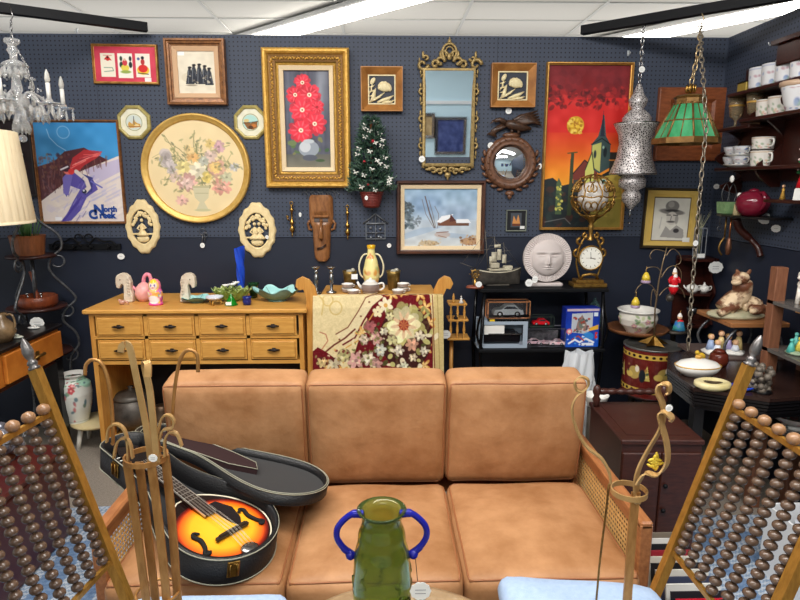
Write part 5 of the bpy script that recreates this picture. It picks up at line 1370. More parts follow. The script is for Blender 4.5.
for k in range(12):
    a = 2*PI*k/12; m = MB()
    for j in range(7):
        f = j/6; r = .06+.14*f; z = (H_-.135)*(1-f)+(zz-.02)*f-.05*math.sin(PI*f); m.ball((r*math.cos(a), r*math.sin(a), z), .0065, 6)
    m.build('crystal_strand', CRY, t)
    for rr_, zz2 in ((.055,H_-.14),(.035,H_-.42),(.09,zz+.0),(.13,zz-.03)): MB().lathe([(0,0),(.009,-.012),(.012,-.035),(0,-.062)], 6, c=(rr_*math.cos(a+rr_),rr_*math.sin(a+rr_),zz2), sm=False).build('crystal_drop', CRY, t)
MB().ball((0,0,H_-.50),.022,8).build('crystal_ball', CRY, t)
# cream pleated lamp
Yl = 2.95; z0 = P(0,224,Yl).z; z1 = P(0,130,Yl).z; xr0 = P(25,224,Yl).x; xr1 = P(6,130,Yl).x; xl = -2.08
t = thing('table_lamp', 'table lamp with tall cream pleated shade at the left edge', 'lamp', (xl, Yl, .777))
SH = mat('cream_pleated_shade', (232,216,184), .8, c2=(222,202,164), nscale=6, stretch=(30,30,.5))
m = MB(); m.lathe([(xr0-xl,z0-.777),(xr1-xl,z1-.777),(xr1-xl-.004,z1-.777),(xr0-xl-.004,z0-.777)], 144, ripple=.012, rn=48); m.build('lamp_shade', SH, t)
MB().lathe([(xr0-xl+.003,z0-.777-.0),(xr0-xl+.004,z0-.777+.012),(xr0-xl-.004,z0-.777+.012)], 48).build('shade_trim', mat('cream_ribbon', (236,222,190), .7), t)
MB().lathe([(0,0),(.09,0),(.09,.02),(.04,.04),(.07,.12),(.085,.22),(.05,.34),(.02,.40),(.012,.46),(.012,z1-.80),(0,z1-.80)], 24).build('base', mat('brown_glazed_base', (92,64,44), .25), t)
# silver pierced lantern
q = PZ(643.5,27,RZ-.03); Ys = q.y; xs_ = q.x
zt_ = lambda y: P(637,y,Ys).z
b0 = zt_(212)
t = thing('silver_lantern', 'long pierced silver lantern hanging in front of the red town painting', 'lantern', (xs_, Ys, b0))
def fil():
    m = mat('pierced_silver', (196,190,188), .4, .35); nt = m.node_tree; L = nt.links.new
    v = nt.nodes.new('ShaderNodeTexVoronoi'); v.inputs['Scale'].default_value = 88; v.feature = 'DISTANCE_TO_EDGE'
    tc = nt.nodes['Texture Coordinate']; L(tc.outputs['Object'], v.inputs['Vector'])
    r = nt.nodes.new('ShaderNodeValToRGB'); r.color_ramp.elements[0].position = .10; r.color_ramp.elements[1].position = .16
    r.color_ramp.elements[0].color = srgb((206,200,198)); r.color_ramp.elements[1].color = srgb((70,62,62)); L(v.outputs['Distance'], r.inputs[0]); L(r.outputs[0], nt.nodes['Principled BSDF'].inputs['Base Color'])
    return m
FI = fil(); pz = lambda y: zt_(y)-b0
k = 1.09*(P(657,150,Ys).x-P(617,150,Ys).x)/40
MB().lathe([(.010,pz(84)),(.020,pz(88)),(.030*1,pz(94)),(8.3*k,pz(100)),(7*k,pz(106)),(5*k,pz(109)),(10*k,pz(114)),(12.5*k,pz(118)),(12*k,pz(122.5)),(19.5*k,pz(123.5)),(18.5*k,pz(126)),(15*k,pz(134)),(13.8*k,pz(144)),(15.5*k,pz(158)),(20.5*k,pz(173)),(20.5*k,pz(174.5)),(9*k,pz(175)),(12*k,pz(180)),(11.5*k,pz(187)),(6*k,pz(190)),(8.5*k,pz(195)),(8*k,pz(201)),(4*k,pz(206)),(2*k,pz(209)),(0,pz(210))], 32).build('lantern_body', FI, t)
for y, r in ((123.5,19.8),(174,20.8),(189,6.5)): MB().lathe([(r*k-.003,pz(y)-.003),(r*k+.002,pz(y)),(r*k-.003,pz(y)+.004)], 32).build('band', SILVER, t)
m = MB().lathe([(0,0),(.006,-.006),(.003,-.014),(.010,-.028),(.004,-.045),(0,-.05)], 10, c=(0,0,pz(209))); m.ball((0,0,pz(223)), .007, 8, sc=(1.6,1.6,.4)); m.build('finial', SILVER, t)
m = MB(); chain([(0,0,RZ-.03-b0),(0,0,pz(84))], m, .0032, .036, .018); m.tube([(0,0,RZ-.0-b0),(.012,0,RZ-.025-b0),(0,0,RZ-.045-b0)], .003, 6); m.build('chain', SILVER, t)
price(t, .0, pz(70), y=-.02, r=.017, w=1)
# green slag glass lamp
q = PZ(702,13,RZ-.03); Yg = q.y-.03; xg = P(688,120,Yg).x; zg = P(688,142,Yg).z
t = thing('green_glass_lamp', 'hanging lamp with green slag glass panels in a brass frame', 'hanging lamp', (xg, Yg, zg), math.radians(8))
k = (P(718,140,Yg).x-P(657,140,Yg).x)/61; hh = P(688,104,Yg).z-zg
R0, R1 = 28.5*k/math.cos(PI/8), 13*k/math.cos(PI/8)
GG = mat('green_slag_glass', (40,130,80), .15, c2=(96,184,132), nscale=9, stretch=(1,1,.4), spec=.6)
def oc(R, i): a = PI/8+PI/4*i; return (R*math.cos(a), R*math.sin(a))
BR = mat('lamp_brass_came', (150,112,62), .4, .6, c2=(110,80,44), nscale=30)
for i in range(8):
    a, b = oc(R0,i), oc(R0,i+1); c, d = oc(R1,i+1), oc(R1,i); MB().add([(*a,.012),(*b,.012),(*c,hh),(*d,hh)], [(0,1,2,3)]).build('glass_panel', GG, t)
m = MB(); RM = R0+(R1-R0)*.52; zm = .012+(hh-.012)*.52
for i in range(8):
    m.tube([(*oc(R0,i),.012),(*oc(R1,i),hh)], .005, 6); m.tube([(*oc(RM,i),zm),(*oc(RM,i+1),zm)], .004, 6); m.tube([(*oc(R1,i),hh),(*oc(R1,i+1),hh)], .006, 6)
    m.tube([(*oc(R0*1.03,i),.004),(*oc(R0*1.03,i+1),.004)], 1, flat=(.03,.004,(0,0,1)))
    mA = ((oc(R0,i)[0]+oc(R0,i+1)[0])/2,(oc(R0,i)[1]+oc(R0,i+1)[1])/2); mB = ((oc(R1,i)[0]+oc(R1,i+1)[0])/2,(oc(R1,i)[1]+oc(R1,i+1)[1])/2)
    m.tube([(*mA,.012),(*mB,hh)], .003, 6)
m.build('brass_frame', BR, t)
MB().lathe([(R1*.98,hh),(R1*.98,hh+.025),(R1*1.12,hh+.035),(R1*.9,hh+.042),(.02,hh+.05),(0,hh+.05)], 8, sm=False).build('crown', BR, t)
m = MB(); 
for i in range(8): m.ball((.022*math.cos(i*PI/4),.022*math.sin(i*PI/4),hh+.075), .010, 6, sc=(.6,.6,2.2))
m.tube([(0,0,hh+.05),(0,0,hh+.10)], .008, 8); m.build('leaf_finial', BRASS, t)
hk = PZ(702,13,RZ-.02); o_ = Vector((xg,Yg,zg)); Mi = Matrix.Rotation(-math.radians(8),4,'Z')
def loc_(p): return Mi @ (Vector(p)-o_)
CHB = mat('pale_brass_chain', (196,172,130), .35, .7)
m = MB(); chain([loc_(hk-Vector((0,0,.05))), loc_((P(699,50,Yg).x,Yg,P(699,50,Yg).z)), (0,0,hh+.10)], m, .0035, .042, .022); m.tube([loc_(hk), loc_(hk)+Vector((.015,0,-.03)), loc_(hk)+Vector((0,0,-.055))], .0035, 6); m.build('support_chain', CHB, t)
pts = [loc_(hk-Vector((0,0,.05)))]+[loc_(P(x,y,Yg-.30 if y > 60 else Yg-.15)) for x, y in ((701,50),(704,90),(706,130),(702,170),(697,230),(692,290),(688,350))]
m = MB(); chain(pts, m, .0032, .044, .020); m.build('swag_chain', mat('dull_swag_chain', (150,140,124), .4, .7), t)
pt = loc_(P(694,243,Yg-.30)); price(t, pt[0], pt[2], y=pt[1]-.012, r=.014, w=1)
# wood cabinet door panel behind it
c, W, H = wr(657,82,725,166)
t = thing('hung_cabinet_door', 'square reddish cabinet door panel hung on the wall behind the green lamp', 'wood panel', (c.x, WY, c.z))
DW = mat('cherry_panel_wood', (150,84,48), .35, c2=(112,58,32), nscale=6, stretch=(3,10,10))
MB().frame(W*.56, H*.5, [(0,0),(0,.012),(.02,.026),(.022,.03),(W*.22-.006,.032),(W*.22,.026),(W*.22,0)]).build('frame', DW, t)
MB().box((0,-.008,0),(W*.58,.012,H*.54)).box((0,-.014,0),(W*.44,.012,H*.38),bev=.008).build('raised_field', DW, t)
# ---------------------------------------------------------------- on the sideboard
SZ = CZ+.0005
def onside(x, y=3.42): return (P(x,290,y).x, y, SZ)
STONE = mat('beige_carved_stone', (226,216,196), .6, c2=(196,178,156), nscale=30, bump=.3)
def horse(lab, x, flip):
    y = 3.45; s = (P(100,280,y).x-P(99,280,y).x)
    t = thing('horse_head', lab, 'figurine', (P(x,280,y).x, y, SZ), 0, 'stone horse heads on the sideboard')
    pts = [(-2,0),(6,0),(6.5,6),(5,14),(5.5,20),(4,26),(1,29),(-3,29.5),(-6,28),(-7.6,25),(-8,19),(-7.5,15),(-5,14),(-4,17),(-2.5,19),(-1,17),(-1.5,9)]
    pts = [(-a*s*1.12 if flip else a*s*1.12, b*s) for a, b in pts]
    MB().prism(pts if not flip else pts[::-1], -.020, .020, 'y', M=TR(0,0,0)).build('head', STONE, t, bev=.004)
    MB().box((.012 if not flip else -.012,0,.006),(.055,.055,.012),bev=.003).build('base', STONE, t)
    m = MB(); e = -1 if not flip else 1
    m.ball((e*4*s,-.021,23*s),.004,6); m.build('eye', mat('stone_eye_dark', (90,74,60), .5), t)
    m = MB(); 
    for k in range(6): m.tube([(-e*5*s,-.022,(8+3*k)*s),(-e*2.5*s,-.023,(9+3*k)*s)], .0025, 5)
    m.build('mane', STONE, t)
horse('beige stone horse head facing left at the left end of the sideboard', 125.5, False)
horse('beige stone horse head facing right, between the pink doll and the aqua bowl', 187, True)
PK = mat('pink_glaze', (232,120,150), .25, c2=(236,160,170), nscale=20)
cv = CV(0,0,40,30,(232,110,170),3)
cv.rect(0,0,40,9,(236,130,150)); cv.ell(20,8,7,6,(240,196,120)); cv.ell(20,8,4.6,4.2,(246,226,210)); cv.ell(18,8,.7,.9,(90,60,160)); cv.ell(22,8,.7,.9,(90,60,160)); cv.ell(20,10,1.2,.5,(220,60,90)); cv.ell(20,4,5,2.4,(240,200,60)); cv.rect(0,14,40,18,(238,170,90))
cv.spray(70,0,14,40,28,.6,1.8,[(250,214,80),(240,150,190),(200,70,150),(150,130,210),(250,240,230),(120,180,200)],.9); cv.ell(20,20,5,3,(246,240,240)); cv.rect(0,27,40,30,(226,60,140))
t = thing('nesting_doll', 'pink and yellow painted doll-shaped money box on the sideboard', 'figurine', onside(155,3.36))
pf = [(0,.0),(.034,.0),(.038,.006),(.036,.02),(.040,.05),(.040,.072),(.032,.09),(.034,.106),(.030,.128),(.018,.144),(0,.150)]
def lathefn(pf, a0=-PI*1.5, sc=1.0):
    zs_ = [p[1] for p in pf]
    def f(u, v):
        k = (1-v)*(len(pf)-1); i = min(int(k), len(pf)-2); f_ = k-i; r = pf[i][0]*(1-f_)+pf[i+1][0]*f_; z = pf[i][1]*(1-f_)+pf[i+1][1]*f_; a = a0+2*PI*u
        return (r*math.cos(a)*sc, r*math.sin(a)*sc, z*sc)
    return f
painted('body', cv, lathefn(pf), GLAZE, t)
MB().lathe([(0,0),(.038,0),(.039,.008),(0,.008)], 24).build('foot', mat('hot_pink', (226,60,140), .3), t)
t = thing('pink_jug', 'round pink figural jug with looped handle behind the painted doll', 'jug', onside(144,3.47))
m = MB().lathe([(0,0),(.030,0),(.045,.02),(.052,.05),(.048,.075),(.03,.098),(.012,.11),(0,.112)], 24, ripple=.03, rn=8); m.build('body', mat('blush_glaze', (232,150,150), .3, c2=(240,184,176), nscale=30), t)
MB().tube(smooth_path([(.0,0,.10),(.005,0,.135),(.02,0,.155),(.038,0,.15),(.045,0,.12),(.04,0,.09)],5), .011, 10).build('handle', PK, t)
MB().tube([(-.04,0,.06),(-.065,0,.085),(-.075,0,.10)], [.012,.008,.006], 8).build('spout', PK, t)
t = thing('glass_snail', 'tiny peach glass animal before the left stone horse head', 'figurine', onside(121,3.36)); m = MB().ball((0,0,.014),.014,10,sc=(1.2,.9,1)); m.ball((-.014,0,.024),.009,8); m.build('body', mat('peach_glass', (232,180,160), .1, trans=.4), t); m = MB().tube([(.01,0,.02),(.03,0,.014),(.036,0,.003)],[.008,.006,.003],8); m.build('tail', mat('peach_glass', (232,180,160), .1), t)
AQ = mat('aqua_glaze', (180,224,220), .2, c2=(146,204,202), nscale=18)
AQU = mat('aqua_grey_underglaze', (120,160,150), .4, c2=(90,120,112), nscale=24)
def leafbowl(name, lab, x, y, rx, h, n, mt_, amp=.10):
    t = thing(name, lab, 'bowl', onside(x,y)); s = 1
    def f(u, v, dz=0):
        a = 2*PI*u; r = rx*v*(1+amp*math.cos(n*a)*v**2); z = .008+h*(v**2.2)*(1+.22*math.cos(n*a+.5)*v)+dz; return (r*math.cos(a), r*.72*math.sin(a), z)
    MB().grid(lambda u,v: f(u,v), 64, 14, closeu=True).build('inner_glaze', mt_, t)
    MB().grid(lambda u,v: f(u,v,-.005), 64, 14, closeu=True).lathe([(0,0),(rx*.4,0),(rx*.42,.006),(0,.01)], 24, sy=.72).build('underside', AQU, t)
    m = MB()
    for k in range(n): 
        a = 2*PI*(k+.1)/n; m.tube([tuple(Vector(f(a/(2*PI)%1, w_))+Vector((0,0,.001))) for w_ in (.15,.4,.65,.95)], .0015, 5)
    m.build('leaf_veins', AQU, t); return t
leafbowl('leaf_bowl', 'large turquoise leaf bowl at the right of the sideboard', 277, 3.45, .128, .062, 6, AQ)
leafbowl('shallow_dish', 'shallow pale aqua dish right of the second stone horse head', 196, 3.42, .092, .026, 5, AQ, .05)
t = thing('green_bowl', 'yellow-green leafy glass basket bowl holding white flowers', 'bowl', onside(232,3.46))
YG = mat('yellow_green_glass', (176,190,96), .15, trans=.35, c2=(110,140,60), nscale=40)
MB().grid(lambda u,v: ((.03+.085*v*(1+.07*math.cos(14*2*PI*u)*v))*math.cos(2*PI*u), (.03+.055*v)*math.sin(2*PI*u), .004+.066*v**1.6+.010*v*math.cos(14*2*PI*u)), 84, 8, closeu=True).lathe([(0,0),(.035,0),(.03,.008),(0,.008)], 20).build('bowl', YG, t)
m = MB()
for k in range(60): a = 2*PI*RS.rand(); r = .05+.06*RS.rand(); m.ball((0,0,0), .010, 5, M=TR(r*math.cos(a),r*.65*math.sin(a),.052+.02*RS.rand()) @ RO(RS.rand()*3,'Z') @ RO(.5,'Y'), sc=(1.4,.7,.35))
m.build('leaf_rim', mat('leaf_green_pale', (150,172,90), .4, c2=(196,206,130), nscale=50), t)
for (x, y, z) in ((-.035,0,.085),(.008,-.01,.092),(.022,.02,.098),(-.005,.02,.085)):
    m = MB()
    for j in range(6): m.ball((0,0,0), .013, 6, M=TR(x,y,z) @ RO(j*PI/3,'Z') @ RO(-.5,'Y') @ TR(.011,0,0), sc=(1,.8,.4))
    m.ball((x,y,z+.003), .006, 6); m.build('white_flower', mat('white_petal', (240,240,236), .4), t)
t = thing('footed_dish', 'small white porcelain dish on gold feet before the shallow aqua dish', 'dish', onside(214,3.34))
MB().lathe([(0,.030),(.02,.028),(.045,.04),(.05,.05),(.046,.05),(.02,.034),(0,.034)], 28).build('dish', mat('blue_white_china', (216,220,232), .15), t)
m = MB()
for k in range(3): a = 2*PI*k/3+.5; m.tube(smooth_path([(.02*math.cos(a),.02*math.sin(a),.030),(.038*math.cos(a),.038*math.sin(a),.018),(.032*math.cos(a),.032*math.sin(a),.002)],4), .004, 6)
m.build('gold_feet', GOLD, t)
t = thing('green_glass_tree', 'small bright green glass tree with a white sticker', 'ornament', onside(230.5,3.33))
MB().lathe([(0,0),(.034,0),(.036,.006),(.030,.012),(.020,.035),(.008,.055),(0,.068)], 20, ripple=.05, rn=6).build('body', mat('bright_green_glass', (30,150,40), .08, trans=.4), t)
MB().box((-.006,-.037,.016),(.030,.002,.018)).build('sticker', PAPER, t)
BG = mat('cobalt_glass', (26,40,130), .08, trans=.25)
t = thing('blue_votive', 'small cobalt blue glass cup beside the green glass tree', 'cup', onside(246.5,3.34)); MB().lathe([(0,0),(.022,0),(.024,.02),(.022,.036),(.027,.046),(.024,.046),(.019,.036),(.019,.006),(0,.006)], 24).build('cup', BG, t); MB().lathe([(.0225,.018),(.0255,.021),(.0225,.024)], 24).build('ring', BG, t)
t = thing('blue_twist_vase', 'tall twisted cobalt blue vase near the sideboard back', 'vase', onside(241.5,3.58))
Hv = P(240,247,3.58).z-SZ
def tw(u, v):
    a = 2*PI*u; r = (.016+.012*v)*(1+.16*math.cos(4*(a+v*3.2))); r2 = .022*(1-v) if v < .03 else r; return (r*math.cos(a), r*math.sin(a), v*Hv+.008*math.cos(a)*v*(v>.97))
MB().grid(tw, 40, 40, closeu=True).build('body', mat('cobalt_ceramic', (34,74,196), .12), t); MB().lathe([(0,0),(.026,0),(.018,.010),(0,.01)], 20).build('foot', mat('cobalt_ceramic', (34,74,196), .12), t)
t = thing('dark_green_glass', 'dark green glass tumbler between twisted blue vase and turquoise bowl', 'glass', onside(253.5,3.56)); MB().lathe([(0,0),(.022,0),(.028,.07),(.034,.085),(.031,.085),(.019,.006),(0,.006)], 20).build('bowl', mat('dark_green_glass', (24,70,40), .08, trans=.3), t); MB().lathe([(.0285,.07),(.035,.085),(.0345,.088)], 20).build('rim', mat('dark_green_glass', (24,70,40), .08), t)
# iron pot on the lower shelf
PEW = mat('mottled_pewter', (100,94,86), .45, .4, c2=(56,50,46), nscale=12)
t = thing('covered_pot', 'grey metal lidded pot on the open lower shelf of the sideboard', 'pot', (P(130,400,3.42).x, 3.44, .1215))
MB().lathe([(0,.02),(.07,.02),(.12,.07),(.13,.13),(.11,.19),(.095,.20),(.095,.205),(0,.205)], 28).build('body', PEW, t); MB().lathe([(.10,.205),(.105,.215),(.08,.235),(.02,.25),(.012,.26),(.018,.275),(0,.28)], 28).build('lid', PEW, t)
for k in range(3): a = 2*PI*k/3-.5; MB().tube([(.08*math.cos(a),.08*math.sin(a),.04),(.10*math.cos(a),.10*math.sin(a),0)],[.012,.008],8).build('foot', PEW, t)
t = thing('brass_animal_bell', 'brown knobbly metal jug on the lower shelf beside the lidded pot', 'jug', (P(160,395,3.42).x, 3.42, .1215))
MB().lathe([(0,0),(.04,0),(.06,.04),(.055,.09),(.03,.13),(.035,.16),(.028,.16),(0,.15)], 20, ripple=.04, rn=7).build('body', mat('dark_bronze', (84,66,50), .4, .6), t); MB().tube(smooth_path([(.03,0,.15),(.07,0,.15),(.08,0,.10),(.055,0,.05)],5), .007, 8).build('handle', mat('dark_bronze', (84,66,50), .4, .6), t)
# ---------------------------------------------------------------- on the washstand
WZ = .957
def onw(x, y=3.45, z=WZ): return (P(x,290,y).x, y, z)
t = thing('silver_candlestick', 'left one of two short silver candlesticks behind the tapestry', 'candlestick', onw(316.5,3.42), 0, 'silver candlesticks')
MB().lathe([(0,0),(.028,0),(.030,.006),(.012,.014),(.008,.02),(.011,.07),(.013,.10),(.006,.108),(.006,.116),(.013,.122),(.008,.13),(.006,.136),(.012,.140),(.026,.150),(.026,.153),(.010,.153),(.008,.143),(0,.143)], 20).build('stem', SILVER, t)
MB().lathe([(0,0),(.026,.0),(.030,.003),(.028,.005),(0,.005)], 20).build('foot', SILVER, t)
dup(t, onw(331.5,3.42), label='right one of two short silver candlesticks, nearest the brass cup')
BT = mat('etched_brass_tumbler', (142,116,62), .35, .7, c2=(92,72,36), nscale=26)
def tumbler(x, lab):
    t = thing('brass_tumbler', lab, 'tumbler', onw(x,3.52), 0, 'etched brass tumblers either side of the teapot'); MB().lathe([(0,0),(.030,0),(.030,.008),(.034,.03),(.038,.09),(.043,.115),(.039,.115),(.032,.02),(0,.02)], 28, ripple=.015, rn=10).build('cup', BT, t)
    MB().ball((.0,0,.11), .022, 8, sc=(1,1,.6)).ball((.018,.01,.115),.014,8).build('glass_stones', mat('clear_stones', (200,196,180), .1, trans=.3), t); return t
a = tumbler(350, 'etched brass tumbler with white square tag, left of the yellow vase')
MB().box((.030,-.044,.085),(.036,.002,.030), rz=.1).build('square_tag', PAPER, a)
tumbler(393.5, 'etched brass tumbler right of the teapot and yellow vase')
cv = CV(0,0,24,16,(220,216,206),4); cv.rect(0,5,24,12.5,(150,132,122)); 
for k in range(50): cv.line([(k*.5,5.4),(k*.5,12.2)],.22,(110,92,86)); 
cv.line([(0,5),(24,5)],.4,(90,80,76)); cv.line([(0,12.5),(24,12.5)],.4,(90,80,76))
t = thing('brown_band_teapot', 'white teapot with a wide taupe band in front of the yellow vase', 'teapot', onw(370.5,3.40))
painted('body', cv, lathefn([(.034,0),(.045,.006),(.052,.022),(.053,.040),(.050,.052),(.036,.066),(.03,.070)]), GLAZE, t)
MB().lathe([(.031,.069),(.024,.078),(.006,.082),(.008,.09),(0,.092)], 20).build('lid', PORC, t); MB().tube([(-.045,0,.025),(-.066,0,.05),(-.075,0,.068)], [.011,.008,.006], 8).build('spout', PORC, t); MB().tube(smooth_path([(.046,0,.055),(.072,0,.058),(.075,0,.03),(.05,0,.018)],5), .006, 8).build('handle', PORC, t)
cv = CV(0,0,24,24,(236,222,150),3); cv.rect(0,0,24,5,(236,186,40)); cv.noise(6,4); cv.spray(26,0,7,24,22,.6,1.6,[(206,110,80),(226,160,110),(170,180,110),(216,140,60)],.8); cv.line([(0,5.2),(24,5.2)],.5,(200,150,60))
t = thing('yellow_handled_vase', 'cream and yellow two-handled flowered vase standing behind the teapot', 'vase', onw(371.5,3.55))
hv = P(372,245,3.55).z-WZ
painted('body', cv, lathefn([(.030,0),(.034,.01),(.050,hv*.28),(.050,hv*.42),(.036,hv*.66),(.024,hv*.78),(.021,hv*.90),(.026,hv*.98),(.024,hv)]), GLAZE, t)
for s in (-1,1): MB().tube(smooth_path([(s*.024,0,hv*.80),(s*.05,0,hv*.76),(s*.072,0,hv*.55),(s*.066,0,hv*.34),(s*.048,0,hv*.26)],5), .005, 8).build('handle', mat('cream_glaze', (232,222,186), .2), t)
cv2 = CV(0,0,14,6,(224,220,212),4); cv2.rect(0,2,14,4.6,(170,156,146)); 
for k in range(28): cv2.line([(k*.5,2.2),(k*.5,4.4)],.2,(130,112,104))
def cupb(x, y, z, lab):
    t = thing('banded_cup', lab, 'cup', (*onw(x,y)[:2], z), 0, 'white cups with taupe bands')
    painted('cup_body', cv2, lathefn([(.020,0),(.030,.004),(.033,.016),(.034,.024),(.033,.025)]), GLAZE, t)
    MB().tube([(.032,0,.019),(.042,0,.018),(.042,0,.009),(.031,0,.008)], .003, 6).build('handle', PORC, t)
    MB().lathe([(0,.003),(.028,.006),(.031,.022),(.034,.025)], 20).build('inside', PORC, t); return t
cupb(353,3.38,WZ,'taupe-banded white cup standing at the front left beside the teapot spout'); cupb(347.5,3.44,WZ,'bottom cup of the stack left of the teapot'); cupb(347.5,3.44,WZ+.026,'top cup of the stack left of the teapot')
cupb(398,3.38,WZ,'taupe-banded white cup at the front right of the teapot'); cupb(403,3.45,WZ,'bottom cup of the stack near the right brass tumbler'); cupb(403,3.45,WZ+.026,'top cup of the stack near the right brass tumbler')
# on the spindle what-not
for i, (x, z, c, l) in enumerate(((.105,zs[0]+.007,(226,222,214),'tiny white figurine on the top tier of the spindle what-not'),(.075,zs[1]+.007,(40,34,36),'tiny black pot on the middle tier of the spindle what-not'))):
    t = thing('miniature_figurine', l, 'figurine', (.345+x, 3.48, z)); MB().lathe([(0,0),(.012,0),(.014,.008),(.006,.02),(.009,.028),(0,.036)], 12).build('body', mat('mini%d' % i, c, .25), t); MB().ball((0,0,.040), .0055, 8).build('head', mat('mini%d' % i, c, .25), t)
# ---------------------------------------------------------------- on the black rack, top shelf
RT = .9755
t = thing('nautical_ornament', 'small brass ship wheel ornament on a red-brown wooden base', 'ornament', (P(473,280,3.46).x+.012, 3.46, RT))
MB().lathe([(0,0),(.052,0),(.054,.006),(.046,.014),(0,.016)], 24, sy=.7).build('base', mat('red_brown_base', (130,66,44), .35), t); MB().lathe([(0,0),(.012,0),(.008,.01),(.006,.05),(0,.05)], 12, c=(0,0,.015)).build('stem', BRASS, t)
m = MB(); m.tube(arc((0,0,.082),.022,0,360,20),.003,6)
for k in range(8): a = PI/4*k; m.tube([(0,0,.082),(.036*math.cos(a),0,.082+.036*math.sin(a))], .002, 5)
m.ball((0,0,.082),.007,8); m.build('wheel', BRASS, t); price(t, .016, .028, y=-.04, r=.017, w=1.1)
t = thing('model_ship', 'small grey metal model ship with masts and pale sails on the black rack', 'model ship', (P(497,285,3.55).x, 3.55, RT), math.radians(8))
k = .0064
DM = mat('dark_boat_metal', (74,70,66), .45, .4, c2=(110,104,96), nscale=20); SM = mat('pale_sailcloth', (206,200,176), .6, c2=(160,150,130), nscale=30)
def hullf(u, v):
    x = -24+46*u; b = 9*math.sin(min(1,max(0,u))*PI)**.55; z = 1+12*v+(3.5*(2*u-1)**2)*v; y = b*(.25+.75*v**.6); return (x*k*(1+.06*v), y*k, z*k)
MB().grid(hullf, 24, 8).grid(lambda u,v: (lambda p:(p[0],-p[1],p[2]))(hullf(u,v)), 24, 8).grid(lambda u,v: (hullf(u,1)[0], hullf(u,1)[1]*(2*v-1), hullf(u,1)[2]-.004), 24, 3).build('hull', DM, t)
MB().grid(lambda u,v: (lambda p:(p[0],-p[1]-.001,p[2]+.007*v))(hullf(.12+.84*u,1)), 20, 2).box((2*k,0,15*k),(22*k,8*k,.012),bev=.003).box((-3*k,0,19*k),(8*k,6*k,.03),bev=.003).box((10*k,0,17*k),(8*k,6*k,.018),bev=.003).build('pale_deck', SM, t)
m = MB()
for x, h_ in ((-9,52),(0,46),(9,40)): m.tube([(x*k,0,13*k),((x-4)*k,0,h_*k)], .0025, 6); m.tube([((x-9)*k,0,(h_-9)*k),((x+4)*k,0,(h_-7)*k)], .0018, 5); m.tube([((x-8)*k,0,(h_-19)*k),((x+5)*k,0,(h_-17)*k)], .0018, 5)
m.tube([(-20*k,0,16*k),(-36*k,0,22*k)], .002, 5)
for a, b in (((-12,50),(-34,22)),((-4,44),(22,17)),((5,38),(22,18)),((-12,50),(-22,16)),((-4,44),(-20,16)),((-12,50),(4,36))): m.tube([(a[0]*k,.0,a[1]*k),(b[0]*k,0,b[1]*k)], .0009, 4)
m.build('masts_and_rigging', DM, t)
for x, z, w_, h_ in ((-4,27,5,9),(1,29,4,10),(6,25,4,8),(-1,37,6,3),(-7,24,3,7)):
    MB().grid(lambda u,v: ((x+(u-.5)*w_)*k, (-1.5*math.sin(u*PI)*math.sin(v*PI)-1)*k, (z+(v-.5)*h_)*k), 6, 6).build('sail', SM, t)
MB().box((0,0,.004),(.14,.05,.008),bev=.002).build('cradle', DM, t)
# sun face
SUNM = mat('white_ceramic_bisque', (204,194,190), .6, c2=(200,188,184), nscale=8)
c_ = P(548,258,3.47); Rr = (P(572,258,3.47).x-P(524,258,3.47).x)/2
t = thing('sun_face', 'large round white ceramic face with radiating ridges on the black rack', 'sculpture', (c_.x, 3.49, RT))
zc = c_.z-RT
def sf(u, v):
    x, z = 2*u-1, 1-2*v; r = max(abs(x),abs(z)); q = math.hypot(x,z) or 1; x, z = x*r/q, z*r/q
    r = math.hypot(x,z); a = math.atan2(z,x); y = .010
    y = .012; y += (.0022*math.cos(a*64) if .72 < r < .97 else 0)+.004*math.exp(-((r-.70)/.03)**2)
    y -= 0
    fx, fz = x/1.22, (z+.02)/1.18; e = (fx/.56)**2+(fz/.62)**2
    if e < 1:
        y = max(y, .012+.034*math.sqrt(1-e))
        y += .018*math.exp(-(fx/.055)**2)*math.exp(-((fz+.06)/.16)**2)          # nose
        y += .006*math.exp(-(fx/.09)**2-((fz+.16)/.05)**2)
        for s in (-1,1):
            y -= .013*math.exp(-((fx-s*.22)/.14)**2-((fz-.11)/.06)**2); y += .011*math.exp(-((fx-s*.22)/.11)**2-((fz-.085)/.030)**2); y -= .006*math.exp(-((fx-s*.22)/.12)**2-((fz-.062)/.010)**2)
            y += .004*math.exp(-((fx-s*.22)/.17)**2-((fz-.23-.05*0)/.035)**2); y += .004*math.exp(-((fx-s*.25)/.1)**2-((fz+.12)/.1)**2)
        y -= .010*math.exp(-(fx/.14)**2-((fz+.315)/.012)**2); y += .005*math.exp(-(fx/.12)**2-((fz+.285)/.022)**2)+.005*math.exp(-(fx/.09)**2-((fz+.345)/.024)**2)
    return (x*Rr, -y, z*Rr+zc)
m = MB(); m.grid(sf, 121, 121); m.grid(lambda u,v: (Rr*math.cos(2*PI*u)*(1-.0*v), .012-.022*v, zc+Rr*math.sin(2*PI*u)), 96, 2, closeu=True); m.grid(lambda u,v: (Rr*v*math.cos(2*PI*u), .012, zc+Rr*v*math.sin(2*PI*u)), 96, 2, closeu=True)
m.build('face_disc', SUNM, t)
MB().box((0,.02,.012),(.20,.07,.024),bev=.008).build('base', SUNM, t)
price(t, -Rr*.80, .032, y=-.05, r=.022, w=1.0); price(t, -Rr*.55, .052, y=-.045, r=.022, w=.75)
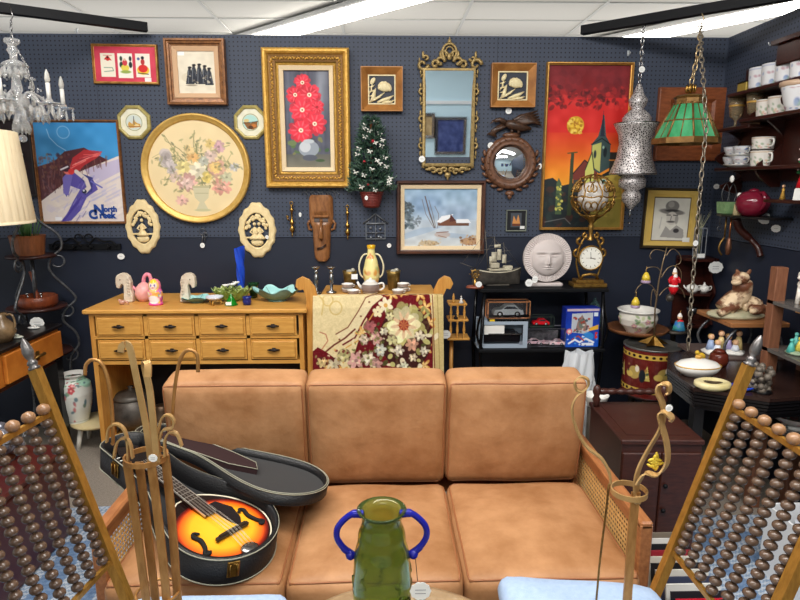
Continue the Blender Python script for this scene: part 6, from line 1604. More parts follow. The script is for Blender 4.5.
# gilt clock under a filigree globe
FG = mat('filigree_gold', (176,136,66), .35, .75, c2=(116,84,40), nscale=60)
c_ = P(588,278,3.5); k = (P(600,258,3.5).x-P(576,258,3.5).x)/24
t = thing('globe_clock', 'gilt mantel clock topped by a scrolled filigree globe over a white glass ball', 'clock', (c_.x, 3.5, RT))
zz_ = lambda y: P(588,y,3.5).z-RT
m = MB(); m.box((0,0,.012),(.20,.11,.024),bev=.004); m.box((0,0,.034),(.165,.09,.02),bev=.004)
m.build('base', FG, t)
m = MB(); m.tube([(-.052,-.02,.045),(-.04,-.03,.07),(0,-.034,.078),(.04,-.03,.07),(.052,-.02,.045)], .009, 8)
for s in (-1,1):
    scroll(m, s*.072, zz_(254), .028, PI/2, .9, .006, y=-.0, fl=-s); scroll(m, s*.058, zz_(242), .024, PI/2, .9, .006, y=-.0, fl=-s); scroll(m, s*.030, zz_(236), .018, PI/2, .9, .006, y=-.0, fl=-s); m.tube(smooth_path([(s*.05,0,.045),(s*.075,0,zz_(262)),(s*.06,0,zz_(246)),(s*.02,0,zz_(234))],5), .006, 8)
m.build('scroll_frame', FG, t)
M0 = TR(0,-.02,zz_(257.5)) @ RO(PI/2,'X')
rr = 11.8*k
MB().lathe([(0,-.02),(rr,-.02),(rr+.004,0),(rr+.004,.012),(rr-.002,.016),(rr-.006,.010)], 40, M=M0).build('clock_case', FG, t)
cv = CV(-12,-12,12,12,(238,236,226),4); 
for j in range(12):
    a = PI/6*j; cv.line([(8.4*math.cos(a),8.4*math.sin(a)),(9.8*math.cos(a),9.8*math.sin(a))],.5,(90,80,70))
cv.line([(0,0),(4.6,1.2)],.55,(40,34,30)); cv.line([(0,0),(-.6,-6)],.4,(40,34,30)); cv.line([(-5,0),(5,.2)],.25,(120,100,80)); cv.ell(0,0,.7,.7,(60,50,40)); cv.ring(0,0,10.6,.4,(200,190,150))
painted('dial', cv, lambda u,v: tuple(Vector(disc(rr-.003,rr-.003,0)(u,v))+Vector((0,-.031,zz_(257.5)))), PRINT, t)
MB().lathe([(.022,zz_(240)),(.010,zz_(236)),(.012,zz_(230)),(.018,zz_(226)),(.010,zz_(224)),(.026,zz_(220)),(.05,zz_(217)),(.045,zz_(215)),(0,zz_(215))], 24, ripple=.05, rn=12).build('column', FG, t)
gz = zz_(196.5); gr = 21*k
MB().ball((0,0,gz), gr*.70, 32).build('white_glass_ball', mat('opal_glass', (236,230,222), .15), t)
m = MB(); rs = np.random.RandomState(3)
def sp(la, lo, r=gr): return (r*math.cos(la)*math.cos(lo), r*math.cos(la)*math.sin(lo), gz+r*math.sin(la))
for i in range(8):
    lo = PI/4*i
    m.tube([sp(PI/2*(-1+2*j/12)*.93, lo+.10*math.sin(j*1.2)) for j in range(13)], .0042, 5)
    for la0 in (-.42,.42):
        for s in (-1,1):
            pts = []
            for j in range(13): f = j/12; a = s*2*PI*.95*f+(PI/2 if la0 > 0 else -PI/2); r_ = .30*(1-.65*f); pts.append(sp(la0+r_*math.sin(a), lo+PI/8+s*.12+r_*math.cos(a)*.75))
            m.tube(pts, .0042, 5)
    m.ball(sp(0,lo,gr*1.02), .006, 6); m.ball(sp(0,lo+PI/8,gr*1.02), .0045, 6)
for la in (-1.05,0,1.05): m.tube([sp(la+.04*math.cos(8*2*PI*j/48), 2*PI*j/48) for j in range(48)], .004, 5, closed=True)
for i in range(16): m.ball(sp(.95,PI/8*i,gr*1.03), .006, 6, sc=(1,1,.6))
m.build('filigree_cage', FG, t)
# ---------------------------------------------------------------- lower shelf of the black rack: boxed toys
RB = .6125
def onr(x, y=3.5): return P(x,340,y).x
def carlet(m, mi, L, c=(0,0,0), roof=1):
    s = L/1.0; pts = [(-.5,.08),(-.5,.17),(-.44,.24),(-.22,.27),(-.08,.40),(.22,.40),(.36,.27),(.48,.24),(.5,.14),(.5,.08)]
    if not roof: pts = [(-.5,.08),(-.5,.2),(-.40,.25),(-.1,.26),(-.04,.31),(.0,.26),(.40,.25),(.5,.2),(.5,.08)]
    m.prism([(a*s+c[0], b*s+c[2]) for a, b in pts], c[1]-.19*s, c[1]+.19*s, 'y', mi)
    for x in (-.29,.29):
        for y in (-.17,.17): m.lathe([(0,-.03*s),(.10*s,-.03*s),(.10*s,.03*s),(0,.03*s)], 14, mi=mi+1, M=TR(c[0]+x*s, c[1]+y*s, c[2]+.10*s) @ RO(PI/2,'X')); m.lathe([(0,-.034*s),(.05*s,-.034*s),(.05*s,.034*s),(0,.034*s)], 10, mi=mi+2, M=TR(c[0]+x*s, c[1]+y*s, c[2]+.10*s) @ RO(PI/2,'X'))
    m.prism([(a*s+c[0], b*s+c[2]) for a, b in ([(-.18,.28),(-.07,.37),(.20,.37),(.31,.28)] if roof else [(-.06,.26),(-.03,.3),(-.01,.26)])], c[1]-.195*s, c[1]+.195*s, 'y', mi+3)
TYRE = mat('toy_tyre', (20,20,22), .6); HUB = mat('toy_hub', (190,190,196), .3, .6); WIN = mat('toy_window', (40,46,56), .1); CLR = mat('clear_plastic', (245,248,250), .04, trans=1, ior=1.3)
def boxedges(m, w, d, h, e, mi=0, c=(0,0,0)):
    for sx in (-1,1):
        for sy in (-1,1): m.box((c[0]+sx*(w/2-e/2), c[1]+sy*(d/2-e/2), c[2]+h/2), (e,e,h), mi)
        for z in (e/2,h-e/2): m.box((c[0]+sx*(w/2-e/2), c[1], c[2]+z), (e,d,e), mi)
    for sy in (-1,1):
        for z in (e/2,h-e/2): m.box((c[0], c[1]+sy*(d/2-e/2), c[2]+z), (w,e,e), mi)
y = 3.50; k = (P(520,330,y).x-P(519,330,y).x)
t = thing('grey_toy_box', 'grey cardboard window box with white panel and black contents on the lower rack shelf', 'toy box', (onr(500,y), y, RB))
w_, h_ = 48*k, 29*k
m = MB().frame(w_-.056, h_-.06, [(0,.05),(0,.052),(.028,.052),(.028,-.05)], M=TR(0.008,0,h_/2-.004)).box((0,.045,h_/2),(w_-.01,.004,h_-.01)).box((0,0,.005),(w_,.10,.01)); m.build('carton', mat('grey_carton', (158,172,186), .5), t)
MB().box((0,.0,.055),(w_-.06,.08,.055),bev=.008).box((.03,0,.09),(w_*.4,.07,.02),bev=.004).build('black_contents', mat('glossy_black_toy', (16,16,20), .15), t)
MB().box((-.045,-.045,h_*.62),(.12,.004,.055),bev=.001).build('white_panel', PORC, t)
MB().box((.02,-.045,h_*.48),(.20,.012,.008)).build('chrome_strip', SILVER, t); MB().box((w_/2-.03,-.0535,.03),(.02,.001,.02)).build('grey_print', mat('dark_grey_print', (120,128,140), .6), t)
t = thing('silver_car_box', 'display box with orange edges holding a silver toy convertible, on the grey toy box', 'toy car box', (onr(506.5,3.5), 3.5, RB+h_+.001))
w2, h2 = 42*k, 17*k
m = MB(); boxedges(m, w2, .09, h2, .006); m.build('orange_edge_frame', mat('orange_brown_card', (196,128,80), .5), t); MB().box((0,.042,h2/2),(w2-.01,.003,h2-.01)).box((0,0,.004),(w2-.008,.085,.006)).build('dark_backing_card', mat('dark_card', (44,44,52), .6), t)
m = MB(); carlet(m, 0, w2*.70, (0,-.002,.007)); m.build('toy_car', [mat('silver_toy_paint', (196,200,202), .25, .3), TYRE, HUB, WIN], t)
MB().box((0,-.0465,h2/2),(w2-.002,.001,h2-.002)).build('clear_window', CLR, t)
MB().box((-.10,-.052,-.008),(.03,.002,.012)).build('yellow_label', mat('yellow_label', (226,190,40), .5), t); MB().box((0,-.0515,-.008),(w2+.0,.001,.014)).build('black_strip', mat('black_card_strip', (20,20,22), .5), t)
t = thing('race_car_case', 'clear case with three pink and white racing toy cars beside the grey box', 'toy car case', (onr(544,y), y, RB))
w3, h3 = 39*k, 19*k
m = MB(); boxedges(m, w3, .09, h3, .004); m.box((0,0,.004),(w3,.09,.008)); m.build('case_edges', mat('smoky_plastic_edge', (110,108,116), .2), t)
m = MB()
for j, x in enumerate((-.29,0,.29)): carlet(m, 0, w3*.38, (x*w3,-.01-.01*j,.010), j != 1)
m.build('toy_cars', [mat('pink_white_toy', (226,140,156), .3, c2=(236,230,232), nscale=28), TYRE, HUB, WIN], t)
MB().box((0,.036,h3*.45),(w3*.8,.008,h3*.6),bev=.004).build('printed_insert', mat('grey_insert', (130,126,130), .5, c2=(70,66,70), nscale=40), t)
MB().box((0,-.046,h3/2),(w3,.001,h3)).build('clear_window', CLR, t)
t = thing('red_car_case', 'small clear case with a red toy car standing on the racing car case', 'toy car case', (onr(539.5,3.5), 3.5, RB+h3+.001))
w4, h4 = 25*k, 11.5*k
m = MB(); boxedges(m, w4, .07, h4, .004); m.box((0,0,.006),(w4,.07,.012)); m.build('case_edges', mat('dark_green_plastic', (44,54,50), .25), t); m = MB(); carlet(m, 0, w4*.66, (0,-.005,.012)); m.build('toy_car', [mat('red_toy_paint', (196,26,36), .2), TYRE, HUB, WIN], t)
cv = CV(565,308,599,350,(30,60,170),4); cv.vgrad(308,350,(26,44,150),(30,90,200)); cv.rect(566,309,598,311.5,(200,180,190)); cv.poly([(571,314),(592,313),(592,330),(586,336),(571,334)],(190,196,204)); cv.noise(6,3)
cv.poly([(575,332),(577,322),(581,315),(585,322),(588,332)],(150,120,110)); cv.ell(581,325,3,5,(110,120,110)); cv.spray(30,573,318,590,334,.6,1.6,[(220,210,200),(120,90,80),(170,60,50),(70,80,90)],.9); cv.ell(569,333,3,3,(226,120,130)); cv.ell(569,333,1.6,1.6,(240,220,200))
cv.poly([(590,329),(598,326),(598,331),(588,333)],(236,180,60)); cv.ell(588,339,6,5,(60,150,220),.8); cv.line([(569,346),(575,342),(580,345),(586,341),(594,345)],2,(240,240,246)); cv.line([(572,342),(578,338),(584,343)],1.4,(180,70,60)); cv.rect(582,345.5,594,348.5,(236,240,246)); cv.rect(595,334,597.5,341,(210,50,50)); cv.rect(593,313,597,317,(220,230,240)); cv.spray(14,566,336,598,349,.5,1.3,[(250,250,250),(90,180,240),(20,40,130)],.8)
a, b = P(565,330,3.46), P(599,330,3.46); w5 = b.x-a.x; h5 = P(580,308,3.46).z-RB
t = thing('blue_toy_box', 'bright blue toy box with a figure behind its window on the lower rack shelf', 'toy box', ((a.x+b.x)/2, 3.50, RB), math.radians(2))
MB().box((0,0,h5/2),(w5,.08,h5-.001)).build('carton', mat('blue_carton', (26,50,160), .4), t); painted('printed_front', cv, lambda u,v: ((u-.5)*w5, -.0408, (1-v)*h5), PRINT, t)
t = thing('grey_glass_dome', 'small clear cut glass jar behind the blue toy box', 'jar', (onr(593,3.62), 3.63, RB)); hh_ = P(593,300,3.63).z-RB
MB().lathe([(0,0),(.04,0),(.045,hh_*.6),(.03,hh_*.9),(.01,hh_),(0,hh_)], 16, ripple=.03, rn=8).build('jar', mat('greenish_glass', (120,160,160), .1, trans=.6), t); MB().ball((0,0,hh_+.008),.010,8).build('knob', mat('greenish_glass', (120,160,160), .1), t)
# white plastic bag and plates below the rack
t = thing('plastic_bag', 'crumpled translucent white plastic bag on the floor stack below the black rack', 'bag', (P(577,365,3.3).x, 3.32, .0))
def bagf(u, v):
    a = 2*PI*u; r = (.075+.04*math.sin(v*PI)+.03*v**6)*(1-.3*v**3)*(1+.12*math.sin(5*a+7*v)+.08*math.sin(11*a-9*v)); return (r*math.cos(a)+.02*v, r*.6*math.sin(a), .001+v*(.62+.008*math.sin(5*a)))
MB().grid(bagf, 60, 24, closeu=True, sm=False).build('bag_film', mat('milky_plastic_film', (226,230,234), .25, trans=.2), t)
t = thing('white_dish_stack', 'white enamel basin leaning beside the plastic bag behind the sofa end', 'basin', (P(597,392,3.0).x, 3.0, .0))
MB().lathe([(0,.41),(.045,.415),(.06,.47),(.065,.48),(.058,.48),(.04,.425),(0,.42)], 28).build('basin', PORC, t); MB().lathe([(0,0),(.045,0),(.045,.41),(0,.41)], 20).build('grey_tin_below', PEW, t)
# ---------------------------------------------------------------- brass strap stands in the foreground
STRAP = mat('brushed_gold_strap', (190,142,84), .38, .5, c2=(150,104,54), nscale=8, stretch=(8,8,2))
STRAPP = mat('pale_gold_strap', (206,170,116), .4, .45, c2=(170,132,78), nscale=10)
def path(ps, Y, base, n=5, dy=None):
    out = []
    for i, p in enumerate(ps):
        yy = Y+(p[2] if len(p) > 2 else 0); out.append(P(p[0], p[1], yy)-base)
    return smooth_path(out, n)
Y = 1.30
b_ = P(160, 598, Y); base = Vector((b_.x+.01, Y, 0))
t = thing('strap_stand', 'tall gold metal stand of flat bars and curled hooks in front of the mandolin case', 'stand', base)
for ps, dy in (([(127,462),(133,500),(141,560),(147,604)], .0), ([(139,462),(144,500),(151,560),(156,604)], .03), ([(151,462),(156,500),(163,560),(167,604)], -.03), ([(165,455),(170,500),(175,560),(178,604)], .0)):
    pp = [(x, y, dy) for x, y in ps]; q = path(pp, Y, base, 3); q.append(Vector((q[-1].x+.01, q[-1].y, .02)))
    MB().tube(q, 1, flat=(.019,.005,(1,0,0))).build('flat_bar', STRAP, t)
m = MB(); c = P(146,457,Y)-base; m.tube([(c.x+.047*math.cos(a), c.y+.047*math.sin(a), c.z) for a in [2*PI*i/24 for i in range(24)]], 1, closed=True, flat=(.012,.004,(0,0,1))); m.build('ring', STRAP, t)
for ps, w_, nm in (([(151,462),(146,425),(138,385),(131,352),(127,344),(122,346),(121,352)], .014, 'tall_hook'), ([(157,462,-.03),(154,430,-.03),(150,392,-.03),(145,368,-.03),(145,362,-.05),(148,364,-.07),(148,377,-.08)], .014, 'tall_hook')):
    MB().tube(path(ps, Y, base), 1, flat=(w_,.005,(1,0,.15))).build(nm, STRAPP if w_ else STRAP, t)
for ps in ([(85,375),(86,365),(92,360),(101,363),(108,380),(112,410),(113,440),(112,444)], [(172,425),(174,395),(178,368),(183,354),(190,350),(197,355),(198,372)]):
    MB().tube(path(ps, Y, base), .0042, 8).build('bent_rod', STRAP, t)
for ps in ([(107,442),(109,428),(117,424),(125,431),(128,446),(128,462)], [(114,458),(117,443),(124,438),(130,443),(133,458)], [(160,458),(158,436),(162,418),(169,415),(174,421),(172,428),(163,430),(160,440)], [(165,456),(165,440),(170,432),(177,434),(182,446)]):
    MB().tube(path(ps, Y-.02, base), 1, flat=(.011,.004,(0,1,0))).build('curled_hook', STRAPP, t)
m = MB(); c = P(158,592,Y)-base
m.tube([(c.x+.05*math.cos(a), .05*math.sin(a), c.z) for a in [2*PI*i/24 for i in range(24)]], .004, 6, closed=True); m.build('lower_ring', STRAP, t)
MB().lathe([(0,0),(.13,0),(.13,.01),(.02,.022),(0,.022)], 32, c=(0,0,0)).build('foot_plate', STRAP, t)
cc = P(153,458,Y-.04)-base; price(t, cc.x, cc.z, y=cc.y, r=.009, w=1.1)
b_ = P(628, 598, Y); base = Vector((b_.x, Y, 0))
t = thing('strap_stand', 'gold ribbon metal stand with ring and yellow flower before the right sofa arm', 'stand', base)
q = path([(636,492),(633,520),(630,560),(627,604)], Y, base, 3); q.append(Vector((q[-1].x, q[-1].y, .02)))
MB().tube(q, 1, flat=(.021,.006,(1,0,0))).build('flat_bar', STRAP, t)
q = path([(609,484),(605,520),(600,560),(596,604)], Y+.03, base, 3); q.append(Vector((q[-1].x, q[-1].y, .02)))
MB().tube(q, .0028, 6).build('thin_rod', OLDBRASS, t)
c = P(629,491,Y+.01)-base
MB().tube([(c.x+.041*math.cos(a), c.y+.041*math.sin(a), c.z) for a in [2*PI*i/28 for i in range(28)]], 1, closed=True, flat=(.013,.0035,(0,0,1))).build('ring', STRAPP, t)
MB().tube(path([(611,484),(609,472),(601,458),(587,447),(577,430),(572,410),(577,396),(587,388),(588,380),(581,377),(575,382),(577,390),(583,392)], Y+.02, base), 1, flat=(.011,.004,(.5,.8,0))).build('curled_ribbon', STRAPP, t)
MB().tube(path([(637,500),(636,482),(640,466),(650,447),(660,430),(664,414),(662,402),(658,392),(660,385),(668,385),(669,392),(665,395)], Y, base), 1, flat=(.020,.004,(.8,.6,0))).build('curled_ribbon', STRAPP, t)
MB().tube(path([(637,485),(645,474),(658,474),(667,463),(667,445),(662,425),(660,414),(666,413),(672,418),(670,422)], Y-.02, base), 1, flat=(.020,.004,(.8,.6,0))).build('curled_ribbon', STRAPP, t)
m = MB(); cf = P(655,462,Y-.01)-base
for k_ in range(14): a = k_*2.4; m.ball((0,0,0), .0075, 6, M=TR(cf.x+.012*math.cos(a)*(k_/14+.2), cf.y, cf.z+.016*math.sin(a)*(k_/14+.3)) @ RO(a,'Y'), sc=(1.3,.5,.5))
m.build('yellow_flower', mat('yellow_gilt_flower', (216,186,60), .4), t)
m = MB(); cf = P(638,500,Y-.01)-base
for k_ in range(6): a = k_*PI/3; m.ball((cf.x+.007*math.cos(a), cf.y, cf.z+.007*math.sin(a)), .005, 6)
m.build('rosette', STRAPP, t); cc = P(669,408,Y-.04)-base; price(t, cc.x, cc.z, y=cc.y, r=.008, w=1)
MB().lathe([(0,0),(.12,0),(.12,.01),(.02,.022),(0,.022)], 32).build('foot_plate', STRAP, t)
# ---------------------------------------------------------------- green glass jug with blue handles
jp = P(383,506,1.19); jb = .5475; t = thing('green_jug', 'green blown glass jug with two cobalt blue handles on the round table', 'vase', (jp.x-.003, 1.19, jb))
Hj = P(383,509,1.19).z-jb
GJ = mat('olive_green_glass', (186,200,110), .04, trans=.92, c2=(110,160,84), nscale=7, ior=1.4)
def jw(v): 
    ks = [(0,.042),(.05,.052),(.25,.062),(.45,.066),(.65,.062),(.82,.052),(.92,.043),(.97,.046),(1,.054)]
    for (a, b), (c, d) in zip(ks[:-1], ks[1:]):
        if a <= v <= c: f = (v-a)/(c-a); f = f*f*(3-2*f); return b+(d-b)*f
    return .056
pr = [(0,0)]+[(jw(i/40), Hj*i/40) for i in range(41)]+[(.050,Hj+.002),(.037,Hj-.012)]+[(jw(i/40)-.005, Hj*i/40) for i in range(37,2,-1)]+[(0,.02)]
MB().lathe(pr, 48).build('body', GJ, t)
for k_ in range(26):
    a = RS.rand()*2*PI; v = .06+.5*RS.rand(); r = jw(v)-.001; m = MB(); m.tube([(r*math.cos(a+.12*math.sin(j*1.3)), r*math.sin(a+.12*math.sin(j*1.3)), Hj*(v+.016*j)) for j in range(6)], .0022, 6); m.build('glass_trail', GJ, t)

BGJ = mat('cobalt_handle_glass', (34,40,180), .06, trans=.5)
for s in (-1,1):
    MB().tube(smooth_path([(s*.040,0,Hj-.012),(s*.066,0,Hj-.012),(s*.093,0,Hj-.038),(s*.098,0,Hj-.066),(s*.084,0,Hj-.092),(s*.070,0,Hj-.104)],6), [.009]*6+[.0072]*18+[.008]*7, 10).ball((s*.069,-.002,Hj-.108),.0115,12,sc=(1,1,1)).build('handle', BGJ, t)
price(t, .082, Hj-.160, y=-.055, r=.021, w=1.05); MB().tube([(.073,0,Hj-.108),(.076,-.05,Hj-.14)], .0008, 4).build('tag_string', BLACKM, t)
MB().box((0,0,.0205),(.010,.010,.001)).build('dark_sticker', BLACKM, t)
# ---------------------------------------------------------------- Chinese vase on the low stool
cv = CV(0,0,60,48,(222,224,216),3); cv.noise(5,3)
cv.rect(0,0,60,3,(214,220,212)); cv.ell(14,17,7,9,(150,206,180),.8); cv.ell(44,17,8,9,(150,206,180),.8)
cv.spray(70,0,8,60,44,.6,1.5,[(120,150,120),(170,90,90),(110,130,110),(196,110,110),(90,120,130)],.85)
for k_ in range(9): x = RS.rand()*60; y_ = 12+RS.rand()*30; cv.line([(x,y_),(x+3,y_-3),(x+6,y_-2)],.5,(110,120,100)); cv.flower(x,y_,2.2,(206,90,96),(240,200,190),5)
cv.line([(0,5),(60,5)],.4,(120,150,150)); cv.line([(0,44),(60,44)],.5,(120,150,150))
t = thing('chinese_vase', 'tall white Chinese vase with green and red flowers on the low stool', 'vase', (-1.875, 3.50, .1575))
painted('body', cv, lathefn([(.060,0),(.064,.02),(.085,.10),(.094,.18),(.088,.24),(.066,.265),(.062,.28),(.074,.298),(.076,.30)]), GLAZE, t)
MB().lathe([(.062,.28),(.074,.302),(.068,.302),(.055,.28)], 32).build('rim', PORC, t)
# ---------------------------------------------------------------- drawer table top clutter, box and crystals under it
tx = -1.895
t = thing('white_doily', 'white cloth mat on the left drawer table under the lamp', 'cloth', (tx-.25, 2.85, .7765)); MB().box((0,0,.002),(.34,.42,.003)).build('cloth', mat('white_cloth', (226,220,206), .9), t)
for i, (y_, x_, c, l) in enumerate(((3.33,-.08,(230,230,226),'white oval trinket nearest the far corner of the drawer table'),(3.22,-.16,(226,226,220),'white shell trinket in the middle of the drawer table'),(3.12,-.05,(206,210,196),'pale trinket near the drawer front edge of the table'),(3.30,-.30,(130,160,210),'pale blue trinket at the back of the drawer table'))):
    t = thing('trinket', l, 'trinket', (tx+x_, y_, .7765)); m = MB().lathe([(0,0),(.03,.002),(.034,.008),(.02,.012),(0,.010)], 16, sy=.6, ripple=.08, rn=7); m.build('dish', mat('trk%d' % i, c, .3), t); MB().ball((.0,0,.016),.010,8,sc=(1.4,.8,.7)).build('pearl', mat('trk%d' % i, c, .3), t)
t = thing('flat_box', 'shallow orange wooden tray with dark compartments near the lamp on the drawer table', 'tray', (tx-.11, 2.50, .7765)); MB().box((0,0,.015),(.2,.36,.028),bev=.003).build('tray', YT, t); MB().box((0,0,.0295),(.17,.32,.002)).build('dark_lining', mat('dark_felt', (34,28,34), .9), t)
t = thing('brown_jug', 'round mottled brown jug at the far left photo edge on the drawer table', 'jug', (P(-2,300,3.05).x, 3.05, .7765)); hb = P(0,292,3.05).z-.7765
MB().lathe([(0,0),(.04,0),(.065,.05),(.06,.09),(.025,.125),(.03,.15),(0,.15)], 24).build('body', mat('mottled_brown_glaze', (150,124,90), .25, c2=(96,76,54), nscale=20), t); MB().tube(smooth_path([(.028,0,.14),(.06,0,.14),(.07,0,.09),(.055,0,.06)],4), .006, 8).build('handle', mat('mottled_brown_glaze', (150,124,90), .25), t)
t = thing('maroon_bin', 'large dark maroon lacquered box on the floor under the drawer table', 'box', (-1.655, 2.25, 0)); MB().box((0,0,.20),(.43,.62,.40),bev=.02).build('body', mat('maroon_lacquer', (72,26,26), .3), t); MB().box((0,0,.41),(.445,.64,.03),bev=.008).build('lid', mat('maroon_lacquer', (72,26,26), .3), t)
t = thing('silver_ornaments_basket', 'wire basket of grey glass ornaments standing on the maroon box', 'basket', (-1.66, 2.42, .4255)); m = MB()
for k_ in range(8): a = PI/4*k_; m.tube([(.08*math.cos(a),.06*math.sin(a),0),(.13*math.cos(a),.10*math.sin(a),.10)], .003, 5)
m.tube(arc((0,0,.10),.13,0,360,24,'xy',(1,.77)), .004, 6); m.tube(arc((0,0,.002),.08,0,360,20,'xy',(1,.77)), .003, 6); m.build('wire_basket', IRON, t)
m = MB()
for k_ in range(40): a = RS.rand()*6.3; r = .11*RS.rand()**.5; m.ball((r*math.cos(a), r*.75*math.sin(a), .03+.09*RS.rand()), .020+.012*RS.rand(), 8)
m.build('glass_baubles', mat('smoky_glass_bauble', (150,150,160), .12, .3, c2=(70,70,80), nscale=30), t); MB().box((.0,-.105,.08),(.05,.002,.022)).build('label', PAPER, t)
# things on the plant stand
px_, py_ = p0.x, 3.60
t = thing('wood_planter', 'stave wooden planter with green stems on the top tier of the plant stand', 'plant pot', (px_-.01, py_, zt[0]+.0085))
MB().lathe([(0,0),(.082,0),(.094,.10),(.098,.115),(.090,.115),(.078,.01),(0,.01)], 20, sm=False).build('pot', mat('stave_wood', (150,92,56), .4, c2=(112,64,38), nscale=6, stretch=(14,14,2)), t)
m = MB()
for k_ in range(26): a = RS.rand()*6.3; r = .06*RS.rand(); m.tube([(r*math.cos(a),r*math.sin(a),.10),(r*1.5*math.cos(a),r*1.5*math.sin(a),.16),(r*1.9*math.cos(a),r*1.9*math.sin(a),.19+.05*RS.rand())], [.003,.004,.001], 4)
m.build('green_stems', mat('green_stem', (70,110,60), .6), t)
t = thing('mortar_bowl', 'round reddish wooden nut bowl with upright mallet on the second tier', 'bowl', (px_+.02, py_-.02, zt[1]+.0085))
RW = mat('red_brown_bowl_wood', (140,70,40), .35, c2=(100,46,26), nscale=10, stretch=(8,8,2))
MB().lathe([(0,0),(.095,0),(.108,.02),(.108,.062),(.100,.068),(.092,.062),(.085,.03),(0,.03)], 32).build('bowl', RW, t); MB().lathe([(0,0),(.016,0),(.012,.02),(.008,.10),(.012,.16),(.014,.18),(0,.18)], 12, M=TR(-.01,.02,.03) @ RO(-.12,'Y')).build('mallet', RW, t)
for x_ in (-.04,.04): MB().tube([(x_,-.02,.03),(x_,-.03,.075)], .004, 6).ball((x_,-.03,.080), .010, 8).build('nut_pick', SILVER, t)
# ---------------------------------------------------------------- crockery on the mahogany wall shelf
cx = WALLX-.09
FLW = CV(0,0,40,16,(226,226,228),3); FLW.spray(46,0,4,40,14,.5,1.3,[(110,130,180),(160,176,206),(140,170,150),(190,150,160)],.8); FLW.line([(0,1),(40,1)],.4,(170,180,206))
PNK = CV(0,0,40,16,(228,222,214),3); PNK.spray(46,0,3,40,14,.5,1.3,[(206,140,130),(150,170,140),(220,180,150)],.8); PNK.line([(0,1),(40,1)],.4,(196,160,120))
def mug(y_, z, h, r, cvx, lab, grp, x_=None, a=0):
    h *= 1.14; r *= 1.38
    t = thing('china_mug', lab, 'mug', (x_ or cx, y_, z), a, grp)
    painted('body', cvx, lathefn([(r*.85,0),(r*.92,h*.05),(r*.96,h*.5),(r,h)]), GLAZE, t); MB().lathe([(0,.006),(r*.86,.008),(r*.93,h-.001),(r,h+.0005)], 24).build('inside', PORC, t)
    MB().tube(smooth_path([(0,-r*.95,h*.82),(0,-r*1.5,h*.8),(0,-r*1.55,h*.35),(0,-r*.95,h*.22)],4), .005, 8).build('handle', PORC, t); return t
g1 = 'floral white mugs on the top shelf'
for i, (y_, l) in enumerate(((3.27,'floral mug farthest back on the top crockery shelf, beside the gold box'),(3.16,'floral mug second from the back on the top crockery shelf'),(3.05,'floral mug third from the back on the top crockery shelf'),(2.94,'floral mug nearest the camera on the top crockery shelf'))): mug(y_, 2.066, .092, .048, FLW, l, g1)
t = thing('gold_box', 'small yellow gold box at the far end of the top crockery shelf', 'box', (cx+.01, 3.385, 2.066)); MB().box((0,0,.025),(.10,.085,.05),bev=.003).build('box', mat('gold_card', (186,160,74), .35, .3), t); MB().box((-.012,0,.052),(.09,.08,.004)).build('dark_lid', BLACKW, t)
t = thing('white_napkin_fan', 'white folded cup behind the gold box on the top crockery shelf', 'cup', (cx+.03, 3.31, 2.066)); MB().lathe([(0,0),(.03,0),(.034,.06),(.03,.10),(0,.10)], 16).build('body', PORC, t); MB().lathe([(0,0),(.01,0),(.008,.02),(0,.02)], 8, c=(0,0,.10)).build('knob', PORC, t)
def goblet(y_, z, lab, x_=None):
    t = thing('crystal_goblet', lab, 'goblet', (x_ or cx, y_, z), 0, 'smoky goblets on the stepped crockery shelf'); t.scale = (1.15,)*3; MB().lathe([(0,0),(.032,0),(.030,.004),(.006,.010),(.006,.035),(.028,.055),(.034,.10),(.042,.145),(.040,.145),(.030,.10),(.022,.062),(0,.058)], 24).build('bowl', mat('smoky_gold_glass', (226,206,170), .05, trans=.8), t)
    MB().lathe([(.0345,.10),(.036,.104),(.0355,.108)], 24).build('gold_band', GOLD, t); return t
goblet(3.48, 1.886, 'smoky goblet farthest back on the stepped crockery shelf'); goblet(3.31, 1.886, 'smoky goblet nearer the camera on the stepped crockery shelf')
mug(3.20, 1.916, .075, .038, PNK, 'small pastel mug beside the goblets on the middle crockery shelf', 'pastel mugs on the middle shelf'); mug(3.10, 1.916, .078, .040, PNK, 'small pastel mug beside the large floral bowl', 'pastel mugs on the middle shelf')
t = thing('floral_planter', 'large white planter with brown rim and blue flowers on the middle crockery shelf', 'planter', (cx-.01, 2.93, 1.916)); painted('body', FLW, lathefn([(.055,0),(.065,.02),(.085,.10),(.088,.115)]), GLAZE, t); MB().lathe([(.085,.11),(.094,.115),(.094,.135),(.086,.137),(.07,.10)], 32, ripple=.02, rn=20).build('rim', mat('tan_band_glaze', (196,166,140), .25), t)
def cup(y_, z, lab, grp, cvx=FLW, x_=None, s=1.12):
    t = thing('tea_cup', lab, 'tea cup', (x_ or cx, y_, z), 0, grp); painted('cup_body', cvx, lathefn([(.020*s,0),(.024*s,.004*s),(.038*s,.028*s),(.042*s,.045*s)]), GLAZE, t); MB().lathe([(0,.006),(.020*s,.006),(.036*s,.028*s),(.042*s,.0455*s)], 24).build('inside', PORC, t)
    MB().tube(smooth_path([(0,-.038*s,.038*s),(0,-.062*s,.036*s),(0,-.058*s,.016*s),(0,-.03*s,.014*s)],4), .003, 6).build('handle', PORC, t); return t
g2 = 'stacked blue flower tea cups on the lowest crockery shelf'
def plate(y_, z, r, lab, x_=None): 
    t = thing('tea_tray', lab, 'dish', (x_ or cx, y_, z)); MB().lathe([(0,0),(r*.6,0),(r*.7,.004),(r,.014),(r,.017),(r*.68,.008),(0,.006)], 40, sy=1.0, ripple=.03, rn=12).build('plate', PORC, t); return t
plate(3.38,1.666,.088,'lower white fluted dish under the stacked tea cups')
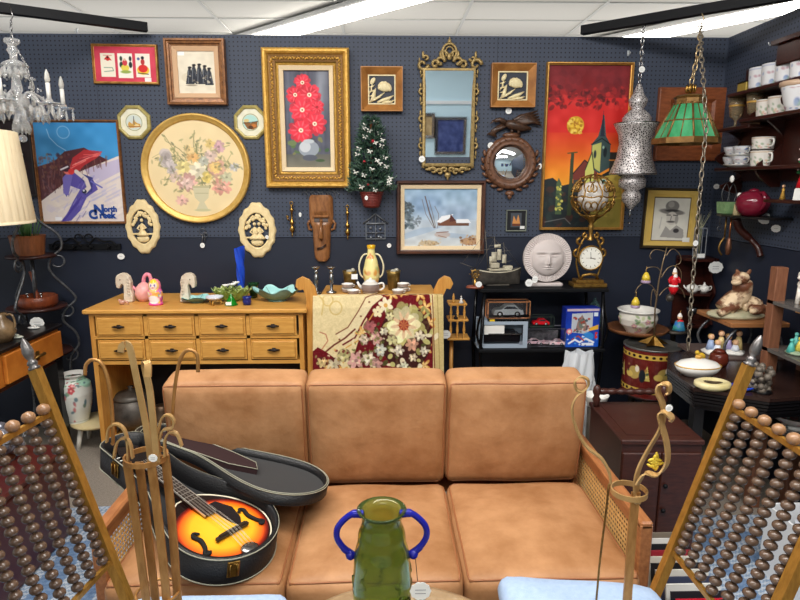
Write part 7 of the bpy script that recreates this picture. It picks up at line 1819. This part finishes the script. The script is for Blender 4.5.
cup(3.425,1.6725,'bottom far cup of the stack on the lowest crockery shelf',g2,x_=cx-.03); cup(3.335,1.6725,'bottom near cup of the stack on the lowest crockery shelf',g2,x_=cx-.03)
plate(3.38,1.720,.085,'upper white fluted dish balanced between the two layers of tea cups')
cup(3.425,1.7265,'top far cup of the stack on the lowest crockery shelf',g2,x_=cx-.03); cup(3.335,1.7265,'top near cup of the stack on the lowest crockery shelf',g2,x_=cx-.03)
mug(3.20,1.666,.07,.040,PNK,'gold trimmed cream cup right of the stacked tea cups','cream cups right of the tea cup stack'); mug(3.20,1.7525,.055,.040,PNK,'cream cup stacked on top of the gold trimmed cup','cream cups right of the tea cup stack')
a = P(747,175,3.15); tg = thing('hanging_tag', 'white egg-shaped tag hanging under the tea cup shelf', 'tag', (WALLX-.19, 3.28, 1.60)); MB().lathe([(0,-.02),(.012,-.01),(.014,.004),(.008,.018),(0,.022)], 16, sx=.8).build('tag', PAPER, tg); MB().tube([(0,0,.02),(.02,0,.064)], .0008, 4).build('string', BLACKM, tg)
for (x, y, r, l, Y_) in ((705,258,0.020,'round white tag under the corner what-not',3.5),(716.5,186.5,.016,'round grey-white tag on the back wall below the cabinet door panel',3.7),(765,218.5,.030,'white oval tag hanging at the end of the bracket shelf',3.0),(776,228.5,.020,'round white tag on the right wall under the bracket shelf',3.1),(121,256.5,.019,'round white tag on the back wall above the left stone horse head',3.79)):
    if x == 705: continue
    q = P(x, y, Y_); XX = min(q.x, WALLX-.012)
    if Y_ < 3.5: q = PX(x, y, WALLX-.012)
    o = [(r*1.2*math.cos(2*PI*i/28)*(1+.04*math.cos(20*PI*i/28)), r*math.sin(2*PI*i/28)*(1+.04*math.cos(20*PI*i/28))) for i in range(28)]
    m = MB().prism(o, -.001, 0); m.box((0,-.0012,0),(r,.0004,r*.06),1); tag(m.build('price_tag', [PAPER, INK], loc=q, rot=(0,0,math.radians(-55) if Y_ < 3.5 else 0)), l, 'price tag')
q = PX(769,45,WALLX-.13); tag(MB().tube([(.13,0,0),(0,0,0),(-.004,0,.014)], .0025, 6).build('peg_hook', mat('zinc_hook', (200,204,206), .35, .7), loc=q), 'long white wire peg hook high on the right wall near the shelf cornice', 'hook')
# things on the bracket shelf
bz = 1.4055
t = thing('green_basket', 'small green planter with wire handles at the far end of the bracket shelf', 'basket', (WALLX-.10, 3.45, bz)); MB().box((0,0,.035),(.075,.085,.065),taper=1.12,bev=0).build('body', mat('green_basket_glaze', (100,140,90), .4, c2=(150,180,130), nscale=30), t)
m = MB()
for s in (-.02,.02): m.tube(smooth_path([(s-.012,0,.065),(s-.022,0,.12),(s,0,.17),(s+.022,0,.12),(s+.012,0,.065)],5), .003, 6)
m.build('wire_handle', IRON, t)
t = thing('maroon_pot', 'shiny round maroon ceramic pot on the bracket shelf', 'pot', (WALLX-.115, 3.19, bz)); MR = mat('maroon_glaze', (112,24,44), .12)
MB().lathe([(0,0),(.045,0),(.075,.03),(.085,.065),(.078,.10),(.055,.125),(.03,.132),(0,.134)], 32).build('body', MR, t); MB().tube(smooth_path([(0,-.05,.12),(0,-.085,.12),(0,-.10,.07),(0,-.07,.035)],5), .010, 10).build('handle', MR, t); MB().lathe([(0,0),(.03,0),(.02,.012),(0,.018)], 16, c=(0,0,.13)).build('lid', MR, t)
t = thing('cream_figurine', 'small cream figurine between green basket and maroon pot', 'figurine', (WALLX-.12, 3.31, bz)); MB().lathe([(0,0),(.026,0),(.022,.05),(.014,.085),(.010,.095),(0,.096)], 16).build('body', CREAM, t); MB().ball((0,0,.108),.015,10).build('head', PORC, t)
for i, (x, z, l, c) in enumerate(((720,3.46,'dark chain handle hanging under the bracket shelf, leftmost',IRON),(726,3.42,'brass-handled ladle hanging from the bracket shelf',OLDBRASS),(731,3.38,'copper-handled brush hanging from the bracket shelf, nearest the bracket',mat('copper', (180,110,70), .3, .9)))):
    q = PX(x, 222, WALLX-.13); t = thing('hanging_utensil', l, 'utensil', (q.x, q.y, 1.392), 0, 'utensils hanging from the bracket shelf'); L_ = (.10,.22,.22)[i]
    MB().tube([(0,0,0),(0,0,-L_*.55)], .005 if i else .003, 8).build('handle', c, t)
    m = MB(); 
    if i == 0: m.tube(arc((0,0,-.072),.012,0,350,12),.003,6)
    elif i == 1: m.tube(smooth_path([(0,0,-.12),(-.02,0,-.15),(-.025,0,-.19),(-.005,0,-.22)],5), .006, 8)
    else: m.lathe([(0,0),(.010,-.01),(.017,-.06),(.012,-.10),(0,-.105)], 12, c=(0,0,-.11))
    m.build('head', c if i != 2 else mat('dark_copper', (120,80,60), .4, .6), t)
# Christmas candle figure
xz = 1.5005; q = PX(790,197,WALLX-.09)
t = thing('christmas_candleholder', 'red and green Christmas figure in a white pot on the small ledge', 'ornament', (q.x, 2.86, xz))
MB().lathe([(0,0),(.038,0),(.034,.05),(.03,.055),(0,.055)], 4, sm=False).build('white_pot', PORC, t)
m = MB(); m.lathe([(0,.055),(.026,.057),(.018,.10),(.010,.125),(0,.13)], 16); m.build('red_cone', mat('christmas_red', (206,24,36), .3), t)
m = MB()
for k_ in range(5):
    for j in range(4): a = j*PI/2+k_*.6; m.ball((.022*math.cos(a)*(1-k_*.13),.022*math.sin(a)*(1-k_*.13),.13+k_*.024), .013-.0012*k_, 8, sc=(1,1,.7))
m.build('green_holly', mat('holly_green', (30,120,66), .4), t); m = MB()
for k_ in range(8): a = k_*2.1; m.ball((.026*math.cos(a),.026*math.sin(a),.125+k_*.016), .006, 6)
m.build('white_and_red_berries', mat('pale_berry', (226,200,196), .3), t); MB().lathe([(0,0),(.010,0),(.008,.02),(0,.035)], 10, c=(0,0,.24)).build('red_tip', mat('christmas_red', (206,24,36), .3), t)
t = thing('gold_angel', 'tiny gold angel figure left of the Christmas figure', 'figurine', (q.x-.005, 2.985, xz)); MB().lathe([(0,0),(.014,0),(.006,.04),(.008,.05),(0,.058)], 10).build('body', GOLD, t); MB().ball((0,0,.064),.008,8).build('head', mat('skin_ceramic', (226,180,140), .4), t)
# corner what-not contents
WX = 1.955
t = thing('etched_glass_vase', 'square clear glass vase with dry grass on the top corner shelf', 'vase', (WX-.01, 3.66, 1.1205)); m = MB(); boxedges(m, .055, .055, .19, .004); m.box((0,0,.006),(.055,.055,.012)); m.build('glass', mat('grey_glass', (170,176,186), .1, trans=.5), t); MB().box((0,-.029,.02),(.045,.002,.025)).build('white_sticker', PAPER, t)
m = MB()
for k_ in range(10): m.tube([(0,0,.01),((RS.rand()-.5)*.02,0,.18),((RS.rand()-.5)*.12,(RS.rand()-.5)*.04,.24+.06*RS.rand())], [.0015,.0015,.0008], 4)
m.build('dry_grass', mat('dry_grass', (150,150,120), .8), t)
def teapot(x, y_, z, s, lab, m_, nm='mini_teapot'):
    t = thing(nm, lab, 'teapot', (x, y_, z)); MB().lathe([(0,0),(.022*s,0),(.036*s,.02*s),(.034*s,.042*s),(.02*s,.052*s),(0,.055*s)], 20, ripple=.03, rn=8).build('body', m_, t); MB().lathe([(0,0),(.016*s,0),(.008*s,.010*s),(.004*s,.014*s),(.006*s,.02*s),(0,.024*s)], 12, c=(0,0,.052*s)).build('lid', m_, t)
    MB().tube([(-.03*s,0,.02*s),(-.05*s,0,.036*s),(-.056*s,0,.05*s)], [.008*s,.005*s,.004*s], 8).build('spout', m_, t); MB().tube(smooth_path([(.03*s,0,.042*s),(.052*s,0,.044*s),(.052*s,0,.022*s),(.03*s,0,.014*s)],4), .0035*s, 6).build('handle', m_, t)
teapot(WX-.035, 3.65, .9055, 1.0, 'left miniature white teapot on the corner shelf', PORC); teapot(WX+.045, 3.66, .9055, .85, 'right miniature white teapot on the corner shelf', PORC)
t = thing('pewter_goblet', 'small pewter goblet on the lowest corner shelf', 'goblet', (WX-.02, 3.66, .7005)); MB().lathe([(0,0),(.03,0),(.006,.01),(.005,.05),(.028,.07),(.034,.11),(.030,.11),(.022,.075),(0,.065)], 20).build('cup', SILVER, t)
t = thing('pewter_dish', 'flat grey pewter pedestal dish beside the swag chain', 'dish', (1.74, 3.48, 0)); MB().lathe([(0,0),(.09,0),(.02,.03),(.015,.68),(.08,.70),(.085,.71),(0,.705)], 24).build('stand', PEW, t)
# ---------------------------------------------------------------- drum, ornament tree, floral bowl
dz0, dz1 = P(651,392,3.25).z, P(651,345,3.25).z; dc = P(651,365,3.25); dr = (P(678,365,3.25).x-P(625,365,3.25).x)/2
t = thing('drum_side_table', 'small dark pedestal stool under the red drum', 'stool', (dc.x, 3.25, 0)); MB().lathe([(0,0),(.13,0),(.03,.04),(.03,dz0-.05),(.12,dz0-.02),(.12,dz0-.001),(0,dz0-.001)], 24).build('stool', BLACKW, t); MB().lathe([(.121,dz0-.018),(.126,dz0-.010),(.121,dz0-.002)], 24).build('rim', BLACKW, t)
cv = CV(0,0,160,46,(98,32,27),2.5); cv.noise(10,3)
for k_ in range(80): cv.line([(k_*2,0),(k_*2,46)],.3,(84,22,22),.6)
for y_ in (6,38): cv.rect(0,y_-2.2,160,y_+2.2,(196,160,70)); 
for k_ in range(27):
    for y_ in (6,38): cv.ell(k_*6+3,y_,1.5,1.3,(30,20,20))
for k_ in range(6):
    x = 13+k_*27; cv.ell(x,22,6,6,(176,150,80)); cv.ell(x-5,24,4,3,(206,176,90)); cv.poly([(x+7,28),(x+12,14),(x+15,28)],(190,170,90)); cv.ell(x+8,24,3,6,(30,34,40)); cv.ell(x+3,18,2,3,(220,210,190)); cv.spray(8,x-8,14,x+14,30,.6,1.6,[(226,206,140),(60,80,60),(150,110,60)],.9)
t = thing('red_drum', 'red and gold painted drum canister behind the wooden trunk', 'drum', (dc.x, 3.25, dz0)); hd = dz1-dz0
painted('drum_shell', cv, lambda u,v: (dr*math.cos(2*PI*u), dr*math.sin(2*PI*u), (1-v)*hd), paintmat('lacquer_paint', .25, .5), t)
MB().lathe([(0,0),(dr,0),(dr+.003,.004),(dr-.002,.008)], 40).build('bottom_rim', BLACKW, t); MB().lathe([(dr-.002,hd-.006),(dr+.004,hd-.002),(dr+.003,hd+.006),(dr-.006,hd+.006),(dr-.012,hd-.004),(0,hd-.004)], 40).build('tin_lid', mat('dull_tin', (130,130,126), .35, .7, c2=(90,92,92), nscale=8), t)
sb = dz1+.0065
t = thing('ornament_tree', 'wire ornament tree on a brass star base standing on the red drum', 'ornament tree', (dc.x+.005, 3.25, sb))
m = MB()
for k_ in range(5):
    a = PI/2+2*PI*k_/5-.3; b = a+PI/5; c_ = a-PI/5; o = (.085*math.cos(a),.085*math.sin(a),0); l_ = (.034*math.cos(b),.034*math.sin(b),0); r_ = (.034*math.cos(c_),.034*math.sin(c_),0)
    m.add([o,l_,(0,0,.05),r_,(0,0,0)], [(0,2,1),(0,3,2),(0,1,4),(0,4,3)])
m.build('star_base', BRASS, t)
oz = lambda x, y: P(x, y, 3.25)-Vector((dc.x+.005,3.25,sb))
WIRE = mat('bronze_wire', (140,120,94), .35, .7)
MB().tube([(0,0,.045)]+[tuple(oz(x,y)) for x, y in ((655,310),(659,280),(663,262),(667,247))], [.005,.005,.0045,.004,.003], 8).build('trunk', WIRE, t)
for ps in ([(666,252),(660,250),(654,250),(650,255),(651,259)], [(666,256),(672,249),(678,252),(681,258),(680,263),(676,265)], [(662,275),(658,268),(650,267),(646,270),(646,275)], [(661,278),(668,268),(676,266),(681,272),(681,280)], [(658,295),(652,286),(645,283),(638,287),(635,293)], [(659,296),(665,289),(674,286),(682,290),(685,298)], [(657,300),(654,290),(652,292),(651,300),(651,306)]):
    MB().tube(smooth_path([oz(x,y) for x, y in ps],5), .0026, 6).build('wire_arm', WIRE, t)
def hangthing(x, y, name, lab, build, cat='ornament'):
    q = P(x, y, 3.235); t = thing(name, lab, cat, q); build(t); MB().tube([(0,0,.0),(0,0,.03)], .001, 4).build('hanger', GOLD, t); return t
YEL = mat('ornament_yellow', (220,190,60), .3); LIL = mat('ornament_lilac', (196,170,200), .3); SKN = mat('skin_ceramic', (226,180,140), .4)
def bellb(t): MB().lathe([(0,0),(.008,-.002),(.020,-.025),(.024,-.045),(0,-.045)], 16).build('yellow_top', YEL, t); MB().lathe([(.023,-.040),(.026,-.056),(.020,-.062),(0,-.062)], 16).build('lilac_base', LIL, t)
hangthing(646.5,272,'bell_ornament','yellow and lilac bell ornament on the upper left wire arm',bellb); hangthing(636,297,'bell_ornament','yellow bell ornament on the lower left wire arm, over the floral bowl',bellb)
def santab(t):
    MB().lathe([(0,-.02),(.018,-.03),(.024,-.055),(.020,-.08),(.026,-.10),(.012,-.13),(0,-.13)], 16).build('red_coat', mat('christmas_red', (206,24,36), .3), t); MB().ball((0,0,-.012),.014,10).build('head', SKN, t); MB().lathe([(.012,-.006),(.008,.01),(0,.02)], 12).build('hat', mat('felt_white', (240,236,230), .7), t)
    MB().ball((0,-.012,-.03),.013,8,sc=(1,.6,1.2)).build('beard', mat('felt_white', (240,236,230), .7), t); MB().lathe([(.021,-.076),(.027,-.082),(.021,-.088)], 16).build('white_trim', mat('felt_white', (240,236,230), .7), t)
    for s in (-1,1): MB().tube([(s*.018,0,-.035),(s*.030,-.004,-.052),(s*.024,-.010,-.066)], .007, 8).build('arm', mat('christmas_red', (206,24,36), .3), t)
hangthing(675,271,'santa_ornament','red and white Santa ornament on the right wire arm',santab)
hangthing(670,294,'silver_bell','round pewter bell ornament below the Santa ornament',lambda t: MB().ball((0,0,-.022),.022,14).tube([(0,0,0),(.0,0,.006)],.004,6).build('bell', PEW, t))
def clown(t):
    MB().lathe([(0,-.02),(.022,-.03),(.030,-.06),(.036,-.08),(0,-.085)], 16, ripple=.06, rn=6).build('blue_skirt', mat('ornament_blue', (40,90,190), .4, c2=(60,150,110), nscale=50), t); MB().ball((0,0,-.008),.014,10).build('head', SKN, t); MB().lathe([(.014,-.002),(.006,.014),(0,.02)],12).build('hat', mat('felt_white', (240,236,230), .7), t); MB().ball((0,-.01,-.028),.014,8,sc=(1.5,.7,.7)).build('red_collar', mat('christmas_red', (206,24,36), .3), t)
q_ = hangthing(680,316,'clown_ornament','blue and red jester ornament hanging between the red drum and the chain',clown)
FB = CV(0,0,90,26,(226,220,208),3); FB.noise(3,5)
for x in (15,45,75):
    FB.spray(26,x-9,6,x+9,22,.8,2,[(150,170,120),(190,200,150),(110,140,100)],.8); 
    for k_ in range(4): FB.flower(x+RS.randn()*5,14+RS.randn()*4,2.4,(214,160,170),(236,210,150),5)
FB.rect(0,23.5,90,24.2,(190,160,100))
t = thing('floral_bowl', 'wide white porcelain bowl with pink roses on the round wooden tray', 'bowl', (tray_x, 3.45, tray_z))
kb = .93*(P(657,316,3.45).x-P(617,316,3.45).x)/2
painted('body', FB, lathefn([(kb*.55,0),(kb*.62,.01),(kb*.92,.05),(kb*1.0,.085),(kb*.93,.118),(kb*.92,.124)]), GLAZE, t)
MB().lathe([(kb*.92,.122),(kb*1.06,.130),(kb*1.07,.137),(kb*1.0,.140),(kb*.88,.128),(kb*.84,.08),(0,.03)], 40).build('rim', PORC, t)
# ---------------------------------------------------------------- dogs sculpture and figurines
DG = mat('cream_brown_dog', (226,200,164), .5, c2=(112,68,46), nscale=13, namt=.25, bump=.3)
sx_, sy_ = 1.88, 3.05; sk = P(750,300,3.05).x-P(749,300,3.05).x
t = thing('dog_group', 'cream and brown sculpture of resting spotted dogs on the pine shelf', 'sculpture', (sx_-.01, sy_, za+.0005)); t.scale = (1.18,1.1,1.12)
dx_ = lambda x: P(x,310,3.0).x-sx_; dz_ = lambda y: P(742,y,3.0).z-za
m = MB(); m.ball((dx_(742),-.02,.012), .11, 16, sc=(1.15,.8,.22))
m.build('rocky_base', mat('green_grey_rock', (160,160,130), .7, c2=(200,190,160), nscale=20, bump=.5), t)
m = MB(); m.tube(smooth_path([(dx_(730),-.04,.04),(dx_(738),-.03,.08),(dx_(744),-.03,.11),(dx_(742),-.05,dz_(285))],5), [.045]*5+[.045]*5+[.04]*5+[.028], 12)
m.tube(smooth_path([(dx_(722),-.08,.03),(dx_(732),-.07,.05),(dx_(740),-.06,.06)],5), .018, 8); m.build('seated_dog_body', DG, t)
m = MB(); m.ball((0,0,0),.032,14,M=TR(dx_(739),-.06,dz_(282)),sc=(1.15,1,.9)); m.ball((0,0,0),.018,10,M=TR(dx_(733),-.085,dz_(285)),sc=(1.3,1,.8)); m.build('seated_dog_head', DG, t)
for s in (-.02,.025): MB().ball((0,0,0),.016,10,M=TR(dx_(741)+s,-.05,dz_(278)) @ RO(s*20,'Y'),sc=(.6,.5,1.3)).build('ear', mat('brown_ear', (120,76,50), .6), t)
m = MB(); m.tube(smooth_path([(dx_(744),-.04,.05),(dx_(752),-.03,.06),(dx_(760),-.02,.04),(dx_(764),-.05,.03)],5), [.03]*5+[.042]*5+[.03]*5+[.02], 12); m.ball((dx_(752),-.09,.05),.028,12,sc=(1.2,1,.8)); m.ball((dx_(747),-.11,.045),.015,8,sc=(1.2,1,.8)); m.build('lying_dog', DG, t)
def figur(x, lab, c1_, y_=2.98, k_=1.0):
    t = thing('porcelain_group', lab, 'figurine', (P(x,350,y_).x, y_, zb+.0005), 0, 'porcelain children groups on the lower tier'); t.scale = (1.3,1.3,1.35)
    MB().lathe([(0,0),(.045*k_,0),(.048*k_,.008),(.03*k_,.018),(0,.02)], 20, ripple=.08, rn=5).build('base', PORC, t)
    for i, (a, b, hh_, c_) in enumerate(((-.018,0,.07,c1_),(.02,-.005,.085,(214,190,130)),(.0,-.02,.05,(220,226,236)))):
        MB().lathe([(0,.015),(.018,.016),(.014,hh_*.5),(.009,hh_*.75),(0,hh_*.8)], 12, c=(a*k_,b,0)).build('dress', mat('fig%d%d' % (i, sum(c_)), c_, .3), t); MB().ball((a*k_,b,hh_*.92),.012,10).build('head', SKN, t); MB().ball((a*k_,b+.003,hh_*.96),.0125,8,sc=(1,1,.8)).build('hair', mat('hair%d' % i, ((190,150,80),(110,70,40),(200,160,90))[i], .5), t)
figur(714.5, 'porcelain children group with blue dress at the left of the lower tier', (150,170,206)); figur(732, 'porcelain children group with violet dress at the right of the lower tier', (170,160,206))
# black table contents
TZ = .7005
def onb(x, y): q = PZ(x, y, TZ); return (q.x, q.y, TZ)
t = thing('oval_tureen', 'white oval lidded casserole with gold trim on the black side table', 'tureen', onb(697,375))
kk = .105
MB().lathe([(0,0),(kk*.6,0),(kk*.9,.025),(kk,.045),(kk*.97,.048),(0,.046)], 40, sy=.7).build('bowl', PORC, t); MB().lathe([(kk*.98,.047),(kk*.8,.064),(kk*.3,.078),(0,.080)], 40, sy=.7).build('lid', PORC, t); MB().lathe([(kk*.985,.046),(kk*1.02,.049),(kk*.985,.052)], 40, sy=.7).build('gold_line', GOLD, t); MB().ball((0,0,.088),.014,12,sc=(1.3,.8,.8)).build('knob', GOLD, t)
t = thing('marble_ashtray', 'round cream marbled ashtray with dark hollow before the tureen', 'ashtray', onb(712,388)); MB().lathe([(0,0),(.06,0),(.078,.012),(.076,.028),(.060,.034),(.052,.030),(.042,.025),(0,.023)], 32, sy=.8).build('dish', mat('cream_marble', (226,214,168), .25, c2=(206,190,130), nscale=10), t); MB().lathe([(0,.0242),(.034,.0248),(.036,.0262),(.02,.027),(0,.0268)], 24, sy=.7, ripple=.25, rn=3).build('dark_hollow', mat('dark_brown_glaze', (60,44,28), .3), t)
t = thing('yellow_bird', 'small yellow bird figure behind the tureen', 'figurine', onb(700,361)); MB().ball((0,0,.022),.022,12,sc=(1.2,.8,1)).build('body', mat('bird_yellow', (216,176,50), .4), t); MB().ball((-.018,0,.044),.012,8).build('head', mat('bird_yellow', (216,176,50), .4), t)
t = thing('blue_dish', 'small cobalt blue dish behind the right chair finial', 'dish', onb(742,389)); MB().lathe([(0,0),(.03,0),(.045,.012),(.042,.014),(0,.005)], 24).build('dish', mat('cobalt_ceramic', (34,74,196), .12), t); MB().lathe([(.041,.0135),(.046,.012),(.044,.016)], 24).build('rim', mat('cobalt_ceramic', (34,74,196), .12), t)
t = thing('brown_candle_jar', 'dark red-brown glass jar between tureen and figurine tier', 'jar', onb(718,366)); MB().lathe([(0,0),(.035,0),(.045,.03),(.04,.06),(.03,.07),(0,.07)], 20).build('jar', mat('amber_glass', (90,36,24), .1), t); MB().lathe([(0,.07),(.032,.07),(.02,.085),(0,.088)], 20).build('lid', mat('amber_glass', (90,36,24), .1), t)
for i, (x, y, l) in enumerate(((752,389,'dark bronze cherub cluster at the back of the black side table'),(762,392,'dark pewter beaded cluster beside the brown wooden post'))):
    t = thing('bronze_cluster', l, 'ornament', onb(x, y)); m = MB(); rs = np.random.RandomState(i)
    for k_ in range(26): m.ball(((rs.rand()-.5)*.06,(rs.rand()-.5)*.05,.012+.10*rs.rand()), .012+.008*rs.rand(), 7)
    m.build('figures', mat('dark_bronze_mix', (60,52,46), .5, .2, c2=(130,120,108), nscale=40), t); MB().lathe([(0,0),(.04,0),(.03,.012),(0,.012)],16).build('base', BLACKW, t)
# etagere contents
t = thing('white_poodle', 'white ceramic poodle on the top shelf at the right edge', 'figurine', (1.875, 2.60, 1.0455)); W_ = mat('poodle_white', (230,222,212), .5, bump=.6, bscale=60)
t.rotation_euler = (0,0,.4)
MB().tube(smooth_path([(.02,0,.03),(.02,0,.07),(0,0,.10)],5), [.035]*5+[.032]*5+[.02], 12).ball((.03,.0,.03),.035,12).build('body', W_, t); m = MB().ball((-.008,0,.130),.026,12); m.ball((-.034,0,.122),.012,8,sc=(1.5,.9,.9)); m.build('head', W_, t); MB().ball((-.004,0,.152),.018,10).build('topknot', W_, t)
for s in (-1,1): MB().ball((.002,s*.022,.122),.012,8,sc=(.7,.6,1.6)).build('ear', W_, t); MB().tube([(-.005,s*.015,.08),(-.012,s*.016,.0)], .010, 8).build('leg', W_, t)
MB().lathe([(.021,.103),(.024,.108),(.021,.112)],16).build('pink_collar', mat('pink_collar', (210,110,120), .4), t)
t = thing('teal_figurine_group', 'small teal and yellow figurine group on the middle shelf at the right edge', 'figurine', (1.86, 2.57, .8205)); MB().ball((0,0,.008),.05,12,sc=(1,1,.25)).build('base', mat('grey_green_base', (150,170,140), .5), t)
for i, (x, y, z, c_) in enumerate(((-.03,0,.03,(90,190,180)),(.0,-.01,.04,(226,206,90)),(.03,0,.03,(226,220,206)),(.01,.03,.05,(110,200,190)))): MB().lathe([(0,0),(.020,0),(.012,.03),(.006,.045),(0,.048)], 10, c=(x,y,z-.02)).ball((x,y,z+.034),.010,8).build('figure', mat('teal%d' % i, c_, .35), t)
def wine(x_, y_, z, lab): t = thing('wine_glass', lab, 'glass', (x_, y_, z), 0, 'clear glasses on the lower etagere shelf'); MB().lathe([(0,0),(.034,0),(.030,.003),(.004,.008),(.004,.07),(.028,.09),(.038,.13),(.036,.16),(.034,.16),(.035,.13),(.024,.09),(0,.078)], 24).build('glass', mat('thin_clear_glass', (236,240,242), .04, trans=.9), t)
wine(1.865,2.58,.4505,'clear stemmed glass on the lower shelf behind the brown post'); wine(1.905,2.47,.4505,'clear stemmed glass on the lower shelf nearest the right edge')
t = thing('pink_plate', 'white and pink floral platter low at the right edge by the glasses', 'platter', (PZ(794,424,.47).x, PZ(794,424,.47).y, .4505)); PP = CV(0,0,40,40,(230,222,216),2); PP.spray(30,4,4,36,36,1,4,[(226,150,150),(236,180,176),(210,120,130)],.6); painted('plate', PP, lambda u,v: (lambda q: (q[0], q[2], .02+.05*min(1,math.hypot(q[0],q[2])/.11)**3))(disc(.11,.11,0)(u,v)), GLAZE, t); MB().lathe([(0,0),(.05,0),(.05,.02),(0,.02)],20).build('foot', PORC, t)
# floor items right: white dish carton and records
t = thing('white_carton', 'open white carton of blue-white plates on the floor under the black side table', 'carton', (1.70, 2.05, 0)); m = MB(); 
for a, b, c_, d in ((-.15,0,.008,.30),(.15,0,.008,.30)): m.box((a,b,.15),(c_,d,.30))
for b in (-.15,.15): m.box((0,b,.15),(.30,.008,.30))
m.box((0,0,.004),(.30,.30,.008)); m.build('carton', mat('white_card', (224,226,228), .7), t)
for k_ in range(5): MB().lathe([(0,0),(.06,0),(.11,.012),(.11,.016),(0,.006)], 28, c=(0,0,.20+.014*k_)).build('plate', mat('blue_white_china', (216,220,232), .15), t)
RC = [(232,230,224),(30,28,32),(224,220,214),(196,30,50),(36,34,40),(228,226,220),(60,66,90),(214,210,200),(28,26,28),(206,200,186),(150,40,50),(30,30,34),(222,220,214),(120,110,96)]
ct_ = thing('record_crate', 'low wooden crate of record sleeves on the floor right of the sofa', 'crate', (.985, 1.68, 0), math.radians(0)); CR_ = mat('crate_wood', (120,84,56), .6, c2=(90,60,40), nscale=10)
m = MB().box((0,0,.006),(.20,.56,.012)); 
for s in (-1,1): m.box((s*.10,0,.09),(.01,.56,.18)); m.box((0,s*.275,.09),(.20,.01,.18))
m.build('crate', CR_, ct_)
for i, c_ in enumerate(RC):
    y_ = 1.445+i*.036
    o = MB().box((0,0,.155),(.176,.006+.004*(i%2),.30)).build('record_sleeve', mat('sleeve%d' % (sum(c_)), c_, .5), loc=(.985, y_, .0165), rot=(math.radians(-14),0,0)); 
    nm_ = ['white','black','cream','crimson','charcoal','ivory','slate blue','beige','jet black','tan','dark red','dark grey','off-white','brown']; tag(o, nm_[i]+' record sleeve in the floor crate, '+('foremost of the row' if i == 0 else 'just behind the '+nm_[i-1]+' one'), 'record', 'record sleeves in the floor crate')
